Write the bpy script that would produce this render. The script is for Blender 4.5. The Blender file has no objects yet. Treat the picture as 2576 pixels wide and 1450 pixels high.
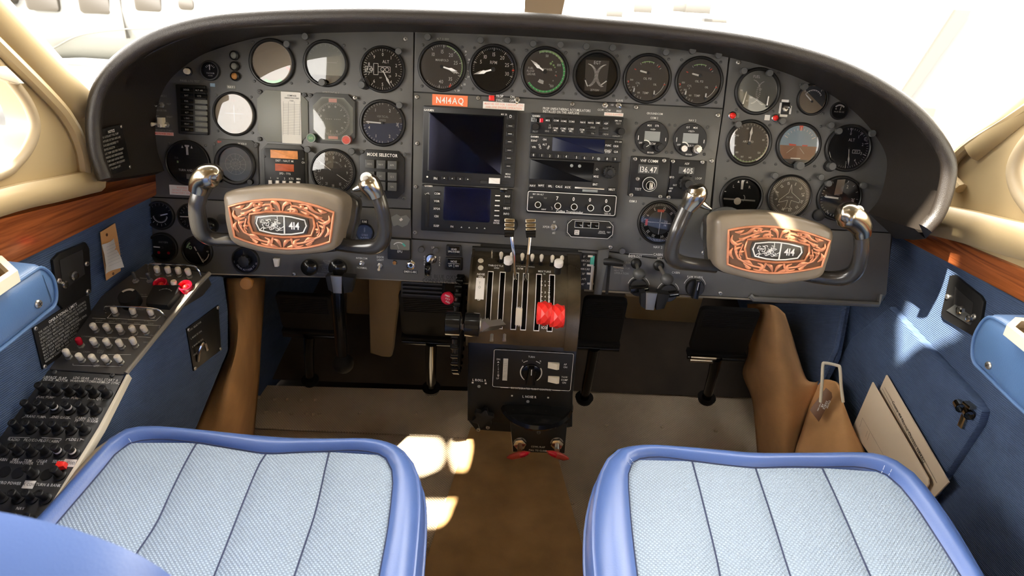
import bpy, math, random
from mathutils import Vector, Matrix
from mathutils.geometry import tessellate_polygon
random.seed(4)
S = bpy.context.scene
COL = S.collection
rad = math.radians
# ---------------------------------------------------------------- camera
FPX, TH, RO = 1700.0, rad(24.0), 0.055
CAM = Vector((0, 0, 1.08))
_F = Vector((0, math.cos(TH), -math.sin(TH)))
_U0 = Vector((0, math.sin(TH), math.cos(TH)))
_X0 = Vector((1, 0, 0))
_R = _X0 * math.cos(RO) + _U0 * math.sin(RO)
_U = -_X0 * math.sin(RO) + _U0 * math.cos(RO)
cam_d = bpy.data.cameras.new('camera')
cam_d.sensor_width = 36.0
cam_d.lens = FPX / 2576 * 36.0
cam_d.clip_start = 0.02
cam_d.dof.use_dof = True
cam_d.dof.focus_distance = 1.28
cam_d.dof.aperture_fstop = 7.0
cam = bpy.data.objects.new('camera', cam_d)
COL.objects.link(cam)
m3 = Matrix((_R, _U, -_F)).transposed()
cam.matrix_world = Matrix.Translation(CAM) @ m3.to_4x4()
S.camera = cam
S.view_settings.view_transform = 'Standard'
S.view_settings.look = 'None'
S.view_settings.gamma = 1.0
S.view_settings.use_curve_mapping = False
S.view_settings.exposure = 0.0
# ---------------------------------------------------------------- sky and sun
W = bpy.data.worlds.new('world')
S.world = W
W.use_nodes = True
wn = W.node_tree
wn.nodes['Background'].inputs[0].default_value = (1.0, 0.955, 0.89, 1)
wn.nodes['Background'].inputs[1].default_value = 19.0
SUN_DIR = Vector((-0.45, -0.45, 0.77)).normalized()      # towards the sun
sl = bpy.data.lights.new('sun', 'SUN')
sl.energy = 42.0
sl.color = (1.0, 0.93, 0.80)
sl.angle = rad(0.6)
so = bpy.data.objects.new('sun', sl)
COL.objects.link(so)
so.rotation_euler = SUN_DIR.to_track_quat('Z', 'Y').to_euler()
S.cycles.max_bounces = 8
S.cycles.transparent_max_bounces = 12
S.cycles.sample_clamp_indirect = 8.0
S.cycles.caustics_reflective = False
S.cycles.caustics_refractive = False


# ---------------------------------------------------------------- frames and picture rays
def ray(px, py):
    return _F + _R * ((px - 1288) / FPX) - _U * ((py - 725) / FPX)


def at(px, py, d):
    return CAM + ray(px, py) * d


class Fr:
    """a flat working plane: origin o, axes x, y and normal z"""
    def __init__(s, o, x, y):
        s.o = Vector(o); s.x = Vector(x).normalized()
        z = s.x.cross(Vector(y)).normalized()
        s.z = z; s.y = z.cross(s.x)

    def hit(s, px, py, w=0.0):
        d = ray(px, py)
        t = ((s.o + s.z * w) - CAM).dot(s.z) / d.dot(s.z)
        p = CAM + d * t - s.o
        return (p.dot(s.x), p.dot(s.y))

    def hits(s, pts, w=0.0):
        return [s.hit(a, b, w) for a, b in pts]

    def h3(s, px, py, w=0.0):
        u, v = s.hit(px, py, w)
        return (u, v, w)

    def wp(s, u, v, w=0.0):
        return s.o + s.x * u + s.y * v + s.z * w

    def sub(s, u, v, w=0.0, rot=0.0, tx=0.0, ty=0.0):
        x = s.x * math.cos(rot) + s.y * math.sin(rot)
        y = s.y * math.cos(rot) - s.x * math.sin(rot)
        if tx:
            q = Matrix.Rotation(tx, 3, x); y = q @ y
        if ty:
            q = Matrix.Rotation(ty, 3, y); x = q @ x
        return Fr(s.wp(u, v, w), x, y)

    def at(s, px, py, w=0.0, rot=0.0, **k):
        u, v = s.hit(px, py, w)
        return s.sub(u, v, w, rot, **k)

    def mpp(s, px, py, w=0.0):
        a = Vector(s.hit(px - 10, py, w)); b = Vector(s.hit(px + 10, py, w))
        return (a - b).length / 20

    def mat(s):
        return Matrix.Translation(s.o) @ Matrix((s.x, s.y, s.z)).transposed().to_4x4()


TILT = rad(10.0)
PAN = Fr(at(1288, 360, 1.283), (1, 0, 0), (0, math.sin(TILT), math.cos(TILT)))
_lx = Vector((0.13, 0.99, 0)).normalized()
LW = Fr((-0.712, 1.27, 0.6), _lx, (0, 0, 1))
RW = Fr((0.80, 1.27, 0.6), (0.10, -0.995, 0), (0, 0, 1))
CT = rad(26)
CON = Fr(at(180, 1050, 1.06), (1, 0, 0), (0, math.cos(CT), math.sin(CT)))
FL = Fr((0, 0, 0), (1, 0, 0), (0, 1, 0))
ST = rad(11.6)
LS = Fr(at(690, 1110, 1.06), (1, 0, 0), (0, math.cos(ST), math.sin(ST)))
RS = Fr(at(1840, 1150, 1.08), (1, 0, 0), (0, math.cos(ST), math.sin(ST)))
# ---------------------------------------------------------------- materials
MATS = {}


def mat(name, col, rough=0.5, metal=0.0, bump=None, var=0.0, vscale=8.0, emit=None, coat=0.0, spec=0.5, alpha=None):
    """bump: (kind, scale, strength); var: mottling amount"""
    m = bpy.data.materials.new(name)
    m.use_nodes = True
    nt = m.node_tree
    b = nt.nodes['Principled BSDF']
    b.inputs['Base Color'].default_value = (*col, 1)
    b.inputs['Roughness'].default_value = rough
    b.inputs['Metallic'].default_value = metal
    b.inputs['Coat Weight'].default_value = coat
    b.inputs['Coat Roughness'].default_value = 0.12
    b.inputs['Specular IOR Level'].default_value = spec
    if emit:
        b.inputs['Emission Color'].default_value = (*emit[0], 1)
        b.inputs['Emission Strength'].default_value = emit[1]
    tc = nt.nodes.new('ShaderNodeTexCoord')
    if var:
        n = nt.nodes.new('ShaderNodeTexNoise')
        n.inputs['Scale'].default_value = vscale
        n.inputs['Detail'].default_value = 5
        nt.links.new(tc.outputs['Object'], n.inputs['Vector'])
        mx = nt.nodes.new('ShaderNodeMix'); mx.data_type = 'RGBA'
        mx.inputs[6].default_value = (*[c * (1 - var) for c in col], 1)
        mx.inputs[7].default_value = (*[min(1, c * (1 + var)) for c in col], 1)
        cr = nt.nodes.new('ShaderNodeMapRange')
        cr.inputs[1].default_value = 0.3; cr.inputs[2].default_value = 0.7
        nt.links.new(n.outputs['Fac'], cr.inputs[0])
        nt.links.new(cr.outputs[0], mx.inputs[0])
        nt.links.new(mx.outputs[2], b.inputs['Base Color'])
    if bump:
        kind, sc, st = bump
        bp = nt.nodes.new('ShaderNodeBump')
        bp.inputs['Strength'].default_value = st
        bp.inputs['Distance'].default_value = 0.001
        mp = nt.nodes.new('ShaderNodeMapping')
        nt.links.new(tc.outputs['Object'], mp.inputs['Vector'])
        if kind == 'noise':
            t = nt.nodes.new('ShaderNodeTexNoise'); t.inputs['Detail'].default_value = 3
            t.inputs['Scale'].default_value = sc
            nt.links.new(mp.outputs[0], t.inputs['Vector'])
            nt.links.new(t.outputs['Fac'], bp.inputs['Height'])
        elif kind == 'leather':
            t = nt.nodes.new('ShaderNodeTexVoronoi'); t.inputs['Scale'].default_value = sc
            nt.links.new(mp.outputs[0], t.inputs['Vector'])
            nt.links.new(t.outputs['Distance'], bp.inputs['Height'])
        elif kind == 'weave':       # crossed sine ridges: basket cloth / tread
            w1 = nt.nodes.new('ShaderNodeTexWave'); w2 = nt.nodes.new('ShaderNodeTexWave')
            w1.bands_direction = 'X'; w2.bands_direction = 'Y'
            for w in (w1, w2):
                w.inputs['Scale'].default_value = sc; w.inputs['Distortion'].default_value = 0.4
                w.inputs['Detail'].default_value = 1
                nt.links.new(mp.outputs[0], w.inputs['Vector'])
            mp.inputs['Rotation'].default_value = (0, 0, 0.785)
            mm = nt.nodes.new('ShaderNodeMath'); mm.operation = 'MULTIPLY'
            nt.links.new(w1.outputs['Fac'], mm.inputs[0]); nt.links.new(w2.outputs['Fac'], mm.inputs[1])
            nt.links.new(mm.outputs[0], bp.inputs['Height'])
            # threads are a touch lighter on their crowns
            src = b.inputs['Base Color'].links[0].from_socket if b.inputs['Base Color'].links else None
            m2 = nt.nodes.new('ShaderNodeMix'); m2.data_type = 'RGBA'; m2.blend_type = 'MULTIPLY'
            m2.inputs[0].default_value = 1.0
            if src: nt.links.new(src, m2.inputs[6])
            else: m2.inputs[6].default_value = (*col, 1)
            r2 = nt.nodes.new('ShaderNodeMapRange'); r2.inputs[3].default_value = 0.72; r2.inputs[4].default_value = 1.12
            nt.links.new(mm.outputs[0], r2.inputs[0]); nt.links.new(r2.outputs[0], m2.inputs[7])
            nt.links.new(m2.outputs[2], b.inputs['Base Color'])
        elif kind == 'rib':         # ribbed upholstery cloth
            t = nt.nodes.new('ShaderNodeTexWave'); t.inputs['Scale'].default_value = sc
            t.bands_direction = 'Y'; t.inputs['Distortion'].default_value = 1.5
            t.inputs['Detail'].default_value = 2; t.inputs['Detail Scale'].default_value = 6
            nt.links.new(mp.outputs[0], t.inputs['Vector'])
            nt.links.new(t.outputs['Fac'], bp.inputs['Height'])
        nt.links.new(bp.outputs['Normal'], b.inputs['Normal'])
    MATS[name] = m
    return m


mat('panel_paint', (0.095, 0.092, 0.084), 0.42, bump=('noise', 1500, 0.16), var=0.10, vscale=14)
mat('panel_edge', (0.30, 0.27, 0.22), 0.35, 0.4)
mat('hood_vinyl', (0.021, 0.0165, 0.013), 0.40, bump=('leather', 900, 0.25), var=0.15, vscale=6)
mat('black', (0.011, 0.0105, 0.010), 0.42, bump=('noise', 1500, 0.1), spec=0.35)
mat('black_gloss', (0.007, 0.007, 0.007), 0.14, spec=0.3)
mat('black_matte', (0.012, 0.011, 0.010), 0.75)
mat('dial_black', (0.011, 0.011, 0.011), 0.8, spec=0.2)
mat('dial_brown', (0.075, 0.066, 0.055), 0.7)
mat('dial_tan', (0.30, 0.24, 0.17), 0.7)
mat('dial_grey', (0.20, 0.20, 0.17), 0.7)
mat('dial_sky', (0.30, 0.42, 0.52), 0.7)
mat('dial_earth', (0.30, 0.15, 0.09), 0.7)
mat('dial_blue', (0.035, 0.045, 0.085), 0.6)
mat('dial_navy', (0.03, 0.035, 0.04), 0.5)
mat('bezel_grey', (0.07, 0.07, 0.066), 0.45)
mat('cover_grey', (0.20, 0.20, 0.17), 0.5)
mat('print', (0.78, 0.76, 0.70), 0.6)
mat('print_dim', (0.33, 0.32, 0.29), 0.6)
mat('print_red', (0.75, 0.10, 0.06), 0.6)
mat('print_pale_red', (0.80, 0.42, 0.34), 0.6)
mat('print_green', (0.10, 0.55, 0.16), 0.6)
mat('print_lime', (0.36, 0.55, 0.22), 0.6)
mat('print_teal', (0.10, 0.55, 0.42), 0.6)
mat('print_black', (0.02, 0.02, 0.02), 0.6)
mat('needle', (0.92, 0.90, 0.84), 0.5)
mat('paper', (0.74, 0.71, 0.64), 0.8)
mat('label_white', (0.82, 0.77, 0.70), 0.6)
mat('label_pink', (0.80, 0.45, 0.38), 0.6)
mat('label_orange', (0.90, 0.20, 0.07), 0.5)
mat('screen_black', (0.003, 0.0035, 0.005), 0.2, spec=0.15)
mat('screen_navy', (0.006, 0.009, 0.030), 0.25, spec=0.2)
mat('lcd', (0.24, 0.25, 0.24), 0.3)
mat('amber', (0.75, 0.30, 0.10), 0.35, var=0.25, vscale=60)
mat('red_amber', (0.55, 0.11, 0.04), 0.35, var=0.2, vscale=60)
mat('screw_metal', (0.38, 0.36, 0.32), 0.32, 0.85)
mat('chrome', (0.75, 0.72, 0.66), 0.16, 1.0)
mat('bronze_chrome', (0.40, 0.35, 0.27), 0.20, 1.0, coat=0.3)
mat('steel', (0.50, 0.47, 0.42), 0.35, 0.9)
mat('brushed', (0.42, 0.40, 0.36), 0.35, 0.9, bump=('noise', 400, 0.15))
mat('red_plastic', (0.80, 0.025, 0.018), 0.34)
mat('red_lens', (0.55, 0.01, 0.03), 0.12)
mat('red_dim', (0.45, 0.05, 0.03), 0.4)
mat('green_lens', (0.03, 0.12, 0.04), 0.3)
mat('orange_knob', (0.42, 0.19, 0.05), 0.5)
mat('ivory', (0.80, 0.71, 0.55), 0.38)
mat('ivory_grey', (0.60, 0.55, 0.45), 0.5)
mat('yoke_vinyl', (0.215, 0.172, 0.122), 0.36, bump=('noise', 500, 0.1), var=0.12, vscale=12)
mat('yoke_black', (0.032, 0.029, 0.025), 0.26, coat=0.3)
mat('copper', (0.62, 0.24, 0.12), 0.38, 0.35, var=0.25, vscale=40)
mat('copper_dark', (0.16, 0.075, 0.035), 0.5, 0.2)
mat('side_blocker', (0.36, 0.34, 0.29), 0.7)  # for the added wall that holds back light on the right
mat('badge_dark', (0.045, 0.04, 0.03), 0.35)
mat('badge_white', (0.75, 0.74, 0.70), 0.4)
mat('quad_paint', (0.11, 0.088, 0.058), 0.26, 0.65, bump=('noise', 250, 0.2), var=0.4, vscale=22)
mat('ped_black', (0.010, 0.0095, 0.009), 0.30, bump=('noise', 300, 0.05))
mat('console_paint', (0.075, 0.070, 0.062), 0.40, bump=('noise', 1200, 0.12), var=0.12)
mat('breaker_paint', (0.030, 0.029, 0.028), 0.42, bump=('noise', 1200, 0.1))
mat('cream', (0.42, 0.315, 0.165), 0.42, bump=('noise', 600, 0.05), var=0.05, vscale=3)
mat('cream_dark', (0.36, 0.28, 0.17), 0.5)
mat('cream_plastic', (0.74, 0.66, 0.50), 0.4)
mat('canvas', (0.50, 0.27, 0.11), 0.85, bump=('noise', 500, 0.35), var=0.22, vscale=9)
mat('bulkhead', (0.34, 0.25, 0.14), 0.85, var=0.15, vscale=5)
mat('carpet_tan', (0.56, 0.33, 0.13), 0.95, bump=('noise', 700, 0.9), var=0.18, vscale=12)
mat('tread', (0.74, 0.59, 0.41), 0.42, 0.05, bump=('weave', 62, 1.0), var=0.22, vscale=5)
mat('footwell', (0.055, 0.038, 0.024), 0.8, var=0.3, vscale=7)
mat('blue_fabric', (0.050, 0.082, 0.155), 0.85, bump=('rib', 90, 0.7), var=0.10, vscale=30)
mat('blue_leather', (0.085, 0.150, 0.38), 0.34, bump=('leather', 420, 0.07), var=0.08, vscale=5)
mat('armrest_blue', (0.085, 0.165, 0.32), 0.38, bump=('leather', 500, 0.15), var=0.14, vscale=9)
mat('seat_fabric', (0.37, 0.46, 0.56), 0.9, bump=('weave', 75, 1.0), var=0.05, vscale=5)
mat('seam', (0.03, 0.04, 0.09), 0.8)
mat('thread', (0.62, 0.68, 0.80), 0.7)
mat('tag_orange', (0.72, 0.38, 0.14), 0.7)
mat('folder', (0.62, 0.50, 0.36), 0.6)
mat('hangar_white', (0.13, 0.129, 0.123), 0.5)
mat('hangar_rib', (0.045, 0.042, 0.036), 0.6)
mat('hangar_dark', (0.10, 0.09, 0.075), 0.6)
mat('window_dark', (0.022, 0.018, 0.013), 0.3)
mat('apron', (0.13, 0.125, 0.115), 0.8, var=0.1, vscale=0.4)
mat('rubber', (0.010, 0.009, 0.008), 0.8, spec=0.2)

# wood veneer
m = mat('wood', (0.34, 0.09, 0.025), 0.25, coat=0.5)
nt = m.node_tree
b = nt.nodes['Principled BSDF']
tc = nt.nodes.new('ShaderNodeTexCoord'); mp = nt.nodes.new('ShaderNodeMapping')
mp.inputs['Scale'].default_value = (3, 60, 60)
n = nt.nodes.new('ShaderNodeTexNoise'); n.inputs['Scale'].default_value = 1.6; n.inputs['Detail'].default_value = 6
n.inputs['Distortion'].default_value = 1.2
cr = nt.nodes.new('ShaderNodeValToRGB')
cr.color_ramp.elements[0].position = 0.3; cr.color_ramp.elements[0].color = (0.13, 0.030, 0.010, 1)
cr.color_ramp.elements[1].position = 0.72; cr.color_ramp.elements[1].color = (0.42, 0.12, 0.032, 1)
nt.links.new(tc.outputs['Object'], mp.inputs['Vector']); nt.links.new(mp.outputs[0], n.inputs['Vector'])
nt.links.new(n.outputs['Fac'], cr.inputs[0]); nt.links.new(cr.outputs[0], b.inputs['Base Color'])


# instrument glass: clear with a fresnel sheen
def glass(name, ior, tint=(1, 1, 1), rough=0.015):
    m = bpy.data.materials.new(name); m.use_nodes = True
    nt = m.node_tree
    for nd in list(nt.nodes): nt.nodes.remove(nd)
    out = nt.nodes.new('ShaderNodeOutputMaterial'); mx = nt.nodes.new('ShaderNodeMixShader')
    tr = nt.nodes.new('ShaderNodeBsdfTransparent'); gl = nt.nodes.new('ShaderNodeBsdfGlossy'); fr = nt.nodes.new('ShaderNodeFresnel')
    tr.inputs[0].default_value = (*tint, 1); gl.inputs['Roughness'].default_value = rough
    fr.inputs['IOR'].default_value = ior
    nt.links.new(fr.outputs[0], mx.inputs[0]); nt.links.new(tr.outputs[0], mx.inputs[1]); nt.links.new(gl.outputs[0], mx.inputs[2])
    nt.links.new(mx.outputs[0], out.inputs[0])
    MATS[name] = m


glass('glass', 1.52)
glass('screen_glass', 1.12, (0.8, 0.8, 0.9), 0.06)
glass('window_glass', 1.04)
glass('clear_plastic', 1.25, (0.96, 0.96, 0.96), 0.05)

# ---------------------------------------------------------------- glyphs
_G = {}


def glyph(ch, bold):
    k = (ch, bold)
    if k not in _G:
        cu = bpy.data.curves.new('g', 'FONT')
        cu.body = ch; cu.size = 1.0; cu.resolution_u = 2; cu.offset = 0.020 if bold else 0.006
        ob = bpy.data.objects.new('g', cu)
        me = bpy.data.meshes.new_from_object(ob)
        vs = [(v.co.x, v.co.y) for v in me.vertices]
        fs = [tuple(p.vertices) for p in me.polygons]
        if vs:
            x0 = min(v[0] for v in vs); x1 = max(v[0] for v in vs)
            vs = [(x - x0, y) for x, y in vs]
        else:
            x0 = x1 = 0
        _G[k] = (vs, fs, x1 - x0)
        bpy.data.objects.remove(ob); bpy.data.meshes.remove(me); bpy.data.curves.remove(cu)
    return _G[k]


# ---------------------------------------------------------------- mesh builder
class MB:
    def __init__(s, m='black'):
        s.v = []; s.f = []; s.k = []; s.ms = []; s.T = Matrix.Identity(4)
        s.c = 0
        s.m(m)

    def m(s, name):
        if name not in s.ms: s.ms.append(name)
        s.c = s.ms.index(name)
        return s

    def add(s, vs, fs):
        o = len(s.v)
        T = s.T
        s.v.extend([T @ Vector(p) for p in vs])
        s.f.extend([tuple(i + o for i in f) for f in fs])
        s.k.extend([s.c] * len(fs))
        return s

    def poly(s, pts, w=0.0):
        return s.add([(p[0], p[1], w) for p in pts], [tuple(range(len(pts)))])

    def holed(s, outer, hole, w=0.0, back=None):
        n = len(outer)
        tris = tessellate_polygon([[Vector((*p, 0)) for p in outer], [Vector((*p, 0)) for p in hole]])
        pts = list(outer) + list(hole)
        s.add([(p[0], p[1], w) for p in pts], [tuple(t) for t in tris])
        if back is not None:
            s.add([(p[0], p[1], back) for p in pts], [tuple(reversed(t)) for t in tris])
            for a, e in ((0, n), (n, len(pts))):
                k = e - a
                vs = [(p[0], p[1], w) for p in pts[a:e]] + [(p[0], p[1], back) for p in pts[a:e]]
                s.add(vs, [(i, (i + 1) % k, k + (i + 1) % k, k + i) for i in range(k)])
        return s

    def prism(s, pts, w0, w1, bev=0.0):
        """outline extruded from w0 up to w1, top edge chamfered by bev"""
        n = len(pts)
        cx = sum(p[0] for p in pts) / n; cy = sum(p[1] for p in pts) / n
        rings = [(w0, 0.0), (w1, 0.0)] if bev <= 0 else [(w0, 0), (w1 - bev, 0), (w1 - bev * 0.3, bev * 0.3), (w1, bev)]
        vs = []
        for w, ins in rings:
            for i, p in enumerate(pts):
                if ins:
                    a = Vector(pts[i - 1]); c = Vector(pts[(i + 1) % n]); q = Vector(p)
                    t = (c - a)
                    nn = Vector((-t.y, t.x))
                    if nn.length: nn.normalize()
                    if nn.dot(Vector((cx, cy)) - q) < 0: nn = -nn
                    q = q + nn * ins
                    vs.append((q.x, q.y, w))
                else:
                    vs.append((p[0], p[1], w))
        area = sum(pts[i][0] * pts[(i + 1) % n][1] - pts[(i + 1) % n][0] * pts[i][1] for i in range(n))
        fs = []
        for r in range(len(rings) - 1):
            for i in range(n):
                j = (i + 1) % n
                f = (r * n + i, r * n + j, (r + 1) * n + j, (r + 1) * n + i)
                fs.append(f if area > 0 else f[::-1])
        top = tuple((len(rings) - 1) * n + i for i in range(n)); bot = tuple(range(n))[::-1]
        if area < 0: top = top[::-1]; bot = bot[::-1]
        fs += [top, bot]
        return s.add(vs, fs)

    def box(s, cx, cy, w0, sx, sy, w1, bev=0.0, r=0.0, n=3):
        return s.prism(rrect(cx, cy, sx, sy, r, n) if r else [(cx - sx / 2, cy - sy / 2), (cx + sx / 2, cy - sy / 2), (cx + sx / 2, cy + sy / 2), (cx - sx / 2, cy + sy / 2)], w0, w1, bev)

    def lathe(s, cx, cy, prof, n=32, cap=True):
        vs = []; fs = []
        for r, w in prof:
            for i in range(n):
                a = 2 * math.pi * i / n
                vs.append((cx + r * math.cos(a), cy + r * math.sin(a), w))
        for k in range(len(prof) - 1):
            for i in range(n):
                j = (i + 1) % n
                fs.append((k * n + i, k * n + j, (k + 1) * n + j, (k + 1) * n + i))
        if cap and prof[-1][0] > 1e-6: fs.append(tuple((len(prof) - 1) * n + i for i in range(n)))
        return s.add(vs, fs)

    def disc(s, cx, cy, r, w, n=32):
        return s.poly(circ(cx, cy, r, n), w)

    def arc(s, cx, cy, r0, r1, a0, a1, w, n=None):
        """annular sector, angles in degrees clockwise from 12 o'clock"""
        n = n or max(2, int(abs(a1 - a0) / 8))
        vs = []
        for i in range(n + 1):
            a = rad(a0 + (a1 - a0) * i / n)
            vs.append((cx + r0 * math.sin(a), cy + r0 * math.cos(a), w)); vs.append((cx + r1 * math.sin(a), cy + r1 * math.cos(a), w))
        fs = [(2 * i, 2 * i + 1, 2 * i + 3, 2 * i + 2) for i in range(n)]
        return s.add(vs, fs)

    def line(s, a, b, t, w=0.0):
        a = Vector(a[:2]); b = Vector(b[:2]); d = (b - a)
        if d.length < 1e-9: return s
        q = Vector((-d.y, d.x)).normalized() * t / 2
        return s.poly([a - q, b - q, b + q, a + q], w)

    def lines(s, pts, t, w=0.0, closed=False):
        for i in range(len(pts) - (0 if closed else 1)):
            s.line(pts[i], pts[(i + 1) % len(pts)], t, w)
        return s

    def tube(s, pts, r, n=8, closed=False, cap=True, flat=None):
        """r: number or list; flat: (axis vector, factor) squashes the section along the axis"""
        P = [Vector(p) for p in pts]
        k = len(P)
        rr = r if isinstance(r, (list, tuple)) else [r] * k
        T = []
        for i in range(k):
            a = P[i - 1] if (i > 0 or closed) else P[i]
            c = P[(i + 1) % k] if (i < k - 1 or closed) else P[i]
            t = c - a
            T.append(t.normalized() if t.length else Vector((0, 0, 1)))
        up = Vector((0, 0, 1)) if abs(T[0].z) < 0.9 else Vector((1, 0, 0))
        nrm = (up - T[0] * up.dot(T[0])).normalized()
        vs = []
        for i in range(k):
            nrm = (nrm - T[i] * nrm.dot(T[i])).normalized()
            bi = T[i].cross(nrm)
            for j in range(n):
                a = 2 * math.pi * j / n
                o = (nrm * math.cos(a) + bi * math.sin(a)) * rr[i]
                if flat:
                    ax = Vector(flat[0]).normalized(); o = o - ax * o.dot(ax) * (1 - flat[1])
                vs.append(P[i] + o)
        fs = []
        for i in range(k if closed else k - 1):
            i2 = (i + 1) % k
            for j in range(n):
                j2 = (j + 1) % n
                fs.append((i * n + j, i * n + j2, i2 * n + j2, i2 * n + j))
        if cap and not closed:
            fs.append(tuple(range(n))[::-1]); fs.append(tuple((k - 1) * n + j for j in range(n)))
        return s.add(vs, fs)

    def loft(s, rings, closed=True, caps=False):
        n = len(rings[0]); vs = [p for r in rings for p in r]; fs = []
        for k in range(len(rings) - 1):
            for i in range(n if closed else n - 1):
                j = (i + 1) % n
                fs.append((k * n + i, k * n + j, (k + 1) * n + j, (k + 1) * n + i))
        if caps:
            fs.append(tuple(range(n))[::-1]); fs.append(tuple((len(rings) - 1) * n + i for i in range(n)))
        return s.add(vs, fs)

    def text(s, t, x, y, h, w=0.0, rot=0.0, al='c', bold=False, sx=0.84, sp=0.13, fit=None):
        """h: cap height"""
        k = h / 0.70
        adv = []; X = 0
        for ch in t:
            if ch == ' ':
                X += 0.34; continue
            vs, fs, wd = glyph(ch, bold)
            adv.append((ch, X)); X += wd + sp * 0.8
        X -= sp * 0.8
        if fit and X * k * sx > fit: sx = fit / (X * k)
        off = {'c': -X / 2, 'l': 0, 'r': -X}[al]
        c, q = math.cos(rot), math.sin(rot)
        for ch, xx in adv:
            vs, fs, wd = glyph(ch, bold)
            out = []
            for vx, vy in vs:
                a = (vx + xx + off) * k * sx; bb = (vy - 0.35) * k
                out.append((x + a * c - bb * q, y + a * q + bb * c, w))
            s.add(out, fs)
        return s

    def ball(s, c, r, n=12, sc=(1, 1, 1)):
        vs = []; fs = []
        h = n // 2
        for i in range(h + 1):
            ph = math.pi * i / h
            for j in range(n):
                a = 2 * math.pi * j / n
                vs.append((c[0] + r * sc[0] * math.sin(ph) * math.cos(a), c[1] + r * sc[1] * math.sin(ph) * math.sin(a), c[2] - r * sc[2] * math.cos(ph)))
        for i in range(h):
            for j in range(n):
                j2 = (j + 1) % n
                fs.append((i * n + j, i * n + j2, (i + 1) * n + j2, (i + 1) * n + j))
        return s.add(vs, fs)

    def build(s, name, parent=None, fr=None, sharp=38, sub=0, **kw):
        if not s.v: return None
        me = bpy.data.meshes.new(name)
        me.from_pydata([tuple(v) for v in s.v], [], s.f)
        for q in s.ms: me.materials.append(MATS[q])
        me.polygons.foreach_set('material_index', s.k)
        me.validate(); me.update()
        if sharp:
            me.shade_smooth(); me.set_sharp_from_angle(angle=rad(sharp))
        o = bpy.data.objects.new(name, me)
        COL.objects.link(o)
        if parent is not None: o.parent = parent
        if fr is not None: o.matrix_world = fr.mat()
        if sub:
            md = o.modifiers.new('smooth', 'SUBSURF'); md.levels = md.render_levels = sub
        if 'lettering' in name or name == 'dial_markings': o['kind'] = 'stuff'
        for a, bb in kw.items(): o[a] = bb
        return o


def circ(cx, cy, r, n=32, ph=0.0):
    return [(cx + r * math.cos(2 * math.pi * i / n + ph), cy + r * math.sin(2 * math.pi * i / n + ph)) for i in range(n)]


def rrect(cx, cy, sx, sy, r, n=3):
    out = []
    for qx, qy, a0 in ((1, 1, 0), (-1, 1, 90), (-1, -1, 180), (1, -1, 270)):
        for i in range(n + 1):
            a = rad(a0 + 90 * i / n)
            out.append((cx + qx * (sx / 2 - r) + r * math.cos(a), cy + qy * (sy / 2 - r) + r * math.sin(a)))
    return out


def octa(cx, cy, sx, sy, c):
    hx, hy = sx / 2, sy / 2
    return [(cx + hx, cy - hy + c), (cx + hx, cy + hy - c), (cx + hx - c, cy + hy), (cx - hx + c, cy + hy),
            (cx - hx, cy + hy - c), (cx - hx, cy - hy + c), (cx - hx + c, cy - hy), (cx + hx - c, cy - hy)]


def smooth(pts, n=6, closed=False):
    """Catmull-Rom through the points"""
    P = [Vector(p) for p in pts]; k = len(P); out = []
    for i in range(k if closed else k - 1):
        p1, p2 = P[i], P[(i + 1) % k]
        p0 = P[i - 1] if (closed or i > 0) else p1 * 2 - p2
        p3 = P[(i + 2) % k] if (closed or i + 2 < k) else p2 * 2 - p1
        for j in range(n):
            t = j / n
            out.append(0.5 * (2 * p1 + (p2 - p0) * t + (2 * p0 - 5 * p1 + 4 * p2 - p3) * t * t + (3 * p1 - p0 - 3 * p2 + p3) * t ** 3))
    if not closed: out.append(P[-1])
    return out


def thing(name, label, cat, fr, group=None):
    o = bpy.data.objects.new(name, None)
    COL.objects.link(o)
    o.empty_display_size = 0.02
    o.matrix_world = fr.mat()
    o['label'] = label; o['category'] = cat
    if group: o['group'] = group
    return o


def screws(par, fr, pts, r=0.0035, m='screw_metal', w=0.0, name='screw'):
    """pan-head screws at local points, one part each, sharing a mesh"""
    me = None
    for x, y in pts:
        if me is None:
            q = MB(m).lathe(0, 0, [(r, 0), (r, r * 0.35), (r * 0.75, r * 0.6), (r * 0.3, r * 0.66), (0.0001, r * 0.66)], 10)
            q.m('black_matte').line((-r * 0.55, 0), (r * 0.55, 0), r * 0.22, r * 0.69).line((0, -r * 0.55), (0, r * 0.55), r * 0.22, r * 0.69)
            o = q.build(name, par); me = o.data
        else:
            o = bpy.data.objects.new(name, me); COL.objects.link(o); o.parent = par
        o.location = (x, y, w)
        o.rotation_euler = (0, 0, random.random() * 3)


def toggle(par, x, y, w=0.0, L=0.016, lean=(0, 0.4), m='chrome', r=0.0022, nut=0.0055, name='toggle_switch'):
    """bat-handle toggle on a threaded collar; one part"""
    q = MB('screw_metal')
    q.prism(circ(x, y, nut, 6), w, w + nut * 0.35, nut * 0.1)
    q.lathe(x, y, [(nut * 0.68, w), (nut * 0.68, w + nut * 0.75), (nut * 0.4, w + nut * 0.78)], 12)
    d = Vector((lean[0], lean[1], 1)).normalized()
    p0 = Vector((x, y, w + nut * 0.4))
    q.m(m)
    q.tube([p0, p0 + d * L * 0.35, p0 + d * L * 0.7, p0 + d * L * 0.93, p0 + d * L], [r * 0.6, r * 0.8, r * 1.25, r * 1.25, r * 0.7], 10)
    return q.build(name, par)
# ================================================================ the setting
def struct(name, mb, fr=None, **k):
    return mb.build(name, None, fr, kind='structure', **k)


# ---- floor: tread plates, aisle carpet, dark footwell
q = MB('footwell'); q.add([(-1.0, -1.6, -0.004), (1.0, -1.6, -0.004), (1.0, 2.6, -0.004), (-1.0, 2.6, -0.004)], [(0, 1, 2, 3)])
floor = struct('floor', q)


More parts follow.
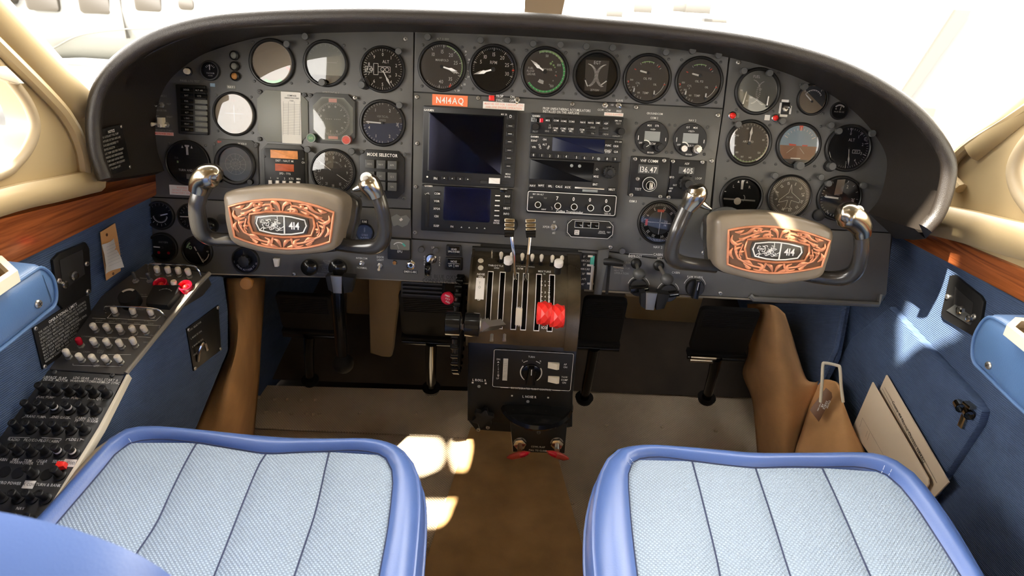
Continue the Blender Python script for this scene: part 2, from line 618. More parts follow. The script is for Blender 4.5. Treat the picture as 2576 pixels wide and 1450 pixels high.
def floor_plate(name, pts, m, w0=-0.003, w1=0.0):
    o = MB(m).prism(pts, w0, w1, 0.001).build(name, floor)
    return o


CA, CB, CC, CD = (-0.090, 1.50), (-0.330, -0.3), (0.340, -0.3), (0.150, 1.42)
floor_plate('tread_plate', [(-0.66, 1.437), (-0.082, 1.447), (-0.32, -0.3), (-0.90, -0.3)], 'tread')
floor_plate('tread_plate', [(0.135, 1.432), (0.72, 1.455), (0.95, -0.3), (0.33, -0.3)], 'tread')
floor_plate('aisle_carpet', [(-0.082, 1.55), (-0.149, 0.992), (-0.33, -0.3), (0.36, -0.3), (0.19, 1.016), (0.115, 1.55)], 'carpet_tan', 0.0, 0.006)
# inclined toe plates in front of the pedals
for pts in ([(-0.70, 1.445, 0.0), (-0.08, 1.45, 0.0), (-0.09, 1.63, 0.028), (-0.70, 1.60, 0.028)],
            [(0.10, 1.43, 0.0), (0.68, 1.45, 0.0), (0.80, 1.70, 0.028), (0.12, 1.66, 0.028)]):
    q = MB('tread')
    q.add(pts + [(a, b, c - 0.006) for a, b, c in pts], [(0, 1, 2, 3), (0, 4, 5, 1), (1, 5, 6, 2), (2, 6, 7, 3), (3, 7, 4, 0)])
    q.build('toe_plate', floor)
me = None
for px, py in ((650, 1000), (690, 1003), (722, 1004), (756, 1006), (792, 1005), (668, 1036), (702, 1036), (734, 1040), (771, 1039), (787, 1041), (804, 1039),
               (905, 1039), (1048, 1041), (1666, 1074), (1526, 1070), (1800, 1083)):
    d = ray(px, py); z = 0.012 + (0.012 if py < 1030 else 0)
    p = CAM + d * ((z - CAM.z) / d.z)
    if me is None:
        q = MB('tread').lathe(0, 0, [(0.0055, -0.004), (0.0055, 0.001), (0.003, 0.0025), (0.0001, 0.003)], 10); o = q.build('rivet', floor); me = o.data
    else:
        o = bpy.data.objects.new('rivet', me); COL.objects.link(o); o.parent = floor
    o.location = (p.x, p.y, z + 0.001)
for px, py in ((1179, 1118), (1124, 1257), (1059, 1413), (1440, 1267), (1494, 1438)):
    u, v = FL.hit(px, py, 0.001)
    o = bpy.data.objects.new('rivet', me); COL.objects.link(o); o.parent = floor; o.location = (u, v, 0.001); o.scale = (0.9, 0.9, 1)
# footwell bulkhead panels far ahead
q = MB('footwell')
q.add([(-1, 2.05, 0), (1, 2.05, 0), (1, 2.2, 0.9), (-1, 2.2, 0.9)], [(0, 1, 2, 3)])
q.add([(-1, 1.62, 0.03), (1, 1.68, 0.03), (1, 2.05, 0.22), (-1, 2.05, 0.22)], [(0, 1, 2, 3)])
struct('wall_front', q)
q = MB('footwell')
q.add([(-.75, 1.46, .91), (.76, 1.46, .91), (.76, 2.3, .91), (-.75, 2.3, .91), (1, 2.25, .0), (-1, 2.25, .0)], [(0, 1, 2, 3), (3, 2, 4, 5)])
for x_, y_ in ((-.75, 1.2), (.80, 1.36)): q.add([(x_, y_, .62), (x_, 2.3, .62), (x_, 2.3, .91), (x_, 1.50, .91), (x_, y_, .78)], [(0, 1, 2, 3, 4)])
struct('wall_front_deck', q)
# tan bulkhead columns seen between the pedals
for lab, pts, yy in (('a', [(925, 690), (1010, 690), (985, 905), (930, 890)], 1.72), ('b', [(1575, 745), (1770, 750), (1735, 862), (1570, 868)], 1.90),
                     ('c', [(870, 690), (945, 690), (930, 900), (870, 860)], 1.86)):
    f = Fr((0, yy, 0.4), (1, 0, 0), (0, 0, 1))
    MB('bulkhead').prism(f.hits(pts), -0.03, 0, 0.008).build('trim_%d' % (ord(lab) - 96), None, f, kind='structure')

# ---- side walls
def wall_yz(fr, Y, z, side):
    """local u,v on a side wall for world Y and z"""
    if side < 0: u = (Y - fr.o.y) / fr.x.y
    else: u = (Y - fr.o.y) / fr.x.y
    return (u, z - fr.o.z)


def wyz(fr, pts): return [wall_yz(fr, a, b, 0) for a, b in pts]


for side, fr, nm in ((-1, LW, 'wall_left'), (1, RW, 'wall_right')):
    zt = 0.672 if side < 0 else 0.655
    q = MB('blue_fabric')
    q.prism(wyz(fr, [(-1.6, 0), (-1.6, zt), (2.35, zt), (2.35, 0)]), -0.02, 0)
    struct(nm, q, fr)
# wood strips
lt = LW.hits([(0, 535), (365, 450)]); lb = LW.hits([(75, 640), (365, 500)])
def ext(a, b, u): return (u, a[1] + (b[1] - a[1]) * (u - a[0]) / (b[0] - a[0]))
q = MB('wood')
q.prism([ext(lb[0], lb[1], -2.85), ext(lb[0], lb[1], 0.35), ext(lt[0], lt[1], 0.35), ext(lt[0], lt[1], -2.85)], -0.004, 0.012, 0.006)
struct('trim_4', q, LW)
rt = RW.hits([(2410, 605), (2576, 672)]); rb = RW.hits([(2330, 628), (2576, 756)])
q = MB('wood')
q.prism([ext(rb[0], rb[1], -0.35), ext(rb[0], rb[1], 2.85), ext(rt[0], rt[1], 2.85), ext(rt[0], rt[1], -0.35)], -0.004, 0.012, 0.006)
struct('trim_5', q, RW)


def rounded(pts, n=5): return [(p.x, p.y) for p in smooth([Vector(p) for p in pts], n, True)]


# cream upper side walls with their windows
LHOLE = rounded([(0.30, 0.84), (0.36, 0.80), (0.60, 0.79), (0.88, 0.792), (0.945, 0.805), (0.985, 0.838), (0.990, 0.875), (0.965, 0.925), (0.88, 1.04), (0.79, 1.15), (0.70, 1.25), (0.58, 1.31), (0.40, 1.31), (0.32, 1.25)])
LHOLE = [(a + 0.035, b) for a, b in LHOLE]
LOUT = [(0.18, 0.66), (0.5, 0.68), (1.05, 0.70), (1.14, 0.722), (1.15, 0.80), (1.135, 0.870), (1.09, 0.915), (0.96, 1.065), (0.72, 1.36), (0.18, 1.36)]
REAR = rounded([(-1.25, .86), (-1.15, .78), (-.2, .78), (-.08, .86), (-.06, 1.0), (-.08, 1.14), (-.2, 1.22), (-1.15, 1.22), (-1.25, 1.14)])
ROUTE = [(-1.6, .65), (.18, .65), (.18, 1.36), (-1.6, 1.36)]
q = MB('cream')
q.holed(wyz(LW, ROUTE), wyz(LW, REAR), 0.004, -0.045)
q.holed(wyz(LW, LOUT), wyz(LW, LHOLE), 0.004, -0.045)
# raised pillar bead along the windshield side and the padded window rim
q.tube([(*c, 0.006) for c in wyz(LW, [(1.13, 0.865), (1.085, 0.915), (0.96, 1.06), (0.72, 1.355)])], 0.030, 12, flat=((0, 0, 1), 0.6))
q.tube([(*c, 0.010) for c in smooth([Vector(c) for c in wyz(LW, [(1.098, 0.755), (1.100, 0.80), (1.088, 0.845), (1.05, 0.90), (0.90, 1.07), (0.72, 1.29)])], 6)], 0.011, 8)
q.tube([(*c, 0.012) for c in smooth([Vector(c) for c in wyz(LW, [(-0.8, 0.765), (0.5, 0.762), (0.9, 0.760), (1.03, 0.750), (1.12, 0.742)])], 5)], 0.020, 10, flat=((0, 0, 1), 0.8))
struct('wall_left_upper', q, LW)
q = MB('cream_dark')
q.tube([(*c, 0.004) for c in wyz(LW, LHOLE)], 0.008, 10, closed=True)
struct('trim_6', q, LW)
RHOLE = [(a + 0.085, b) for a, b in LHOLE]
ROUT = [(0.18, 0.65), (0.5, 0.65), (1.08, 0.66), (1.40, 0.665), (1.37, 0.77), (1.255, 0.84), (1.17, 0.91), (1.00, 1.10), (0.76, 1.36), (0.18, 1.36)]
q = MB('cream')
q.holed(wyz(RW, ROUTE), wyz(RW, REAR), 0.004, -0.045)
q.holed(wyz(RW, ROUT), wyz(RW, RHOLE), 0.004, -0.045)
q.tube([(*c, 0.006) for c in wyz(RW, [(1.21, 0.86), (1.16, 0.915), (1.00, 1.095), (0.76, 1.355)])], 0.026, 12, flat=((0, 0, 1), 0.6))
q.tube([(*c, 0.012) for c in smooth([Vector(c) for c in wyz(RW, [(1.20, 0.79), (1.24, 0.81), (1.22, 0.86), (1.10, 0.965), (0.95, 1.13), (0.76, 1.32)])], 6)], 0.010, 8)
q.tube([(*c, 0.018) for c in smooth([Vector(c) for c in wyz(RW, [(-0.8, 0.765), (0.5, 0.762), (0.9, 0.765), (1.08, 0.745), (1.18, 0.730), (1.34, 0.70)])], 5)], 0.030, 10, flat=((0, 0, 1), 0.8))
struct('wall_right_upper', q, RW)
q = MB('cream_dark')
q.tube([(*c, 0.004) for c in wyz(RW, RHOLE)], 0.012, 10, closed=True)
struct('trim_7', q, RW)
for n, fr, h in ((1, LW, LHOLE), (2, RW, RHOLE)):
    struct('window_%d' % n, MB('window_glass').poly(wyz(fr, h), -0.02), fr)

# ---- cabin roof, rear of the cabin with two more side windows' worth of bulkhead
q = MB('cream')
q.add([(-1.13, -1.6, 1.36), (1.13, -1.6, 1.36), (0.89, 0.60, 1.36), (0.45, 0.53, 1.385), (0, 0.52, 1.39), (-0.45, 0.60, 1.385), (-0.80, 0.72, 1.36)], [(0, 1, 2, 3, 4, 5, 6)])
struct('ceiling', q)
q = MB('cream')
q.add([(-1.1, -1.6, 0), (1.15, -1.6, 0), (1.15, -1.6, 1.37), (-1.1, -1.6, 1.37)], [(0, 1, 2, 3)])
struct('wall_rear', q)
# ---- windshield with its centre post
def bar(a, b, w, t, m, name, kind='structure'):
    a = Vector(a); b = Vector(b); f = Fr((a + b) / 2, (b - a), Vector((1, 0, 0)))
    L = (b - a).length
    return MB(m).box(0, 0, -t / 2, L, w, t / 2, 0.004).build(name, None, f, kind=kind)


bar((0.035, 1.78, 0.985), (0.035, 0.51, 1.41), 0.082, 0.03, 'cream', 'trim_8')
q = MB('window_glass')
q.add([(-0.735, 1.15, 0.87), (-0.30, 1.62, 0.96), (-0.02, 1.80, 0.985), (-0.02, 0.53, 1.39), (-0.45, 0.60, 1.385), (-0.72, 0.72, 1.36)], [(0, 1, 5), (1, 4, 5), (1, 2, 3, 4)])
struct('window_3', q)
q = MB('window_glass')
q.add([(0.80, 1.24, 0.84), (0.40, 1.62, 0.96), (0.09, 1.80, 0.985), (0.09, 0.53, 1.39), (0.45, 0.53, 1.385), (0.80, 0.60, 1.36)], [(0, 1, 5), (1, 4, 5), (1, 2, 3, 4)])
struct('window_4', q)

# ---- glareshield hood: from the panel edge out to a rolled lip, then forward over the top
PR = [((236, 457), (365, 452)), ((211, 385), (362, 385)), ((205, 290), (360, 300)), ((225, 205), (362, 228)), ((275, 138), (400, 188)), ((370, 75), (482, 147)),
      ((500, 36), (600, 106)), ((650, 21), (720, 79)), ((820, 15), (850, 71)), ((1000, 15), (1000, 71)), ((1300, 26), (1300, 90)), ((1600, 47), (1600, 105)),
      ((1850, 76), (1820, 124)), ((2000, 106), (1960, 158)), ((2130, 147), (2080, 205)), ((2240, 202), (2180, 258)), ((2330, 270), (2250, 315)),
      ((2392, 348), (2284, 362)), ((2418, 415), (2288, 420)), ((2408, 490), (2274, 500)), ((2385, 550), (2262, 560)), ((2352, 590), (2250, 598))]
HW = 0.20
Po = smooth([Vector(PAN.hit(*b)) for a, b in PR], 5)
Ri = smooth([Vector(PAN.hit(*a, w=HW)) for a, b in PR], 5)
n = len(Po)
rings = []
for i in range(n):
    t = (Ri[min(i + 1, n - 1)] - Ri[max(i - 1, 0)]).normalized()
    nn = Vector((-t.y, t.x))          # the rim is walked clockwise: this points outwards
    P, R_ = Po[i], Ri[i]
    prof = []
    prof.append((P + nn * 0.004, -0.002))
    for k in (0.15, 0.4, 0.7):
        prof.append((P.lerp(R_, k) + nn * (0.012 * math.sin(k * 3.1)), HW * k))
    lip = 0.013
    c = R_ - nn * lip
    for a in (-60, -25, 10, 45, 80, 110):
        prof.append((c + nn * lip * math.cos(rad(a - 10)) * 1.0 if a > 20 else c + nn * (lip * (math.cos(rad(a)) - 0) - 0.0), HW + lip * 0.9 * math.sin(rad(a)) if False else HW))
    # rolled lip: half circle from the inner face round to the outer face
    prof = prof[:4]
    for a in range(-90, 100, 26):
        # a=-90 inner side, 0 nose towards the pilot, 90 outer side
        prof.append((c + nn * lip * math.sin(rad(a)), HW - lip + lip * 1.0 * math.cos(rad(a))))
    prof.append((c + nn * lip, HW - 0.06))
    prof.append((c + nn * (lip - 0.004), HW - 0.12))
    prof.append((P + nn * 0.006 if False else c + nn * (lip - 0.012), 0.02))
    prof.append((c + nn * (lip - 0.05), -0.30))
    rings.append([(v.x, v.y, w) for v, w in prof])
g = thing('glareshield', 'dark brown vinyl glareshield hood with a rolled edge arching over the instrument panel', 'glareshield', PAN)
q = MB('hood_vinyl').loft(rings, closed=False)
for r_ in (rings[0], rings[-1]):
    L_ = len(r_); q.add([tuple(p) for p in r_], [tuple(range(3, L_ - 3)), (2, 3, L_ - 4, L_ - 3), (1, 2, L_ - 3, L_ - 2), (0, 1, L_ - 2, L_ - 1)])
q.build('hood', g, sharp=60)
# stitched seam just inside the lip
q = MB('hood_vinyl').tube([(Po[i].lerp(Ri[i], 0.55).x, Po[i].lerp(Ri[i], 0.55).y, HW * 0.55) for i in range(18, n - 8)], 0.0018, 6)
q.build('seam_bead', g)
# end caps of the hood: inner cheeks are part of the loft; round fasteners on them
for k, (px, py) in enumerate(((343, 318), (2287, 435))):
    side = -1 if k == 0 else 1
    u, v = PAN.hit(px, py, 0.03)
    f = PAN.sub(u, v, 0.03, 0, ty=(rad(62) if side < 0 else rad(-62)))
    o = MB('steel').lathe(0, 0, [(0.012, 0), (0.012, 0.002), (0.006, 0.003), (0.005, 0.005), (0.0001, 0.005)], 18).build('cheek_fastener', g)
    o.matrix_world = f.mat()

# ---- instrument panel sheets
pan = thing('instrument_panel', 'dark grey painted instrument panel sheet carrying the gauges under the glareshield', 'instrument panel', PAN)
top = [tuple(p) for p in Po]


def topseg(x0, x1):
    """points of the panel top edge between two picture columns"""
    a = PAN.hit(x0, 90)[0]; b = PAN.hit(x1, 110)[0]
    return [p for p in top[8:-12] if a + 0.004 < p[0] < b - 0.004]


H = PAN.hit
BK = MB('black_matte').prism([H(366, 640), H(366, 455)] + top[2:-2] + [H(2248, 600), H(2228, 757), H(2200, 766), H(530, 686), H(400, 664)], -0.012, -0.0045)
BK.build('backing_sheet', pan)
left_top = [tuple(p) for p in Po if p[0] < H(1038, 100)[0] - 0.003]
cen_top = [tuple(p) for p in Po if H(1045, 100)[0] + 0.003 < p[0] < H(1836, 130)[0] - 0.003]
rig_top = [tuple(p) for p in Po if p[0] > H(1841, 130)[0] + 0.003]
sheets = [
    ('left_panel', left_top + [H(1040, 73), H(1038, 300), H(1033, 525), H(366, 494)]),
    ('centre_upper_panel', [H(1044, 73)] + cen_top + [H(1835, 127), H(1818, 272), H(1041, 230)]),
    ('centre_panel', [H(1041, 233), H(1818, 275), H(1800, 400), H(1782, 560), H(1778, 655), H(1640, 648), H(1536, 632), H(1037, 600)]),
    ('right_panel', [H(1839, 129)] + rig_top[:-3] + [H(2243, 585), H(1790, 560), H(1803, 400), H(1822, 272)]),
    ('lower_left_panel', [H(366, 497), H(1033, 528), H(1035, 603), H(1210, 614), H(1180, 713), H(530, 688), H(400, 667), H(366, 640)]),
    ('lower_right_panel', [H(1455, 630), H(1536, 635), H(1640, 651), H(1780, 658), H(1786, 563), H(2242, 588), H(2230, 740), H(2221, 757), H(2195, 766), H(1455, 727)]),
]
for nm, pts in sheets:
    MB('panel_paint').prism(pts, -0.004, 0.0, 0.0006).build(nm, pan, sharp=25)
# bright bottom edge and the padded tray lip low on the right
MB('panel_edge').tube([H(530, 690) + (-0.002,), H(860, 698) + (-0.002,), H(1182, 714) + (-0.002,)], 0.0022, 6).build('bottom_edge', pan)
MB('panel_edge').tube([H(1470, 731) + (-0.002,), H(1700, 744) + (-0.002,), H(2195, 770) + (-0.002,)], 0.0022, 6).build('bottom_edge', pan)
q = MB('panel_paint')
q.tube([H(1885, 742) + (0.004,), H(1893, 750) + (0.006,), H(1960, 753) + (0.006,), H(2205, 764) + (0.006,), H(2214, 740) + (0.004,)], 0.006, 8)
q.build('lower_lip', pan)
screws(pan, PAN, PAN.hits([(1049, 244), (1203, 247), (1440, 262), (1600, 270), (1806, 290), (1050, 361), (1046, 470), (1044, 585), (1790, 405), (1770, 636), (1536, 622),
                          (1020, 98), (1857, 157), (1190, 638), (1812, 738), (2178, 350), (740, 690)], 0), 0.0042)

# ---- outside: apron, white airplane, hangar front and an added sun mask
q = MB('apron'); q.add([(-60, -20, -1.25), (60, -20, -1.25), (60, 80, -1.25), (-60, 80, -1.25)], [(0, 1, 2, 3)])
struct('ground', q)
hg = Fr((0, 13, 0), (1, 0, 0), (0, 0, 1))
# ================================================================ round instruments
def draw(q, R, ops, w):
    for o in ops:
        k = o[0]; w += .00003
        if k == 'm': q.m(o[1])
        elif k == 'ticks':
            _, a0, a1, n, r0, r1, t = o
            for i in range(n + 1):
                a = rad(a0 + (a1 - a0) * i / n)
                q.line((r0 * R * math.sin(a), r0 * R * math.cos(a)), (r1 * R * math.sin(a), r1 * R * math.cos(a)), t * R, w)
        elif k == 'nums':
            _, items, r, h = o[:4]
            turn = len(o) > 4
            for s_, a in items:
                q.text(s_, r * R * math.sin(rad(a)), r * R * math.cos(rad(a)), h * R, w, rot=(-rad(a) if turn else 0))
        elif k == 't': q.text(o[1], o[2] * R, o[3] * R, o[4] * R, w, rot=(rad(o[5]) if len(o) > 5 else 0))
        elif k == 'arc': q.arc(0, 0, o[1] * R, o[2] * R, o[3], o[4], w)
        elif k == 'l': q.line((o[1] * R, o[2] * R), (o[3] * R, o[4] * R), o[5] * R, w)
        elif k == 'ring': q.arc(o[1] * R, o[2] * R, o[3] * R, o[4] * R, 0, 360, w, 16)
        elif k == 'disc': q.disc(o[1] * R, o[2] * R, o[3] * R, w, 20)
        elif k == 'p': q.poly([(a * R, b * R) for a, b in o[1]], w)
        elif k == 'pl': q.lines([(a * R, b * R) for a, b in o[1]], o[2] * R, w, closed=len(o) > 3)
        elif k == 'box': q.lines([(o[1] * R, o[2] * R), (o[3] * R, o[2] * R), (o[3] * R, o[4] * R), (o[1] * R, o[4] * R)], o[5] * R, w, True)


def needle(par, R, ang, ln, tail=0.15, wd=0.05, m='needle', w=0.0042, x=0, y=0, shape='bar', name='needle'):
    q = MB(m); a = -rad(ang)
    q.T = Matrix.Translation((x * R, y * R, w)) @ Matrix.Rotation(a, 4, 'Z')
    t = 0.0006
    if shape == 'bar': pts = [(-wd / 2, -tail), (wd / 2, -tail), (wd / 2, ln * .9), (0, ln), (-wd / 2, ln * .9)]
    elif shape == 'tri': pts = [(-wd / 2, -tail), (wd / 2, -tail), (wd * .3, ln * .5), (0, ln), (-wd * .3, ln * .5)]
    else: pts = [(-wd * .35, -tail), (wd * .35, -tail), (wd * .3, ln * .45), (wd * .75, ln * .62), (0, ln), (-wd * .75, ln * .62), (-wd * .3, ln * .45)]
    q.prism([(a * R, b * R) for a, b in pts], 0, t)
    if shape != 'tri': q.m('black').lathe(0, 0, [(wd * R * .9, 0), (wd * R * .9, t * 2), (0.0001, t * 2.2)], 12)
    return q.build(name, par)


def gauge(name, label, px, py, rp, face='dial_black', ops=(), needles=(), inner=0.87, bez='black', tilt=(0, 0), scr=True, cat='gauge',
          depth=0.006, group=None, scr_r=1.16, glass_m='glass'):
    f = PAN.at(px, py)
    R = rp * PAN.mpp(px, py)
    g = thing(name, label, cat, f, group)
    q = MB(bez)
    q.lathe(0, 0, [(R * 1.02, 0), (R * 1.02, depth * .5), (R, depth * .85), (R * 0.97, depth), (R * (inner + .05), depth), (R * (inner + .02), depth * .8), (R * inner, 0.0012)], 48, cap=False)
    q.build('bezel', g)
    MB(face).disc(0, 0, R * (inner + .01), 0.0012, 40).build('dial_face', g)
    if ops:
        q = MB('print'); draw(q, R, ops, 0.0020); q.build('dial_markings', g)
    for n in needles: needle(g, R, *n[:-1], **n[-1]) if isinstance(n[-1], dict) else needle(g, R, *n)
    q = MB(glass_m)
    q.T = Matrix.Rotation(rad(tilt[0]), 4, 'X') @ Matrix.Rotation(rad(tilt[1]), 4, 'Y')
    q.disc(0, 0, R * inner, 0, 40)
    o = q.build('glass', g, sharp=0); o.location = (0, 0, depth * .82)
    if scr:
        d = R * scr_r * 0.7071
        screws(g, f, [(d, d), (-d, d), (-d, -d), (d, -d)], 0.0026, 'bezel_grey')
    return g, f, R


def knob(par, x, y, r, h, m='black', w=0.0, name='knob', n=20, mark=None, flute=0):
    q = MB(m)
    if flute:
        pts = [((r * (1 + 0.07 * math.cos(flute * 2 * math.pi * i / (flute * 4)))) * math.cos(2 * math.pi * i / (flute * 4)) + x,
                (r * (1 + 0.07 * math.cos(flute * 2 * math.pi * i / (flute * 4)))) * math.sin(2 * math.pi * i / (flute * 4)) + y) for i in range(flute * 4)]
        q.prism(pts, w, w + h, r * 0.15)
    else:
        q.lathe(x, y, [(r, w), (r, w + h * .8), (r * .9, w + h), (0.0001, w + h)], n)
    if mark is not None:
        a = rad(mark); q.m('print').line((x, y), (x + r * .9 * math.sin(a), y + r * .9 * math.cos(a)), r * 0.14, w + h + 0.0003)
    return q.build(name, par)


# ---- pilot's side
gauge('airspeed_indicator', 'top left tan-faced airspeed indicator with a green arc on the pilot panel', 685, 158, 57, 'dial_tan',  # tan face colour stands in for a window reflection on a dark dial
      [('m', 'print_green'), ('arc', .76, .86, 150, 205), ('m', 'print_red'), ('p', [(.62, -.18), (.78, -.28), (.80, -.21), (.64, -.12)]), ('m', 'print_dim'), ('ticks', 20, 330, 31, .80, .86, .01)],
      tilt=(-2, -5))
g, f, R = gauge('attitude_indicator', 'pale reflective attitude indicator right of the top left airspeed dial, small cage knob below', 820, 160, 56, 'dial_grey',
      [('m', 'black'), ('p', [(-.70, -.50), (.70, -.50), (.55, -.68), (.3, -.80), (0, -.86), (-.3, -.80), (-.55, -.68)]), ('m', 'print_dim'), ('l', -.5, .05, .5, .05, .02), ('ticks', -60, 60, 8, .74, .82, .015)], tilt=(-1, -6))
knob(g, -.10 * R, -.83 * R, .16 * R, .012, 'bezel_grey', .004)
g, f, R = gauge('altimeter', 'black altimeter with a counter window and ALT lettering on the pilot panel', 963, 175, 56, 'dial_black',
      [('ticks', 0, 360, 50, .80, .87, .012), ('ticks', 0, 324, 9, .74, .87, .022), ('nums', [(str(i), i * 36) for i in range(10)], .64, .14),
       ('t', 'ALT', .14, .34, .13), ('box', -.78, .10, -.48, -.14, .022), ('ring', -.50, -.02, .05, .075), ('box', -.40, .24, -.20, -.24, .022), ('box', -.20, .12, .34, -.12, .022),
       ('ring', 0, 0, .07, .095), ('ring', .20, 0, .07, .095), ('t', '8 0', -.62, -.02, .10), ('t', 'SET', -.08, -.36, .06), ('t', '29', .33, -.28, .09), ('l', -.76, -.10, -.68, .08, .02), ('l', -.72, -.12, -.64, .06, .02)],
      [(152, .80, .0, .07, 'needle', .004, 0, 0, 'dagger')], inner=.90)
knob(g, -.88 * R, -.72 * R, .16 * R, .012, 'bezel_grey', .004)
MB('black').prism(circ(-.80 * R, -.66 * R, .26 * R, 14), 0, .005, .001).build('knob_boss', g)
gauge('suction_gauge', 'tiny black gauge high on the left end of the pilot panel', 530, 178, 24, 'dial_black',
      [('ticks', -50, 50, 6, .45, .62, .05), ('t', 'VACUUM', 0, -.25, .16), ('t', 'INCHES', 0, -.5, .12)], [(2, .6, 0, .08)], inner=.80, scr=False)
gauge('radio_altimeter', 'pale crosshair dial below the tan airspeed dial, ringed in black', 590, 287, 53, 'dial_tan',
      [('m', 'print_pale_red'), ('t', 'FLAG', -.05, .62, .10), ('m', 'label_white'), ('l', 0, .42, 0, -.38, .03), ('l', -.42, .02, .46, .02, .02), ('m', 'print_pale_red'), ('t', 'HDG', -.05, -.8, .07)],
      tilt=(-1, -3), inner=.90)
gauge('vertical_speed_indicator', 'brown and blue vertical speed indicator under the altimeter on the pilot panel', 963, 310, 57, 'dial_brown',
      [('m', 'dial_blue'), ('p', [(.87 * math.cos(rad(a)), .87 * math.sin(rad(a))) for a in range(185, 364, 8)] + [(.87, .05)]), ('m', 'print'),
       ('ticks', -90, 0, 10, .78, .86, .012), ('ticks', 0, 90, 5, .78, .86, .014), ('ticks', 180, 270, 10, .78, .86, .012), ('ticks', 90, 180, 5, .78, .86, .014),
       ('nums', [('0', 270), ('1', 330), ('2', 30), ('2', 150), ('1', 207), ('4', 250)], .63, .13), ('nums', [('3[', 92)], .66, .14), ('m', 'print_dim'), ('t', 'VERTICAL', 0, .28, .09), ('t', 'SPEED', 0, .12, .09)],
      [(272, .74, .0, .06)], bez='black')
gauge('turn_and_slip_indicator', 'black turn and slip indicator with a white needle, lower left of the pilot panel', 474, 410, 55, 'dial_black',
      [('t', 'TURN AND SLIP', 0, -.33, .10), ('p', [(-.05, .36), (.05, .36), (.05, .70), (.10, .74), (.10, .80), (-.10, .80), (-.10, .74), (-.05, .70)]),
       ('p', [(-.26, .66), (-.16, .66), (-.21, .78)]), ('p', [(.16, .66), (.26, .66), (.21, .78)]), ('m', 'dial_grey'), ('p', [(-.1, -.5), (.20, -.5), (.20, -.72), (-.1, -.72)]),
       ('m', 'print_lime'), ('p', [(-.50, -.02), (-.42, -.02), (-.42, .08), (-.50, .08)]), ('m', 'print_dim'), ('t', 'T.O.', -.5, .2, .08)], inner=.92, bez='black')
# stormscope / radar repeater
g = thing('weather_display', 'square-flanged round weather display with a polar grid, behind the left yoke horn', 'display', PAN.at(595, 413))
R = 51 * PAN.mpp(595, 413)
MB('bezel_grey').prism(octa(0, 0, R * 2.2, R * 2.35, R * .28), 0, .003, .0008).build('flange', g)
MB('black').lathe(0, 0, [(R * 1.0, .003), (R, .009), (R * .93, .011), (R * .84, .010), (R * .82, .004)], 44, cap=False).build('bezel', g)
MB('dial_navy').disc(0, 0, R * .85, .004, 40).build('screen', g)
q = MB('print_dim')
for r in (.25, .5): q.arc(0, 0, r * R - .0002, r * R + .0002, 0, 360, .0046, 40)
for a in range(0, 360, 30): q.line((R * .05 * math.sin(rad(a)), R * .05 * math.cos(rad(a))), (R * .52 * math.sin(rad(a)), R * .52 * math.cos(rad(a))), .0003, .0046)
q.m('print').text('WX10-11', .35 * R, 1.0 * R, .10 * R, .0036); q.m('print_red').text('SBY', -.75 * R, 1.03 * R, .10 * R, .0036)
q.build('dial_markings', g)
q = MB('glass').disc(0, 0, R * .83, 0, 40).build('glass', g, sharp=0); q.location = (0, 0, .0085); q.rotation_euler = (rad(6), 0, 0)
knob(g, .72 * R, -.82 * R, .14 * R, .008, 'black', .003); knob(g, -.85 * R, -.80 * R, .14 * R, .008, 'black', .003)
screws(g, None, [(R * 1.0, R * .9), (-R * 1.0, R * .9)], .003, 'bezel_grey', .003)

# directional gyro
comp = [('ticks', 0, 360, 72, .80, .88, .012), ('ticks', 0, 360, 36, .75, .88, .016)]
gauge('directional_gyro', 'black compass dial numbered 33 to 15 above the left yoke hub', 839, 432, 56, 'dial_brown',
      comp + [('nums', [('0', 2), ('3', 32), ('6', 62), ('9', 92), ('15', 150), ('18', 181), ('21', 210), ('24', 240), ('27', 272), ('30', 302), ('33', 332)], .62, .12),
              ('m', 'print_dim'), ('nums', [(c, -42 + i * 9.0) for i, c in enumerate('AUTO COMPASS')], .44, .08, 1)],
      [(306, .80, -.12, .022, 'needle', .004, 0, 0), (122, .78, -.20, .022, 'needle', .004, 0, 0)], inner=.91)
# gyro slaving, EPU meter and low row
gauge('slaving_meter', 'small GYRO SLAVING meter under the RMI label near the left yoke horn', 918, 585, 23, 'dial_black',
      [('l', 0, .1, 0, .6, .06), ('t', 'GYRO', 0, -.28, .2), ('t', 'SLAVING', 0, -.58, .18)], [(0, .5, 0, .06)], inner=.88, scr=False)
# lower left cluster
gauge('cabin_rate_gauge', 'dark gauge with a curved white scale beside the blue sidewall, upper of its column', 404, 542, 36, 'dial_black',
      [('ticks', 100, 260, 12, .42, .50, .04), ('arc', .48, .52, 100, 260), ('ticks', 150, 250, 4, .6, .75, .03), ('m', 'print_dim'), ('ticks', -60, 60, 6, .7, .85, .03)], [(75, .62, 0, .09)], scr=False)
gauge('suction_dial', 'dial half hidden behind the left yoke horn with one horizontal white needle', 481, 545, 33, 'dial_black',
      [('m', 'print_dim'), ('ticks', 200, 340, 8, .7, .85, .03), ('nums', [('2', 230), ('4', 300)], .6, .14)], [(268, .8, -.1, .07)], scr=False)
gauge('oxygen_gauge', 'dark gauge with two small magenta spots above the switch console', 411, 622, 37, 'dial_black',
      [('m', 'red_lens'), ('disc', -.30, -.38, .10), ('disc', .36, -.38, .10), ('m', 'print_dim'), ('t', 'OXYGEN', .05, .35, .12)], [(272, .62, -.15, .09)], scr=False)
gauge('cabin_pressure_gauge', 'dark gauge with a green scale stub and long slanting needle under the left yoke', 498, 632, 38, 'dial_black',
      [('m', 'print_lime'), ('arc', .66, .76, 285, 320), ('ring', -.46, .22, .06, .12), ('m', 'print'), ('arc', .72, .78, 100, 160), ('t', '20', .28, -.55, .14), ('t', '40', .66, .02, .12)],
      [(152, .86, .35, .07)], scr=False)
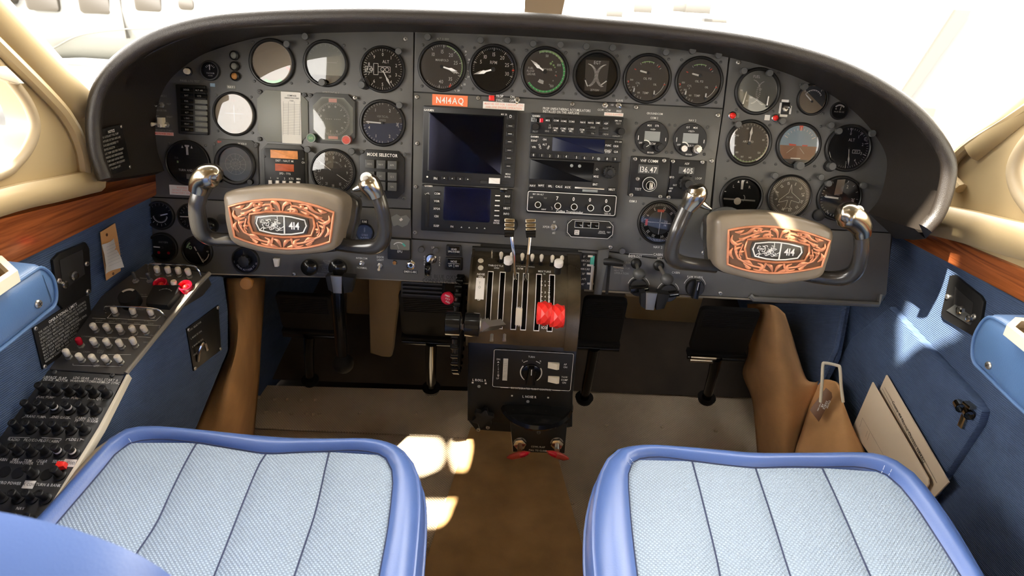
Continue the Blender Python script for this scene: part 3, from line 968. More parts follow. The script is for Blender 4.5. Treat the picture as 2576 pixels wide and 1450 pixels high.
g, f, R = gauge('cabin_altitude_dial', 'round CABIN ALT control dial with curved white lettering below the left yoke arm', 619, 655, 34, 'dial_black',
      [('nums', [(c, 228 - i * 6.6) for i, c in enumerate('CABIN ALT X 1000 FT')][:0] , .8, .1)], [], scr=False)
q = MB('print')
s_ = 'CABIN ALTITUDE FT'
for i, c in enumerate(s_):
    a = 238 - i * 7.2
    q.text(c, .72 * R * math.sin(rad(a)), .72 * R * math.cos(rad(a)), .13 * R, .0024, rot=rad(180 - a))
q.text('5', -.85 * R, -.15 * R, .16 * R, .0024); q.text('10', .80 * R, -.2 * R, .16 * R, .0024); q.build('lettering', g)
knob(g, 0, 0, .42 * R, .012, 'black', .002, flute=10)

# ---- centre top row
gauge('manifold_pressure_gauge', 'MANIFOLD gauge with a green arc and twin white needles, leftmost of the centre row', 1112, 168, 60, 'dial_brown',
      [('m', 'print_lime'), ('arc', .83, .87, 12, 115), ('m', 'print'), ('ticks', -32, 225, 45, .80, .86, .012), ('ticks', -32, 187, 6, .74, .86, .022),
       ('nums', [('10', -38), ('15', 0), ('20', 37), ('25', 72), ('30', 108), ('35', 142), ('40', 182)], .60, .145), ('t', 'MANIFOLD', 0, .26, .09),
       ('m', 'print_red'), ('p', [(.34, -.70), (.42, -.67), (.38, -.84), (.30, -.80)])],
      [(108, .80, .02, .08, 'needle', .0042, 0, 0, 'dagger'), (103, .66, .02, .08, 'needle', .0050, 0, 0, 'dagger')], inner=.89)
q = MB('print'); MAN = PAN.hit(1112, 168); R = 60 * PAN.mpp(1112, 168)
for s_, a in (('30', 62), ('28', 79), ('26', 96), ('24', 113), ('22', 130), ('20', 148)):
    q.line((MAN[0] + 1.06 * R * math.sin(rad(a)), MAN[1] + 1.06 * R * math.cos(rad(a))), (MAN[0] + 1.14 * R * math.sin(rad(a)), MAN[1] + 1.14 * R * math.cos(rad(a))), .0005, .0006)
    q.text(s_, MAN[0] + 1.17 * R * math.sin(rad(a - 6)), MAN[1] + 1.17 * R * math.cos(rad(a - 6)), .07 * R, .0006)
q.m('print_dim').text('ALT X 1000', MAN[0], MAN[1] + 1.10 * R, .08 * R, .0006)
PLET = q          # panel lettering collects here
gauge('tachometer', 'black RPM gauge with twin white needles, right of the MANIFOLD gauge', 1241, 175, 60, 'dial_black',
      [('ticks', -95, 135, 46, .80, .86, .012), ('ticks', -72, 108, 5, .74, .86, .022), ('nums', [('5', -62), ('10', -36), ('15', 0), ('20', 36), ('25', 70), ('30', 104)], .60, .15),
       ('t', 'RPM', 0, .28, .13), ('m', 'dial_blue'), ('arc', .82, .87, 40, 70), ('m', 'print_red'), ('p', [(.78, .04), (.88, .04), (.88, -.03), (.78, -.03)])],
      [(254, .86, .02, .09, 'needle', .0042, 0, 0, 'dagger'), (252, .68, .0, .10, 'needle', .0050, 0, 0, 'dagger')], inner=.89)
gauge('fuel_flow_gauge', 'FUEL FLOW gauge with a bright green arc, left of the EGT gauge', 1371, 181, 60, 'dial_brown',
      [('m', 'print_lime'), ('arc', .78, .86, -20, 60), ('m', 'print_green'), ('arc', .76, .84, 60, 235), ('m', 'print'), ('ticks', -20, 235, 24, .76, .84, .014), ('nums', [('50', 4), ('100', 62), ('150', 150)], .64, .10),
       ('t', 'FUEL', -.60, .12, .09), ('t', 'FLOW', -.60, .0, .09), ('t', 'LBS/HR', -.57, -.12, .09), ('t', 'POWER', .10, .10, .09), ('t', 'T.O.', -.14, -.36, .08), ('arc', .36, .50, 185, 215),
       ('m', 'print_lime'), ('disc', .22, .34, .05), ('disc', .34, .28, .04), ('disc', .28, .42, .03), ('disc', .40, .20, .03), ('m', 'print_dim'), ('disc', .46, .02, .03), ('disc', .44, -.12, .03), ('disc', .36, -.34, .03), ('disc', .22, -.50, .03), ('m', 'print_red'), ('l', .46, -.10, .50, -.16, .03)],
      [(305, .78, .05, .08, 'needle', .0042, 0, 0, 'dagger'), (302, .58, .02, .10, 'needle', .0050, 0, 0, 'dagger')], inner=.89)
gauge('exhaust_temperature_gauge', 'EGT gauge with two crossing curved scales, right of the FUEL FLOW gauge', 1500, 189, 59, 'dial_black',
      [('m', 'dial_brown'), ('p', [(-.50, .60), (.50, .60), (.46, -.66), (-.46, -.66)]), ('m', 'print')] +
      [('l', -.50 + .46 * math.sin(rad(a)) - .04, -.02 + .46 * math.cos(rad(a)) * 1.05, -.42 + .46 * math.sin(rad(a)), -.02 + .46 * math.cos(rad(a)) * 1.05 - .02, .022) for a in range(20, 160, 7)] +
      [('l', .50 - .46 * math.sin(rad(a)) + .04, -.02 + .46 * math.cos(rad(a)) * 1.05, .42 - .46 * math.sin(rad(a)), -.02 + .46 * math.cos(rad(a)) * 1.05 - .02, .022) for a in range(20, 160, 7)] +
      [('t', 'EGT', 0, .50, .13), ('t', '25°F/DIV', -.02, -.62, .08)],
      [(155, .33, .0, .045, 'needle', .004, -.48, -.20), (232, .33, .0, .045, 'needle', .004, .48, -.20)], inner=.86, depth=.009)
for i, (px, lab) in enumerate(((1628, 'OIL PSI and TEMP gauge just right of the EGT gauge'), (1758, 'OIL PSI and TEMP gauge second right of the EGT gauge, beside the panel joint'))):
    py = 198 if i == 0 else 205
    g, f, R = gauge('engine_gauge', lab, px, py, 60, 'dial_brown',
          [('m', 'print_lime'), ('arc', .66, .70, -25, 20), ('m', 'print'), ('ticks', -30, 50, 5, .62, .70, .015), ('t', 'OIL PSI', 0, 0, .09), ('t', 'TEMP', -.02, -.58, .09), ('t', 'CYL', -.38, -.20, .08), ('t', 'F', -.38, -.31, .07), ('t', 'OIL', .34, -.22, .08),
           ('ticks', 195, 260, 7, .78, .86, .014), ('arc', .74, .76, 100, 150), ('nums', [('500', 263), ('300', 236), ('100', 208)], .66, .07),
           ('m', 'print_red'), ('l', -.58, .36, -.50, .33, .04), ('l', .40, .47, .48, .53, .04), ('l', .70, -.22, .78, -.20, .04), ('p', [(-.80, -.12), (-.76, -.12), (-.76, -.2), (-.80, -.2)])],
          [(282, .36, .0, .07, 'needle', .004, 0, .22), (8, .22, .0, .06, 'needle', .004, -.54, -.62), (2, .22, .0, .06, 'needle', .004, .33, -.68)], inner=.89, group=None)

# ---- radio column round heads
for (px, py, t1, t2, lab, nob) in ((1639, 347, 'MDE', 'STR', 'round COM head with a grey display and black knobs', 0), (1735, 352, 'IDT', 'MDE', 'round NAV head with a grey display and two silver knobs', 1)):
    g = thing('round_radio', lab, 'radio', PAN.at(px, py)); R = 42 * PAN.mpp(px, py)
    MB('black').lathe(0, 0, [(R, 0), (R, .004), (R * .97, .005), (0.0001, .005)], 44).build('face', g)
    MB('lcd').box(0, .10 * R, .005, .92 * R, .56 * R, .0056).build('display', g)
    q = MB('print'); w = .0058
    q.text(t1, -.22 * R, .72 * R, .11 * R, w); q.text(t2, .22 * R, .72 * R, .11 * R, w); q.text('COM' if nob == 0 else 'NAV', .05 * R, -.34 * R, .14 * R, w)
    q.text('BECKER', 0, -.86 * R, .09 * R, w); q.text('OFF', -.66 * R, -.32 * R, .10 * R, w); q.arc(-.36 * R, -.46 * R, .27 * R, .33 * R, -20, 80, w)
    q.text('<TEST>' if nob else '<A/B>', 0, .50 * R, .09 * R, w); q.line((.82 * R, .05 * R), (.82 * R, -.15 * R), .04 * R, w); q.line((-.82 * R, .10 * R), (-.82 * R, -.15 * R), .04 * R, w)
    q.build('lettering', g)
    km = 'black' if nob == 0 else 'steel'
    knob(g, -.36 * R, -.52 * R, .20 * R, .010 if nob else .012, km, .005, mark=60)
    knob(g, .42 * R, -.52 * R, .26 * R, .012, km, .005, flute=12); knob(g, .42 * R, -.52 * R, .16 * R, .020, km, .005)
    for k in (-1, 1): MB('black').box(k * .22 * R, .72 * R, .005, .32 * R, .2 * R, .0055, .0002).build('button', g)
    screws(g, None, [(.98 * R, .80 * R), (-.98 * R, .80 * R), (-.98 * R, -.80 * R), (.98 * R, -.80 * R)], .0028, 'bezel_grey')

gauge('course_deviation_indicator', 'NAV course indicator with red flags and white crossbars beside the right yoke horn', 1659, 560, 55, 'dial_black',
      [('ticks', 0, 360, 72, .76, .86, .013), ('nums', [('E', -25), ('12', 14), ('15', 48), ('6', -62), ('3', -80), ('N', 258), ('33', 228), ('30', 200), ('W', 165), ('24', 130), ('21', 90)], .66, .13, 1),
       ('m', 'dial_navy'), ('disc', 0, 0, .55), ('m', 'print'), ('ticks', 0, 0, 1, 0, .01, .01), ('t', 'TO', .28, .05, .09), ('t', 'FR', .26, -.12, .09)] +
      [('disc', x * .11, 0, .014) for x in range(-4, 5)] +
      [('m', 'print_red'), ('p', [(-.17, .60), (-.15, .48), (.13, .48), (.18, .60)]), ('p', [(-.66, .12), (-.55, .14), (-.55, -.16), (-.66, -.14)])],
      [(182, .56, .50, .022), (92, .52, .56, .022)], inner=.90)

# ---- copilot's side
gauge('fuel_quantity_gauge', 'pale twin-scale FUEL gauge at the top left of the copilot panel', 1905, 230, 57, 'dial_grey',
      [('t', 'FUEL', -.12, .62, .12)] + [('l', -.30 + .36 * math.sin(rad(a)), -.02 + .5 * math.cos(rad(a)), -.22 + .36 * math.sin(rad(a)), -.02 + .5 * math.cos(rad(a)) - .02, .02) for a in range(10, 175, 9)] +
      [('l', .36 - .36 * math.sin(rad(a)), -.05 + .5 * math.cos(rad(a)), .28 - .36 * math.sin(rad(a)), -.05 + .5 * math.cos(rad(a)) - .02, .02) for a in range(20, 175, 9)] +
      [('t', '90', -.72, -.0, .08), ('t', '100', -.26, -.28, .08), ('t', '60', -.42, -.42, .08), ('t', 'LBS', .10, .1, .07)],
      [(10, .62, .0, .05, 'needle', .004, -.60, -.62), (2, .45, .0, .05, 'needle', .004, .48, -.62)], tilt=(-1, 6))
gauge('fuel_flow_meter', 'small two-tone gauge right of the copilot FUEL gauge', 2043, 250, 39, 'dial_tan',
      [('m', 'dial_navy'), ('p', [(-.62, .60), (-.2, .84), (.3, .80), (.7, .5), (.86, 0), (.70, -.45)]), ('m', 'print'), ('arc', .56, .60, -60, 62), ('ticks', -60, 62, 8, .50, .60, .03), ('nums', [('F', 42), ('E', -48)], .74, .12)],
      [(-48, .62, -.1, .07, 'needle', .004, -.05, -.15)], scr_r=1.2)
gauge('clock_dial', 'tiny black dial at the upper right end of the copilot panel', 2110, 279, 22, 'dial_black',
      [('arc', .55, .72, -50, 50), ('t', 'PROP DE ICE', 0, -.12, .16), ('disc', -.4, .2, .08)], [(10, .5, .1, .06)], scr=False)
gauge('copilot_airspeed_indicator', 'tan airspeed indicator numbered 60 to 200 on the copilot panel', 1883, 360, 57, 'dial_brown',
      [('m', 'print_lime'), ('arc', .80, .83, 100, 230), ('m', 'label_white'), ('arc', .82, .87, 60, 150), ('arc', .80, .84, -95, -45), ('m', 'print'), ('ticks', -70, 250, 32, .76, .84, .012),
       ('nums', [('200', 258), ('180', 228), ('160', 200), ('140', 168), ('120', 128), ('80', 75), ('60', -12), ('240', -62)], .64, .08), ('t', 'AIRSPEED', -.04, .06, .09)],
      [(3, .72, .02, .08, 'needle', .0042, 0, 0, 'dagger')], tilt=(0, 2))
g, f, R = gauge('copilot_attitude_indicator', 'copilot attitude indicator, blue sky over brown earth with orange flags', 2008, 366, 56, 'dial_sky',
      [('m', 'dial_earth'), ('p', [(-.84, -.02), (.84, -.02), (.78, -.36), (.6, -.62), (.3, -.8), (0, -.86), (-.3, -.8), (-.6, -.62), (-.78, -.36)]), ('m', 'print_red'), ('p', [(-.09, .88), (.09, .88), (.06, .66), (-.05, .66)]),
       ('p', [(-.46, .06), (-.12, .04), (-.12, -.02), (-.40, -.03)]), ('p', [(.16, .03), (.42, .03), (.38, -.02), (.16, -.03)]), ('m', 'label_white'), ('ticks', -60, 60, 10, .66, .76, .02), ('ticks', -60, 60, 2, .62, .80, .03), ('l', -.5, -.36, -.2, -.10, .014), ('l', .3, -.36, .06, -.10, .014), ('l', -.28, -.58, .16, -.58, .05),
       ('m', 'black'), ('p', [(-.62, -.62), (.62, -.62), (.3, -.82), (0, -.87), (-.3, -.82)])], tilt=(0, 0), scr_r=1.25)
knob(g, .08 * R, -.88 * R, .20 * R, .014, 'bezel_grey', .004)
g, f, R = gauge('copilot_altimeter', 'copilot altimeter with its setting knob at the lower left, far right of the panel', 2133, 373, 58, 'dial_black',
      [('ticks', -10, 200, 30, .78, .86, .014), ('ticks', 0, 180, 5, .70, .86, .024), ('nums', [('0', 0), ('1', 36), ('2', 72), ('3', 108), ('4', 144), ('5', 180)], .62, .12), ('t', 'ALT', .08, .36, .12), ('box', .20, -.06, .52, -.20, .02), ('t', '29.9', .36, -.13, .08)],
      [(172, .76, .0, .05, 'needle', .004, 0, 0, 'dagger')], tilt=(0, 2), scr=False)
MB('black').prism(circ(-.68 * R, -.80 * R, .26 * R, 14), 0, .005, .001).build('knob_boss', g)
knob(g, -.70 * R, -.80 * R, .17 * R, .013, 'bezel_grey', .004)
gauge('turn_coordinator', 'copilot turn indicator with L and R letters, left of the compass dial', 1864, 498, 54, 'dial_black',
      [('t', 'L', -.42, .52, .13), ('t', 'R', .32, .52, .13), ('p', [(-.08, .40), (.02, .40), (.02, .76), (.06, .82), (-.08, .82), (-.10, .78)]), ('p', [(-.28, .70), (-.18, .70), (-.23, .80)]), ('p', [(.12, .70), (.22, .70), (.17, .80)]),
       ('m', 'print_dim'), ('p', [(-.82, -.04), (.66, -.06), (.66, -.13), (-.82, -.11)]), ('m', 'print'), ('p', [(-.82, .28), (-.74, .28), (-.74, .24), (-.82, .24)]), ('m', 'ivory'), ('disc', -.16, -.16, .17), ('m', 'print_dim'), ('arc', .14, .18, 30, 150)], tilt=(7, 0), scr=True, scr_r=1.2)
gauge('heading_compass', 'compass dial with a white outlined airplane in the copilot panel, above the right yoke hub', 1985, 495, 55, 'dial_brown',
      [('m', 'print'), ('ticks', 0, 360, 72, .76, .87, .018), ('nums', [('S', 18), ('15', -12), ('12', -42), ('E', -72), ('6', 257), ('3', 228), ('N', 200), ('33', 170), ('30', 138), ('W', 108), ('24', 78), ('21', 48)], .62, .13, 1),
       ('pl', [(.02, .56), (.08, .20), (.50, -.12), (.48, -.26), (.10, -.16), (.06, -.44), (.20, -.56), (-.04, -.52), (-.24, -.62), (-.10, -.46), (-.06, -.16), (-.46, -.28), (-.44, -.16), (-.06, .18)], .018, 1), ('t', 'DIRECTION', 0, -.02, .045)], inner=.92)
g, f, R = gauge('copilot_vertical_speed_indicator', 'black copilot vertical speed indicator at the right yoke horn', 2110, 499, 56, 'dial_black',
      [('m', 'dial_tan'), ('p', [(-.22, .82), (.14, .86), (.10, .20), (-.26, .14)]), ('m', 'print'), ('ticks', 180, 330, 16, .76, .85, .014), ('ticks', 20, 90, 3, .76, .85, .02), ('t', '3[', .62, -.06, .18), ('t', '2', .28, .54, .14), ('t', '1', -.42, -.62, .14), ('t', '0', -.62, .08, .11), ('m', 'print_dim'), ('t', 'SPEED', -.12, .16, .07)],
      [(274, .72, -.02, .08)], inner=.88, tilt=(7, 0), scr=False)
MB('black').prism(circ(-.80 * R, -.80 * R, .28 * R, 14), 0, .006, .001).build('knob_boss', g)
# ================================================================ radios, placards and small panel fittings
class Unit:
    def __init__(s, name, label, cat, cx, cy, wpx, hpx, m='black', dep=.010, r=.002, bev=.0012, fr=PAN, group=None, face='face', rot=0.0, shape=None):
        s.f = fr.at(cx, cy, rot=rot); s.k = fr.mpp(cx, cy); s.d = dep
        s.g = thing(name, label, cat, s.f, group)
        s.w, s.h = wpx * s.k, hpx * s.k * 1.015
        q = MB(m)
        q.prism(shape(s.w, s.h) if shape else rrect(0, 0, s.w, s.h, max(r, .0003), 3), 0, dep, bev)
        q.build(face, s.g)
        s.q = MB('print')

    def L(s, px, py): return s.f.hit(px, py, s.d)

    def t(s, txt, px, py, hp, m=None, rot=0, al='c', bold=False, fit=None):
        if m: s.q.m(m)
        x, y = s.L(px, py)
        s.q.text(txt, x, y, hp * s.k, s.d + .0007, rot=rad(rot), al=al, bold=bold, fit=fit)
        if m: s.q.m('print')

    def ln(s, a, b, tp, m='print', w=.0006):
        s.q.m(m).line(s.L(*a), s.L(*b), tp * s.k, s.d + w); s.q.m('print')

    def box(s, name, px, py, wp, hp, m, dep=.001, bev=.0003, r=0.0, **k):
        x, y = s.L(px, py)
        q = MB(m).prism(rrect(x, y, wp * s.k, hp * s.k, r, 2) if r else rrect(x, y, wp * s.k, hp * s.k, .0001, 1), s.d, s.d + dep, bev)
        return q.build(name, s.g, **k)

    def frame(s, px, py, wp, hp, t, m='print', r=0.002):
        x, y = s.L(px, py); s.q.m(m)
        o = rrect(x, y, wp * s.k, hp * s.k, r, 3); i = rrect(x, y, (wp - 2 * t) * s.k, (hp - 2 * t) * s.k, max(r - t * s.k, .0003), 3)
        s.q.holed(o, i, s.d + .0006); s.q.m('print')

    def disc(s, name, px, py, rp, m, dep=.006, mark=None, flute=0):
        x, y = s.L(px, py)
        return knob(s.g, x, y, rp * s.k, dep, m, s.d, name, mark=mark, flute=flute)

    def btns(s, pts, wp, hp, m='black', dep=.0016, name='button'):
        me = None
        for px, py in pts:
            x, y = s.L(px, py)
            if me is None:
                o = MB(m).prism(rrect(0, 0, wp * s.k, hp * s.k, .0008, 2), 0, dep, .0005).build(name, s.g); me = o.data
            else:
                o = bpy.data.objects.new(name, me); COL.objects.link(o); o.parent = s.g
            o.location = (x, y, s.d)

    def done(s):
        s.q.build('lettering', s.g)
        return s.g


def scrs(u, pts, r=.003, m='screw_metal'): screws(u.g, None, [u.L(*p) for p in pts], r, m, u.d)


# ---- large map display
u = Unit('map_display', 'large square multi-function display with a dark screen and a column of side keys', 'display', 1182, 370, 233, 186, 'black', .014)
u.box('screen', 1171, 362, 186, 143, 'screen_black', .0006)
MB('screen_glass').box(*u.L(1171, 362), u.d + .001, 180 * u.k, 138 * u.k, u.d + .0014).build('screen_glass', u.g)
ks = [(1285, 295), (1284, 317), (1283, 337), (1282, 357), (1281, 378), (1280, 398), (1279, 418), (1277, 441)]
u.btns(ks, 19, 11)
for i, (a, b) in enumerate(ks):
    if 0 < i < 7: u.t('-', a, b, 9, bold=True); u.q.m('print'); x, y = u.L(a, b); u.q.line((x - .0035, y), (x + .0035, y), .0007, u.d + .0022)
u.q.T = Matrix.Translation((0, 0, .0015))
u.t('D', 1285, 293, 7); u.t('MENU', 1278, 438, 4); u.t('ENTER', 1277, 445, 4)
bs = [(1096, 449), (1118, 448), (1138, 449), (1158, 450), (1177, 451)]
u.btns(bs, 14, 9)
u.t('FN', 1096, 449, 6)
for a, b in bs[1:]:
    x, y = u.L(a, b); u.q.poly([(x - .0016, y - .001), (x + .0016, y - .001), (x, y + .0014)], u.d + .0007)
u.q.T = Matrix.Identity(4)
x, y = u.L(1075, 445); u.q.disc(x, y, .0018, u.d + .0007, 10)
u.t('GARMIN', 1079, 277, 5, bold=True); u.t('MX 20', 1268, 288, 4)
u.box('card_slot', 1244, 460, 72, 8, 'black_matte', .001)
u.box('data_card', 1244, 455, 28, 14, 'label_white', .004)
u.done()
# ---- GPS navigator
u = Unit('gps_navigator', 'moving-map navigation radio with a navy screen under the large map display', 'radio', 1175, 527, 226, 112, 'black', .014)
u.box('screen', 1175, 515, 117, 84, 'screen_navy', .0006, r=.004)
MB('screen_glass').box(*u.L(1175, 515), u.d + .001, 114 * u.k, 80 * u.k, u.d + .0014).build('screen_glass', u.g)
lb_ = [('COM', 1100, 487), ('VOR', 1099, 506), ('XPDR', 1099, 525), ('CDI', 1098, 544), ('SUSP', 1098, 568), ('MAP', 1277, 494), ('NRST', 1275, 524), ('INFO', 1274, 538), ('FN', 1137, 570), ('MENU', 1250, 555), ('ENTER', 1249, 561)]
u.btns([(a, b) for t, a, b in lb_ if t not in ('FN', 'ENTER', 'MENU')] + [(1276, 508), (1249, 558)], 15, 11)
for t, a, b in lb_:
    u.q.T = Matrix.Translation((0, 0, .0014)); u.t(t, a, b, 5 if t not in ('MENU', 'ENTER') else 4, bold=True); u.q.T = Matrix.Identity(4)
for i in range(5): u.ln((1246 - i * .6, 492 + i * 12.6), (1258 - i * .6, 492.5 + i * 12.6), 2.6, w=.002)
for i in range(4):
    x, y = u.L(1161 + i * 19.4, 572 + i * .9); u.q.poly([(x - .0018, y - .001), (x + .0018, y - .001), (x, y + .0018)], u.d + .0008)
u.t('GARMIN', 1078, 468, 4, bold=True); u.t('GNS 480', 1267, 475.5, 3.6)
u.box('card_slot', 1075, 530, 9, 82, 'black_matte', .001); u.box('screen_label_window', 1266, 481, 17, 6, 'black_gloss', .001)
u.disc('knob', 1286, 565, 17, 'black', .012)
u.t('VOL', 1075, 488, 5, rot=20)
u.done()
# ---- audio panel
u = Unit('audio_panel', 'audio selector panel with a red marker lamp, topmost of the radio stack', 'radio', 1450, 316, 233, 50, 'black', .012)
u.box('marker_lamp', 1341, 301, 9, 10, 'lcd'); u.box('marker_lamp', 1362, 303, 9, 10, 'red_lens'); u.box('marker_lamp', 1352, 302, 9, 10, 'black_gloss')
r1 = [('MKR', 1378, 303), ('COM1', 1399, 303.5), ('COM2', 1418, 305), ('COM3', 1438, 306), ('NAV1', 1466, 308), ('NAV2', 1486, 309), ('DME', 1504, 309.5), ('ADF', 1524, 311)]
u.btns([(a, b - 1.5) for t, a, b in r1], 15, 12)
r2 = [('COM1', 1397, 325), ('COM2', 1417, 326), ('COM3', 1436, 327), ('COM', 1464, 329)]
u.btns(r2 and [(a, b) for t, a, b in r2], 15, 19)
for a, b, t in ((1486, 321, 'SPKR'), (1486, 329, ''), (1486, 336, 'PA'), (1518, 323, 'PILOT'), (1518, 331, ''), (1518, 338, 'CREW')):
    u.btns([(a, b)], 24, 6)
    if t: u.q.T = Matrix.Translation((0, 0, .0014)); u.t(t, a + 5, b, 4.2, 'print_dim'); u.q.T = Matrix.Identity(4)
u.q.T = Matrix.Translation((0, 0, .0014))
for t, a, b in r1: u.t(t, a, b, 4.2)
for t, a, b in r2: u.t(t, a, b - 2.5, 4.2); u.t('MIC' if t != 'COM' else '1/2', a, b + 3, 4.2)
u.t('A', 1341, 301, 6, 'print_black'); u.q.T = Matrix.Identity(4)
u.disc('knob', 1347, 319, 9, 'black', .010); u.disc('knob', 1562, 331, 9, 'black', .010)
u.t('GARMIN', 1349, 292, 4, bold=True); u.t('GMA 340', 1555, 304, 3.4); u.t('TEST', 1555, 311, 4.4, 'print_dim'); u.t('PILOT', 1347, 331, 4, 'print_dim'); u.t('SENS', 1376, 330, 4, 'print_dim')
u.t('HI', 1383, 315, 4, 'print_dim'); u.t('LO', 1383, 321, 4); u.t('COPILOT', 1550, 343, 3.6, 'print_dim')
u.done()
# ---- digital transponder
u = Unit('digital_transponder', 'transponder with a long navy display window and keys 0 to 9', 'radio', 1447, 374, 231, 54, 'black', .012)
u.box('screen', 1455, 366, 130, 34, 'screen_navy', .0006)
nm = [('0', 1342, 390), ('1', 1363, 391), ('2', 1383, 392.5), ('3', 1404, 393), ('4', 1424, 394), ('5', 1450, 396), ('6', 1470, 397), ('7', 1491, 398), ('8', 1527, 400), ('9', 1547, 401)]
u.btns([(a, b) for t, a, b in nm], 13, 9)
sm = [('IDENT', 1344, 354, 0), ('VFR', 1343, 370, 0), ('FUNC', 1530, 366, 0), ('CRSR', 1549, 368, 0), ('START', 1529, 379, 0), ('STOP', 1529, 383, 0), ('CLR', 1549, 382, 0), ('STBY', 1358, 369, -68), ('OFF', 1379.5, 371, 62), ('ON', 1370, 351, 0), ('ALT', 1370, 363.5, 0)]
u.btns([(1344, 354), (1343, 370), (1530, 366), (1549, 368), (1529, 381), (1549, 382)], 14, 9)
u.q.T = Matrix.Translation((0, 0, .0014))
for t, a, b in nm: u.t(t, a, b, 6)
for t, a, b, r in sm: u.t(t, a, b, 4.6, rot=r)
u.q.T = Matrix.Identity(4)
u.t('GARMIN', 1345, 344, 4, bold=True); u.t('GTX 330', 1555, 357, 3.6)
u.disc('dimmer_sensor', 1506, 400, 4, 'lcd', .001)
u.done()
# ---- approach GPS
u = Unit('approach_gps', 'black-glass approach GPS with a selector knob and a row of mode keys', 'radio', 1442, 443, 224, 80, 'black', .012)
u.box('screen', 1413, 430, 158, 48, 'screen_black', .0008)
u.disc('knob', 1532, 433, 15, 'black', .012, flute=14); u.disc('inner_knob', 1532, 433, 8, 'black', .020)
u.disc('dimmer_sensor', 1438, 417, 4, 'lcd', .001); u.disc('dimmer_sensor', 1458, 418, 4, 'lcd', .001)
u.t('Trimble', 1346, 446, 4.5, bold=True, al='c'); u.ln((1355, 446.5), (1409, 450), 1); u.t('2000 Approach Plus', 1431, 451, 4.5, bold=True)
for t, a, b in (('NAV', 1340, 467), ('WPT', 1361, 467), ('FPL', 1384, 468.5), ('CALC', 1406, 469.5), ('AUX', 1428, 471), ('MSG', 1499, 444), ('ENT', 1497, 464), ('NRST', 1539, 477)):
    u.btns([(a, b)], 19, 11); u.q.T = Matrix.Translation((0, 0, .0014)); u.t(t, a, b, 5, bold=True); u.q.T = Matrix.Identity(4)
u.t('PUSH', 1448, 416, 3); u.t('ON', 1448, 420, 3); u.t('-D-', 1502, 426, 5)
u.box('card_slot', 1483, 474, 74, 4, 'steel', .001); u.box('card_tab', 1484, 480, 38, 6, 'lcd', .003)
u.done()
# ---- code-wheel transponder
u = Unit('code_transponder', 'white-outlined transponder showing 7000 above four ring knobs', 'radio', 1438, 512, 226, 56, 'black', .014, r=.004)
u.frame(1438, 512, 221, 51, 1.6, r=.004)
for t, a, b in (('7', 1402, 499), ('0', 1443, 501), ('0', 1484, 503), ('0', 1525, 506)): u.t(t, a, b, 9, bold=True)
for a, b, r in ((1353, 514, 7), (1402.5, 517, 7.4), (1443.5, 519.5, 7.4), (1484.5, 522, 7.4), (1526, 524, 7.4)):
    u.disc('code_knob', a, b, r, 'black_gloss', .009)
    x, y = u.L(a, b); u.q.arc(x, y, (r - .6) * u.k, (r + .9) * u.k, 0, 360, u.d + .0095, 20)
u.t('Collins Transponder', 1433, 533, 6, bold=True); u.t('SBY ON ALT', 1354, 489, 3.8); u.t('OFF', 1337, 497, 3.6); u.t('TST', 1372, 499, 3.6, 'print_dim'); u.t('IDENT', 1368, 527, 3.4); u.t('TDR-90', 1528, 538, 4)
x, y = u.L(1384, 525); u.q.arc(x, y, .0035, .0042, 20, 120, u.d + .0007)
u.done()
# ---- octagonal annunciator
u = Unit('autopilot_annunciator', 'small octagonal annunciator outlined in white with three dark windows', 'annunciator', 1484, 576, 116, 45, 'black', .004, shape=lambda w, h: octa(0, 0, w, h, .009))
u.q.lines([tuple(p) for p in octa(0, 0, u.w - .0016, u.h - .0016, .0085)], .0009, u.d + .0006, True)
for a, b in ((1456, 565), (1476, 566), (1496, 567.5)):
    u.box('lamp_window', a, b, 17, 13, 'black_gloss', .0005); u.frame(a, b, 21, 16, .7, r=.0006)
u.box('nav_button', 1451, 585, 12, 12, 'label_white', .0015, r=.001)
u.q.T = Matrix.Translation((0, 0, .0012)); u.t('BAK', 1451, 582, 3.6, 'print_black'); u.t('BFS', 1451, 587.5, 3.6, 'print_black'); u.q.T = Matrix.Identity(4)
u.t('UPDATE', 1514, 583, 3.2); u.t('CONTROL', 1514, 587, 3.2); u.t('LAMP', 1532, 572, 3.4); u.t('TEST', 1531, 585, 3.4)
scrs(u, [(1430, 557), (1541, 560), (1427, 592), (1539, 597)], .0022, 'bezel_grey')
u.done()
# ---- VHF COMM and ADF heads
u = Unit('comm_radio', 'square VHF COMM control head showing 136.47', 'radio', 1631, 445, 97, 98, 'black', .006)
u.box('display', 1631, 426, 50, 22, 'bezel_grey', .0006)
u.q.T = Matrix.Translation((0, 0, .0005)); u.t('136.47', 1631, 427, 14); u.q.T = Matrix.Identity(4)
u.t('VHF COMM', 1633, 405, 7); u.t('TEST', 1605, 476, 6); u.t('COM 3', 1592, 507, 5)
x, y = u.L(1632, 463)
u.disc('outer_knob', 1632, 463, 18, 'black', .008, flute=0); u.disc('inner_knob', 1632, 465, 11, 'black_gloss', .016)
u.q.arc(x, y, 17 * u.k, 18.2 * u.k, 0, 360, u.d + .0085, 30); u.q.arc(*u.L(1632, 465), 10 * u.k, 11 * u.k, 0, 360, u.d + .0165, 24)
u.box('knob_bar', 1634, 466, 8, 17, 'steel', .017)
scrs(u, [(1598, 400), (1671, 404), (1604, 450), (1588, 491), (1661, 495)], .004)
u.done()
u = Unit('adf_radio', 'square ADF control head showing 405, partly behind the right yoke horn', 'radio', 1728, 452, 88, 96, 'black', .006)
u.box('display', 1727, 429, 38, 17, 'bezel_grey', .0006)
u.q.T = Matrix.Translation((0, 0, .0005)); u.t('405', 1730, 430, 13); u.q.T = Matrix.Identity(4)
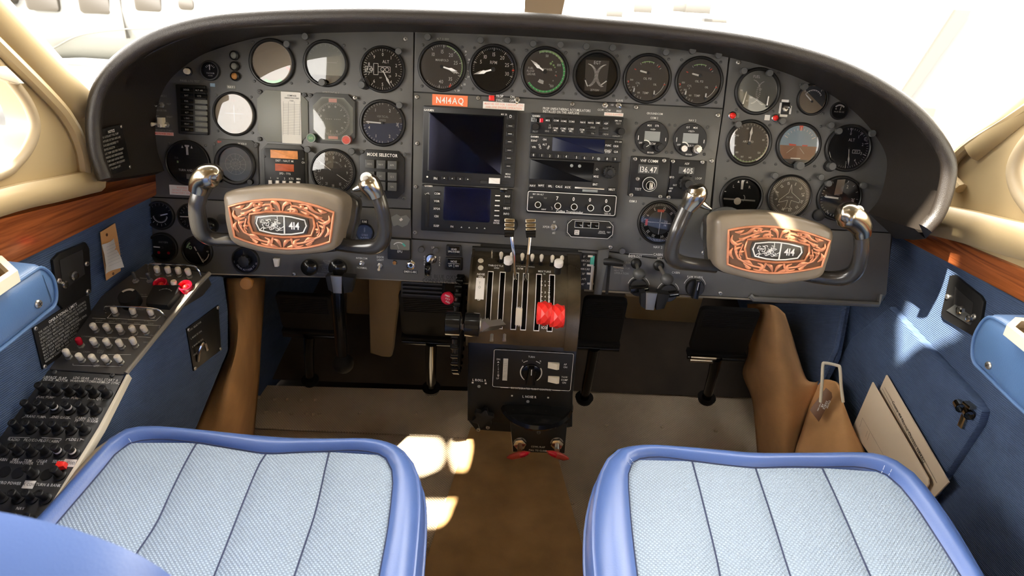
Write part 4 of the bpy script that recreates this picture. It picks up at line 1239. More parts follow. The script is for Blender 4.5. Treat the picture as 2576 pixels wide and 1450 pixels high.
u.t('ADF', 1728, 412, 5); u.t('BFO', 1690, 446, 5); u.t('LOOP', 1757, 449, 5); u.t('EXT', 1698, 466, 4); u.t('ADF', 1688, 474, 4); u.t('OFF', 1685, 481, 4)
u.disc('outer_knob', 1726, 461, 20, 'black', .010, flute=12); u.disc('inner_knob', 1727, 462, 11, 'black', .022)
scrs(u, [(1693, 406), (1767, 408), (1682, 497)], .004)
u.done()

# ---- pilot's rectangular units
u = Unit('distance_display', 'DME readout with an orange window over a red one and white push keys', 'display', 717, 425, 113, 118, 'bezel_grey', .004, shape=lambda w, h: octa(0, 0, w, h, .012))
u.box('panel_inset', 717, 428, 100, 104, 'black', .004, r=.004)
u.d += .004
u.box('distance_window', 715, 389, 68, 20, 'amber', .001); u.box('speed_window', 716, 422, 47, 18, 'red_amber', .001)
u.t('DIST - NAUT MI', 716, 405, 5); u.t('SPD - TTS', 717, 437, 5); u.t('CH', 763, 409, 5)
for i, (t, a) in enumerate((('1', 681), ('H', 699), ('2', 716), ('KTS', 733), ('MIN', 751))):
    u.t(t, a, 448 + i * .6, 5); u.box('key', a, 461 + i * .8, 8, 15, 'label_white', .004)
scrs(u, [(666, 394), (763, 400)], .0022, 'bezel_grey'); u.done()
u = Unit('mode_selector', 'MODE SELECTOR panel with nine square push buttons', 'selector', 962, 438, 112, 116, 'black', .006, shape=lambda w, h: octa(0, 0, w, h, .013))
u.t('MODE SELECTOR', 962, 390, 7.5, bold=True)
for r_, (y0) in enumerate((412, 441, 466)):
    for c_ in range(3):
        a = 932 + c_ * 28; b = y0 + c_ * 1.6
        u.btns([(a, b)], 22, 21, 'bezel_grey', .007)
        u.q.T = Matrix.Translation((0, 0, .0066)); u.t((('HDG', 'NAV', 'APR'), ('ALT', 'BC', 'G S'), ('PA', 'IAS', 'GA'))[r_][c_], a, b, 4.5, 'print_dim'); u.q.T = Matrix.Identity(4)
scrs(u, [(911, 382), (1019, 389), (1016, 500), (908, 494)], .0035, 'bezel_grey'); u.done()
u = Unit('blank_cover', 'blank grey octagonal cover plate left of the square horizontal situation indicator', 'cover plate', 712, 294, 128, 124, 'cover_grey', .002, shape=lambda w, h: octa(0, 0, w, h, .017))
scrs(u, [(653, 231), (766, 239), (781, 241), (653, 350), (645, 364)], .0042, 'bezel_grey'); u.done()
u = Unit('correction_card', 'narrow white printed card taped to the blank cover plate', 'card', 734, 297, 49, 123, 'paper', .0005, bev=0, r=.0005, face='sheet')
u.g.location = u.f.wp(0, 0, .0024)
for i in range(19): u.ln((713, 262 + i * 4.1), (757, 264 + i * 4.1), .7, 'print_dim')
for a in (714, 727, 742, 756): u.ln((a, 255), (a - 1, 340), .7, 'print_dim')
u.t('COMPASS', 735, 241, 4, 'print_black'); u.t('CORRECTION CARD', 735, 247, 3, 'print_black'); u.t('STEER', 735, 254, 3, 'print_black'); u.done()
u = Unit('horizontal_situation_indicator', 'square-flanged course compass with red flags, green and red corner buttons', 'gauge', 838, 299, 114, 120, 'bezel_grey', .007, shape=lambda w, h: octa(0, 0, w, h, .013))
x, y = u.L(838, 300)
MB('dial_grey').prism(octa(x, y, 100 * u.k, 105 * u.k, .017), u.d, u.d + .0006).build('dial_face', u.g)
q = u.q; R = 44 * u.k
q.m('label_white')
for i in range(72):
    a = rad(i * 5); r0 = .84 if i % 2 else .80
    q.line((x + R * r0 * math.sin(a), y + R * r0 * math.cos(a)), (x + R * .94 * math.sin(a), y + R * .94 * math.cos(a)), .0004, u.d + .001)
for i, s_ in enumerate(('N', '3', '6', 'E', '12', '15', 'S', '21', '24', 'W', '30', '33')):
    a = rad(i * 30 + 12); q.text(s_, x + R * .70 * math.sin(a), y + R * .70 * math.cos(a), .11 * R, u.d + .001, rot=-a)
for k in (-4, -3, -2, -1, 1, 2, 3, 4): q.disc(x + k * .10 * R, y, .018 * R, u.d + .001, 8)
q.m('print_pale_red').box(x, y + 45 * u.k, u.d + .001, 20 * u.k, 9 * u.k, u.d + .0014); q.box(x, y - 45 * u.k, u.d + .001, 24 * u.k, 7 * u.k, u.d + .0014); q.m('print')
MB('glass').poly(octa(x, y, 96 * u.k, 100 * u.k, .017), u.d + .003).build('glass', u.g, sharp=0)
u.disc('heading_button', 786, 347, 11, 'green_lens', .010); u.disc('course_button', 874, 352, 11, 'red_dim', .010)
for a, b, t, mm in ((786, 347, 'GO', 'print_lime'), (874, 352, 'HDG', 'print_red')):
    x, y = u.L(a, b); q.m('print_dim').arc(x, y, 10 * u.k, 11.4 * u.k, 0, 360, u.d + .0104, 20); q.m(mm).text(t, x, y, 6 * u.k, u.d + .0106)
q.m('print'); scrs(u, [(893, 246)], .004); u.done()
u = Unit('annunciator_panel', 'sixteen-cell annunciator lamp panel, left end of the pilot panel', 'annunciator', 486, 277, 74, 118, 'black', .006)
for i in range(8):
    for c_ in range(2):
        a = 470 + c_ * 36 - i * -.2; b = 226 + i * 14.3 + c_ * 1.6
        u.box('lamp_window', a, b, 31, 9.5, 'black_gloss' if c_ == 0 or i < 2 else 'dial_grey', .0012)
        u.q.T = Matrix.Translation((0, 0, .0012)); u.t((('DOOR', 'ALT AIR'), ('BAT', 'HYD'), ('FUEL', 'LOW'), ('GEN', 'FAIL'), ('ALT', 'CABIN'), ('L ENG', 'R ENG'), ('HEAT', 'OVHT'), ('BUS', 'TEST'))[i][c_], a - (4 if c_ else 0), b, 4, 'print_dim'); u.q.T = Matrix.Identity(4)
u.done()
for k, (py, mm) in enumerate(((140, 'dial_grey'), (167, 'dial_grey'), (192, 'orange_knob'))):
    f = PAN.at(591 + k, py); g = thing('indicator_lamp', ('upper grey', 'middle grey', 'lower amber')[k] + ' marker lamp in the column left of the tan airspeed dial', 'lamp', f)
    MB('black').lathe(0, 0, [(.0085, 0), (.0085, .006), (.0065, .008), (.0062, .006)], 20, cap=False).build('collar', g)
    MB(mm).ball((0, 0, .005), .0062, 14, (1, 1, .7)).build('lens', g)
g = thing('warning_button', 'ivory push button above the annunciator lamp panel', 'button', PAN.at(474, 180))
MB('black').lathe(0, 0, [(.008, 0), (.008, .002), (.006, .003)], 18).build('collar', g); MB('ivory').lathe(0, 0, [(.0055, .002), (.0055, .009), (.0045, .011), (.0001, .011)], 18).build('cap', g)
PLET.m('print_dim')


def ptext(t, px, py, hp, m='print', rot=0, al='c', bold=False, fit=None):
    x, y = PAN.hit(px, py); PLET.m(m).text(t, x, y, hp * PAN.mpp(px, py), .0006, rot=rad(rot), al=al, bold=bold, fit=fit)


def pline(a, b, tp, m='print'): PLET.m(m).line(PAN.hit(*a), PAN.hit(*b), tp * .00075, .0006)


def placard(name, label, cx, cy, w, h, m, lines, tm='print_pale_red', hp=5, dz=.0008, gap=None):
    u = Unit(name, label, 'placard', cx, cy, w, h, m, dz, r=.0004, bev=0, face='plate')
    n = len(lines)
    for i, t in enumerate(lines):
        u.t(t, cx, cy + (i - (n - 1) / 2) * (gap or hp * 1.9), hp, tm, bold=True, fit=u.w * .93)
    u.done(); return u


placard('registration_placard', 'orange placard lettered N414AQ under the manifold gauge', 1132, 253, 89, 26, 'label_orange', ['N414AQ'], 'label_white', 15)
placard('operation_placard', 'white placard with two pale red lines under the PROP SYNC switch', 1267, 267, 104, 17, 'label_white', ['MUST BE OFF FOR TAKEOFF, LDG', 'AND ONE ENGINE OPERATION'], hp=5, gap=8)
placard('gyro_placard', 'small white placard above the right end of the radio stack', 1544, 288, 48, 8, 'label_white', ['GYRO SLAVING'], hp=4.6)
placard('warning_placard', 'white placard with red text beside the left yoke horn, below the turn and slip', 458, 479, 62, 24, 'label_white', ['WARNING', 'DO NOT OPERATE', 'ON BATTERY ONLY'], 'print_pale_red', 4.2, gap=6.6)
placard('test_placard', 'narrow pink placard under the toggles at the left end of the panel', 411, 336.5, 51, 8, 'label_pink', ['EMG POWER ONLY'], 'print_red', 4)
placard('switch_tape', 'white tape label above the copilot trim switch', 1975, 254, 18, 6, 'paper', [])
placard('switch_tape', 'white tape label left of the copilot trim switch', 1963, 272, 6, 26, 'paper', [])
placard('switch_tape', 'white tape label right of the copilot trim switch', 1988, 277, 5, 20, 'paper', [])
placard('switch_tape', 'white tape label just below the copilot trim switch', 1971, 290, 19, 8, 'paper', [])
placard('lamp_tape', 'white square tape label left of the lower red copilot lamp', 1930, 296, 13, 13, 'paper', [])
placard('lamp_tape', 'grey tape label beside the upper red copilot lamp', 1855, 290, 9, 12, 'dial_grey', [])
placard('rmi_placard', 'black RMI label plate above the gyro slaving meter', 917, 558, 18, 10, 'black', ['RMI'], 'print', 6)
placard('mic_placard', 'black EMERG-MIC label under the jack', 1033, 684, 36, 8, 'black', ['EMERG-MIC'], 'print', 5)
placard('radalt_tape', 'pale tape label printed NAV 1 above the crosshair dial', 582, 219, 22, 9, 'dial_grey', ['NAV 1'], 'print', 5)
placard('dme_tape', 'small teal tape label under the tiny vacuum gauge', 535, 214, 12, 8, 'dial_sky', [], 'print', 4)
ptext('PROP UNFEATHERING ACCUMULATORS', 1366, 272.5, 6, al='l', fit=.089); ptext('INSTALLED ON THIS AIRPLANE', 1366, 280, 6, al='l', fit=.068)
PLET.T = Matrix.Identity(4)
ptext('PROP', 1257, 242, 6); ptext('SYNC', 1257, 253, 6); ptext('ON', 1289, 244, 6); ptext('OFF', 1288, 254, 6)
ptext('SLAVE', 1558, 253, 5); ptext('FREE', 1557, 280, 5); ptext('CCW←→CW'.replace('←→', ' - '), 1520, 277, 5); ptext('HSI', 1540, 264, 4)
ptext('GROUNDCOM', 1647, 286, 5); ptext('COM 2', 1646, 297, 5); ptext('NAV 2', 1742, 303, 5); ptext('NAV 2', 1655, 622, 6); ptext('COM 3', 1592, 506, 5)
ptext('#1', 1394, 558, 5); ptext('#2', 1393, 586, 5); ptext('XPDR', 1374, 571, 5.5); ptext('PANEL LTG TEST', 478, 204, 5, 'print_dim'); ptext('HORIZONTAL 1', 832, 233, 4.6, 'print_dim')
ptext('AVIONICS 1', 404, 241, 4.6, 'print_dim'); ptext('INVERTER', 407, 278, 4.6, 'print_dim'); ptext('TEST', 425, 262, 4.2, 'print_dim'); ptext('LEFT', 396, 292, 4, 'print_dim'); ptext('RIGHT', 427, 294, 4.2, 'print_dim'); ptext('MAGNETO START', 413, 328, 4, 'print_dim')
ptext('UP', 1089, 623, 5.5); ptext('USE BLUE OXYGEN', 1120, 697, 9.5, 'print_black'); ptext('CONNECTOR ONLY', 1118, 708, 9.5, 'print_black')
for i, c in enumerate('GEAR'): ptext(c, 1068, 646 + i * 6.5, 4.6)
for i, c in enumerate('GEAR'): ptext(c, 1106, 648 + i * 6.5, 4.6)
ptext('NORMAL', 911, 674, 5); ptext('INTERCOM', 910, 650, 4.6); ptext('DOOR', 957, 647, 5); ptext('LIGHT', 957, 654, 5)
for i, t in enumerate(('ALT AIR', 'PULL', 'DEFROST VALVE', 'CAB COMB', 'PULL FOR', 'CONTROLS')): ptext(t, 822, 657 + i * 5.2, 4, 'print_dim')
ptext('MANUAL LATERAL AMP HOSE OUT', 838, 690, 4, 'print_dim'); 
ptext('DEFROST', 1598, 645, 6.5); ptext('CABIN AIR', 1663, 641, 6.5); ptext('AFT', 1659, 650, 5.5); pline((1583, 647), (1583, 638), 1); pline((1583, 638), (1642, 641), 1)
for i, t in enumerate(('DO NOT ZONE', 'CONTROL', 'MINIMUM FOR', 'HEATER', 'OPERATION')): ptext(t, 1545, 660 + i * 6.7, 5.2, 'print_dim', al='l')
ptext('CABIN', 1700, 686, 5.5); ptext('RAM WARN', 1748, 697, 5.5)
PLET.m('print')
for cx, cy in ((1606, 722), (1680, 735), (1747, 722)):
    x, y = PAN.hit(cx, cy); PLET.arc(x, y, .0215, .0225, -75, -30, .0006); PLET.arc(x, y, .0215, .0225, 35, 75, .0006)
# scraped bare patch on the paint
PLET.m('cover_grey').poly(PAN.hits([(983, 547), (998, 539), (1008, 545), (1022, 541), (1032, 552), (1025, 566), (1012, 572), (1000, 566), (990, 570)]), .0004)
PLET.m('label_white').poly(PAN.hits([(1004, 553), (1010, 548), (1014, 553), (1008, 557)]), .0007)
PLET.build('panel_lettering', pan)

# ---- post lights: small grey caps that stand off the panel, each its own part
me = None
for px, py in ((722, 111), (1003, 129), (1005, 265), (774, 376), (885, 381), (1076, 93), (1209, 101), (1277, 102), (1475, 117), (1541, 120), (1675, 132), (1742, 128), (1807, 139),
               (1871, 178), (1936, 184), (2024, 218), (1857, 313), (1968, 305), (2090, 315), (2110, 330), (1949, 442), (2065, 446), (2084, 462), (2172, 467), (2194, 336),
               (1341, 110), (1410, 113), (1097, 631), (1060, 628), (1565, 632), (768, 92)):
    x, y = PAN.hit(px, py, .012)
    if me is None:
        o = MB('bezel_grey').lathe(0, 0, [(.0035, 0), (.0035, .008), (.0062, .009), (.0062, .0145), (.0056, .0155), (.0001, .0157)], 18).build('post_light', pan); me = o.data
    else:
        o = bpy.data.objects.new('post_light', me); COL.objects.link(o); o.parent = pan
    o.location = (x, y, 0)

# ---- toggles, lamps, jacks
def togthing(label, px, py, lean=(0, .5), m='chrome', L=.014, r=.002, name='toggle_switch', nut=.0055, cat='switch'):
    f = PAN.at(px, py); g = thing(name, label, cat, f)
    q = MB('screw_metal'); q.prism(circ(0, 0, nut, 6), 0, nut * .35, nut * .1); q.lathe(0, 0, [(nut * .68, 0), (nut * .68, nut * .75), (nut * .4, nut * .78), (nut * .38, nut * .4)], 14); q.build('collar', g)
    d = Vector((lean[0], lean[1], 1)).normalized(); p0 = Vector((0, 0, nut * .4))
    MB(m).tube([p0, p0 + d * L * .35, p0 + d * L * .7, p0 + d * L * .93, p0 + d * L], [r * .6, r * .8, r * 1.25, r * 1.25, r * .7], 10).build('bat_handle', g)
    return g


togthing('chrome toggle beside the ON and OFF marks of PROP SYNC', 1301, 251, (0, -.5))
togthing('left of the two chrome toggles under the EGT gauge', 1522, 265, (-.3, .1))
togthing('right of the two chrome toggles, below the word SLAVE', 1556, 265, (.1, -.3))
togthing('chrome toggle beside the XPDR mark under the transponder', 1393, 572, (0, .1), nut=.007)
togthing('chrome toggle on a black square plate between the copilot fuel gauges', 1975, 273, (.2, .2), nut=.006)
togthing('small chrome toggle above the word NORMAL', 911, 662, (0, .1))
togthing('ivory tipped toggle under the words DOOR LIGHT', 956, 668, (0, -.6), 'ivory')
togthing('chrome toggle at the left end of the panel under AVIONICS', 407, 264, (-.6, -.3))
togthing('ivory toggle on the left of the guarded magneto pair', 398, 311, (-.7, -.2), 'ivory', r=.003)
togthing('ivory toggle on the right of the guarded magneto pair', 420, 314, (-.8, -.2), 'ivory', r=.003)
g = thing('switch_guard', 'small ivory plastic guard block between two toggles', 'switch guard', PAN.at(410, 308)); MB('cream_plastic').box(0, 0, 0, .010, .018, .012, .001).build('block', g)
g = thing('switch_plate', 'black square plate behind the copilot trim toggle', 'plate', PAN.at(1975, 273)); MB('black').box(0, 0, 0, .015, .022, .0012, .0003).build('plate', g)
for px, py, r, m, lab in ((1237, 247, .0066, 'red_plastic', 'square red PROP SYNC lamp'), (1842, 291, .006, 'red_plastic', 'red lamp at the left edge of the copilot panel'),
                          (1950, 297, .0055, 'red_plastic', 'red lamp below the copilot fuel gauge'), (993, 661, .004, 'orange_knob', 'tiny orange lamp left of the microphone jack')):
    g = thing('indicator_light', lab, 'lamp', PAN.at(px, py))
    if m == 'red_plastic' and px == 1237: MB(m).box(0, 0, 0, .0105, .0095, .004, .001).build('lens', g)
    else:
        MB('chrome').lathe(0, 0, [(r * 1.25, 0), (r * 1.25, .002), (r, .003)], 18).build('collar', g); MB(m).ball((0, 0, .003), r, 14, (1, 1, .8)).build('lens', g)
g = thing('microphone_jack', 'round chrome microphone jack above the EMERG-MIC label', 'jack', PAN.at(1034, 667))
MB('chrome').lathe(0, 0, [(.0092, 0), (.0092, .002), (.006, .004), (.0036, .004), (.0034, .0005)], 24, cap=False).build('collar', g); MB('black_matte').disc(0, 0, .0036, .0008, 16).build('socket', g)
# EPU meter
u = Unit('current_meter', 'grey-topped EPU meter with a small arc scale, right of the left yoke', 'gauge', 1006, 625, 57, 53, 'black', .012)
u.box('scale_window', 1006, 616, 48, 26, 'dial_grey', .0008, r=.002); u.t('EPU', 1006, 633, 6)
x, y = u.L(1004, 627); u.q.arc(x, y, .0125, .0142, -50, 30, u.d + .0012); u.q.m('print_teal').arc(x, y, .0115, .0150, 30, 62, u.d + .0012); u.q.m('print').line((x, y), (x - .004, y + .009), .0004, u.d + .0014)
u.done()
# gear lamps and gear lever
u = Unit('gear_warning_lamp', 'square black lamp lettered GEAR UNLOCKED', 'lamp', 1142, 630, 37, 28, 'black', .006)
u.box('lens', 1142, 630, 27, 19, 'black_gloss', .001); u.q.T = Matrix.Translation((0, 0, .0008)); u.t('GEAR', 1142, 627, 4.5); u.t('UNLOCKED', 1142, 633, 4.5); u.done()
u = Unit('gear_position_lamp', 'square black lamp divided into NOSE, LH and RH', 'lamp', 1142, 663, 42, 32, 'black', .006)
u.box('lens', 1142, 663, 32, 22, 'black_gloss', .001); u.q.T = Matrix.Translation((0, 0, .0008)); u.t('NOSE', 1142, 658, 5); u.t('LH', 1133, 668, 5); u.t('RH', 1150, 669, 5); u.ln((1127, 662.5), (1157, 664), .8); u.ln((1142, 663.5), (1142, 674), .8); u.done()
f = PAN.at(1085, 652); g = thing('landing_gear_lever', 'landing gear lever with a black wheel-shaped handle left of the quadrant', 'lever', f)
MB('chrome').lathe(0, 0, [(.011, 0), (.011, .002), (.009, .004), (.006, .004)], 24).build('collar', g)
q = MB('chrome'); q.tube([(0, 0, 0), (0, -.004, .03), (0, -.008, .045)], .0035, 10); q.build('stem', g)
q = MB('black_gloss'); q.T = Matrix.Translation((0, -.010, .047)) @ Matrix.Rotation(rad(90), 4, 'Y') @ Matrix.Translation((0, 0, -.006))
q.lathe(0, 0, [(.006, 0), (.0115, .001), (.0135, .004), (.0135, .008), (.0115, .011), (.006, .012)], 24); q.build('wheel_handle', g)

# flap scale and lever
u = Unit('flap_scale', 'black flap position scale with green and white steps right of the quadrant', 'indicator', 1476, 683, 42, 92, 'black', .002)
x, y = u.L(1492, 655)
u.q.m('print_teal').box(*u.L(1490, 657), u.d, 10 * u.k, 26 * u.k, u.d + .0006); u.q.m('label_white').box(*u.L(1489, 700), u.d, 8 * u.k, 62 * u.k, u.d + .0006)
for b, w_ in ((645, 12), (668, 16), (689, 18), (714, 16)): u.q.box(*u.L(1485, b), u.d, w_ * u.k, 5 * u.k, u.d + .0007)
for t, a, b in (('0°', 1470, 646), ('160KCAS', 1472, 656), ('15°', 1470, 666), ('140KCAS', 1471, 677), ('30°', 1468, 689), ('FLAPS', 1466, 702), ('45°', 1466, 715)): u.t(t, a, b, 5)
u.done()
f = PAN.at(1511, 682); g = thing('flap_lever', 'flat grey flap lever with a black grip standing off the lower panel', 'lever', f)
q = MB('bezel_grey'); k = .00078
q.prism([(-.010, .044), (.010, .048), (.012, .040), (.004, -.045), (-.012, -.045), (-.010, 0)], .008, .016, .002); q.build('guard_rail', g)
q = MB('black'); q.tube([(.004, .022, .014), (.022, .024, .022), (.040, .022, .024)], [.007, .008, .005], 10, flat=((0, 0, 1), .6)); q.build('lever_grip', g)
MB('steel').tube([(.020, .015, .026), (.040, .013, .026)], .0014, 6).build('grip_edge', g)
MB('black_matte').box(.016, -.012, .0003, .006, .07, .0006).build('slot', g)
# heater and defrost controls
for k, (a, b, c, d, lab) in enumerate(((1600, 663, 1608, 690, 'left of the two ball-headed heater pulls, under DEFROST'), (1657, 668, 1678, 703, 'right of the two ball-headed heater pulls, under CABIN AIR'))):
    f = PAN.at(a, b); g = thing('heater_pull_knob', 'grey ' + lab, 'knob', f)
    e = Vector((*f.hit(c, d, .055), .055))
    MB('black').lathe(0, 0, [(.0105, 0), (.0105, .004), (.008, .007), (.005, .008)], 20).build('collar', g)
    MB('steel').tube([(0, 0, 0), e * .8], .0035, 10).build('shaft', g)
    MB('bezel_grey').ball(e, .0125, 18, (1, .9, .9)).build('ball_grip', g)
for k, (a, b, lab, mk) in enumerate(((1605, 722, 'black rotary knob below the left heater pull', -60), (1680, 736, 'black rotary knob below the right heater pull', -60), (1747, 724, 'black pointer knob lowest on the heater row, under the right yoke arm', 5))):
    f = PAN.at(a, b); g = thing('rotary_knob', lab, 'knob', f)
    MB('black').lathe(0, 0, [(.0185, 0), (.0185, .005), (.0165, .008), (.0001, .008)], 28).build('skirt', g)
    q = MB('black_gloss'); q.T = Matrix.Rotation(-rad(mk if k == 2 else 80), 4, 'Z'); q.prism([(-.006, -.018), (.006, -.018), (.0045, .018), (-.0045, .018)], .008, .022, .002)
    q.m('print').line((0, 0), (0, .016), .0009, .0224); q.build('pointer_grip', g)
# two black knobs under the left yoke, pull lever
for a, b, r, lab in ((787, 667, 21, 'left of the two glossy black control knobs below the left yoke hub'), (857, 669, 23, 'right of the two glossy black control knobs below the left yoke hub')):
    f = PAN.at(a, b); g = thing('heat_pull', lab, 'knob', f); R = r * PAN.mpp(a, b)
    MB('black_gloss').lathe(0, 0, [(R * .5, 0), (R * .5, .012), (R * .9, .014), (R, .020), (R * .95, .027), (R * .6, .031), (.0001, .032)], 28).build('grip', g)
f = PAN.at(697, 657); g = thing('cabin_dump_handle', 'small white tab handle peeking under the left yoke hub', 'handle', f)
MB('label_white').prism([(-.005, .006), (.006, .006), (.004, -.010), (-.002, -.010)], .0, .010, .001).build('tab', g)
f = PAN.at(545, 563); g = thing('control_lock_knob', 'shiny black ball knob seen inside the left yoke horn', 'knob', f)
MB('black_gloss').ball((0, 0, .03), .0165, 20).build('ball_grip', g); MB('steel').tube([(0, 0, 0), (0, 0, .03)], .004, 8).build('shaft', g)
q = MB('bezel_grey').lathe(.012, .010, [(.010, 0), (.010, .003), (.0001, .003)], 18).build('escutcheon', g)
# orange button under the pilot panel edge
f = PAN.at(621, 713); g = thing('parking_brake_knob', 'round orange-tan pull knob below the pilot panel edge', 'knob', f)
MB('orange_knob').lathe(0, 0, [(.0065, -.02), (.0065, -.004), (.0125, .0), (.0128, .004), (.0115, .0065), (.0001, .007)], 26).build('grip', g)
# ================================================================ control yokes
def yoke(label, D, cx, cy, hub, plate, armL, armR, headL, headR, spurL, spurR, btnL, btnR, shaft, lit, taper):
    f = Fr(at(cx, cy, D), PAN.x, PAN.y)
    g = thing('control_yoke', label, 'control yoke', f)
    k = f.mpp(cx, cy)
    hp = rounded(f.hits(hub), 5)
    MB('yoke_vinyl').prism(hp, -.045, .012, .010).build('hub_pad', g, sharp=50)
    c = Vector((sum(p[0] for p in hp) / len(hp), sum(p[1] for p in hp) / len(hp)))
    back = [(c.x + (x - c.x) * 1.04 + .006, c.y + (y - c.y) * 1.02 - .007) for x, y in hp]
    MB('yoke_black').prism(back, -.075, -.046, .004).build('hub_back', g, sharp=50)
    sh = f.hit(*shaft)
    dz = (f.o - PAN.o).dot(PAN.z)
    MB('yoke_black').lathe(sh[0], sh[1], [(.024, -dz), (.024, -.10), (.034, -.09), (.034, -.07)], 28).build('shaft', g)
    MB('bezel_grey').lathe(sh[0], sh[1], [(.046, -dz + .001), (.046, -dz + .008), (.026, -dz + .016)], 28, cap=False).build('shaft_collar', g)
    for arm, head, spur, btn, nm in ((armL, headL, spurL, btnL, 'L'), (armR, headR, spurR, btnR, 'R')):
        n = len(arm)
        pts = [Vector((*f.hit(a, b), -.035 + .045 * min(1, i / (n * .6)))) for i, (a, b, r) in enumerate(arm)]
        rr = [r * k * 1.04 for a, b, r in arm]
        sm = smooth(pts, 5); rs = [x.x for x in smooth([Vector((r, 0)) for r in rr], 5)]
        MB('yoke_black').tube(sm, rs, 16, flat=((0, 0, 1), .85)).build('horn', g, sharp=60)
        m = 'bronze_chrome'
        q = MB(m)
        hpz = [Vector((*f.hit(a, b), .014 + .010 * i / len(head))) for i, (a, b, r) in enumerate(head)]
        sm = smooth(hpz, 6); rs = [x.x for x in smooth([Vector((r * k, 0)) for a, b, r in head], 6)]
        q.tube(sm, rs, 18, flat=((0, 0, 1), .95))
        if spur:
            sp = [Vector((*f.hit(a, b), .014)) for a, b, r in spur]
            q.tube(smooth(sp, 4), [x.x for x in smooth([Vector((r * k, 0)) for a, b, r in spur], 4)], 12)
        h = q.build('grip_head', g, sharp=60)
        if btn:
            x, y = f.hit(btn[0], btn[1]); w = .014 + .95 * btn[2] * k
            q = MB('label_white').lathe(x, y, [(.0095, w - .004), (.0095, w), (.0080, w + .0012), (.0001, w + .0012)], 20); q.build('thumb_disc', h)
            q = MB('screw_metal').lathe(x, y, [(.0042, w + .001), (.0042, w + .005), (.0001, w + .0052)], 16); q.build('thumb_button', h)
    # ornamental plate
    (pcx, pcy, hwT, hwB, hy, hm, rot) = plate
    o = f.hit(pcx, pcy)

    def M(s, t, sc=1.0):
        hw = (hwT + (hwB - hwT) * (1 - t) / 2) * k
        y = t * (hy + (hm - hy) * (1 - s * s)) * k * (1 - taper * s)
        x = s * hw
        return Vector((o[0] + sc * (x * math.cos(rot) - y * math.sin(rot)), o[1] + sc * (x * math.sin(rot) + y * math.cos(rot))))

    ring = [M(s, 1) for s in [i / 6 - 1 for i in range(13)]] + [M(1, t) for t in (.6, .2, -.2, -.6)] + [M(s, -1) for s in [1 - i / 6 for i in range(13)]] + [M(-1, t) for t in (-.6, -.2, .2, .6)]
    pl = MB('copper_dark').prism([tuple(p) for p in ring], .010, .0125, .0005).build('ornament_plate', g)
    W = .0135

    def tb(q, pts, r, n=6, w=W, fl=.7):
        P = [Vector((*M(s, t), w)) for s, t in pts]
        if len(P) > 2: P = smooth(P, 4)
        if isinstance(r, tuple):
            m_ = len(P); r = [r[0] + (r[1] - r[0]) * abs(2 * i / (m_ - 1) - 1) for i in range(m_)]
        q.tube(P, r, n, flat=((0, 0, 1), fl))

    q = MB('copper')
    q.tube([(*p, W) for p in ring], .0021, 8, closed=True)
    iw = [(-.62, .50), (-.3, .60), (0, .62), (.3, .60), (.62, .50)]
    inner = iw + [(.66, 0)] + [(.60, -.55), (.3, -.62), (0, -.64), (-.3, -.62), (-.60, -.55)] + [(-.66, 0)]
    ip = [Vector((*M(s, t * .82), W)) for s, t in inner]
    q.tube(ip, .0022, 6, closed=True)
    for sx in (-1, 1):
        def X(pts): return [(sx * a, b) for a, b in pts]
        for pts, r in (([(.86, .28), (.50, .66), (.30, .80)], .0013), ([(.20, .80), (.18, .50)], .0015), ([(.30, .80), (.20, .80)], .0013),
                       ([(.86, .28), (.84, -.20), (.78, -.52)], .0014), ([(.78, -.52), (.50, -.74), (.22, -.80)], .0013), ([(.22, -.80), (.18, -.52)], .0015), ([(.70, .20), (.76, -.30), (.72, -.50)], .0010)):
            tb(q, X(pts), r * 1.35)
        for pts in ([(.34, .88), (.50, .95), (.62, .74), (.78, .66)], [(.02, .52), (.06, .80), (.16, .92), (.20, .82)], [(.12, .62), (.22, .66), (.30, .58), (.20, .54)],
                    [(.38, .62), (.50, .54), (.58, .62)], [(.60, .60), (.72, .44), (.80, .50)], [(.92, .70), (.94, .40), (.84, .18), (.72, .26)], [(.90, .0), (.96, -.30), (.88, -.60)],
                    [(.74, .06), (.84, -.06), (.80, -.24)], [(.70, -.60), (.56, -.60), (.46, -.72)], [(.44, -.88), (.30, -.92), (.26, -.70), (.36, -.60)], [(.02, -.96), (.08, -.70), (.18, -.62)],
                    [(.10, -.94), (.22, -.90), (.26, -.98)], [(.62, -.84), (.52, -.90), (.66, -.70)], [(.40, .74), (.52, .80), (.46, .68)], [(.88, .84), (.78, .80), (.70, .88)], [(.66, -.14), (.74, -.20), (.70, -.34)]):
            tb(q, X(pts), (.0036, .0008), 6)
        q.ball((*M(sx * .40, .80), W), .0042, 10, (1, 1, .5))
    q.build('scrollwork', pl, sharp=60)
    bp = [Vector((*M(s * .83, t * .66), 0)) for s, t in inner]
    MB('badge_dark').prism([(p.x, p.y) for p in bp], .0125, .0145, .0005).build('badge', pl)
    q = MB('badge_white')
    bw = [(-.46, .26), (-.2, .34), (0, .36), (.2, .34), (.46, .26), (.50, 0), (.44, -.30), (.2, -.38), (0, -.40), (-.2, -.38), (-.44, -.30), (-.50, 0)]
    q.tube([Vector((*M(s, t), .0152)) for s, t in bw], .0012, 6, closed=True)
    q.tube([Vector((*M(.06, .34), .0152)), Vector((*M(.06, -.38), .0152))], .0012, 6)
    p = M(.25, -.02); q.text('414', p.x, p.y, .0115, .0150, rot=rot, bold=True, sp=.06)
    rnd = random.Random(7)
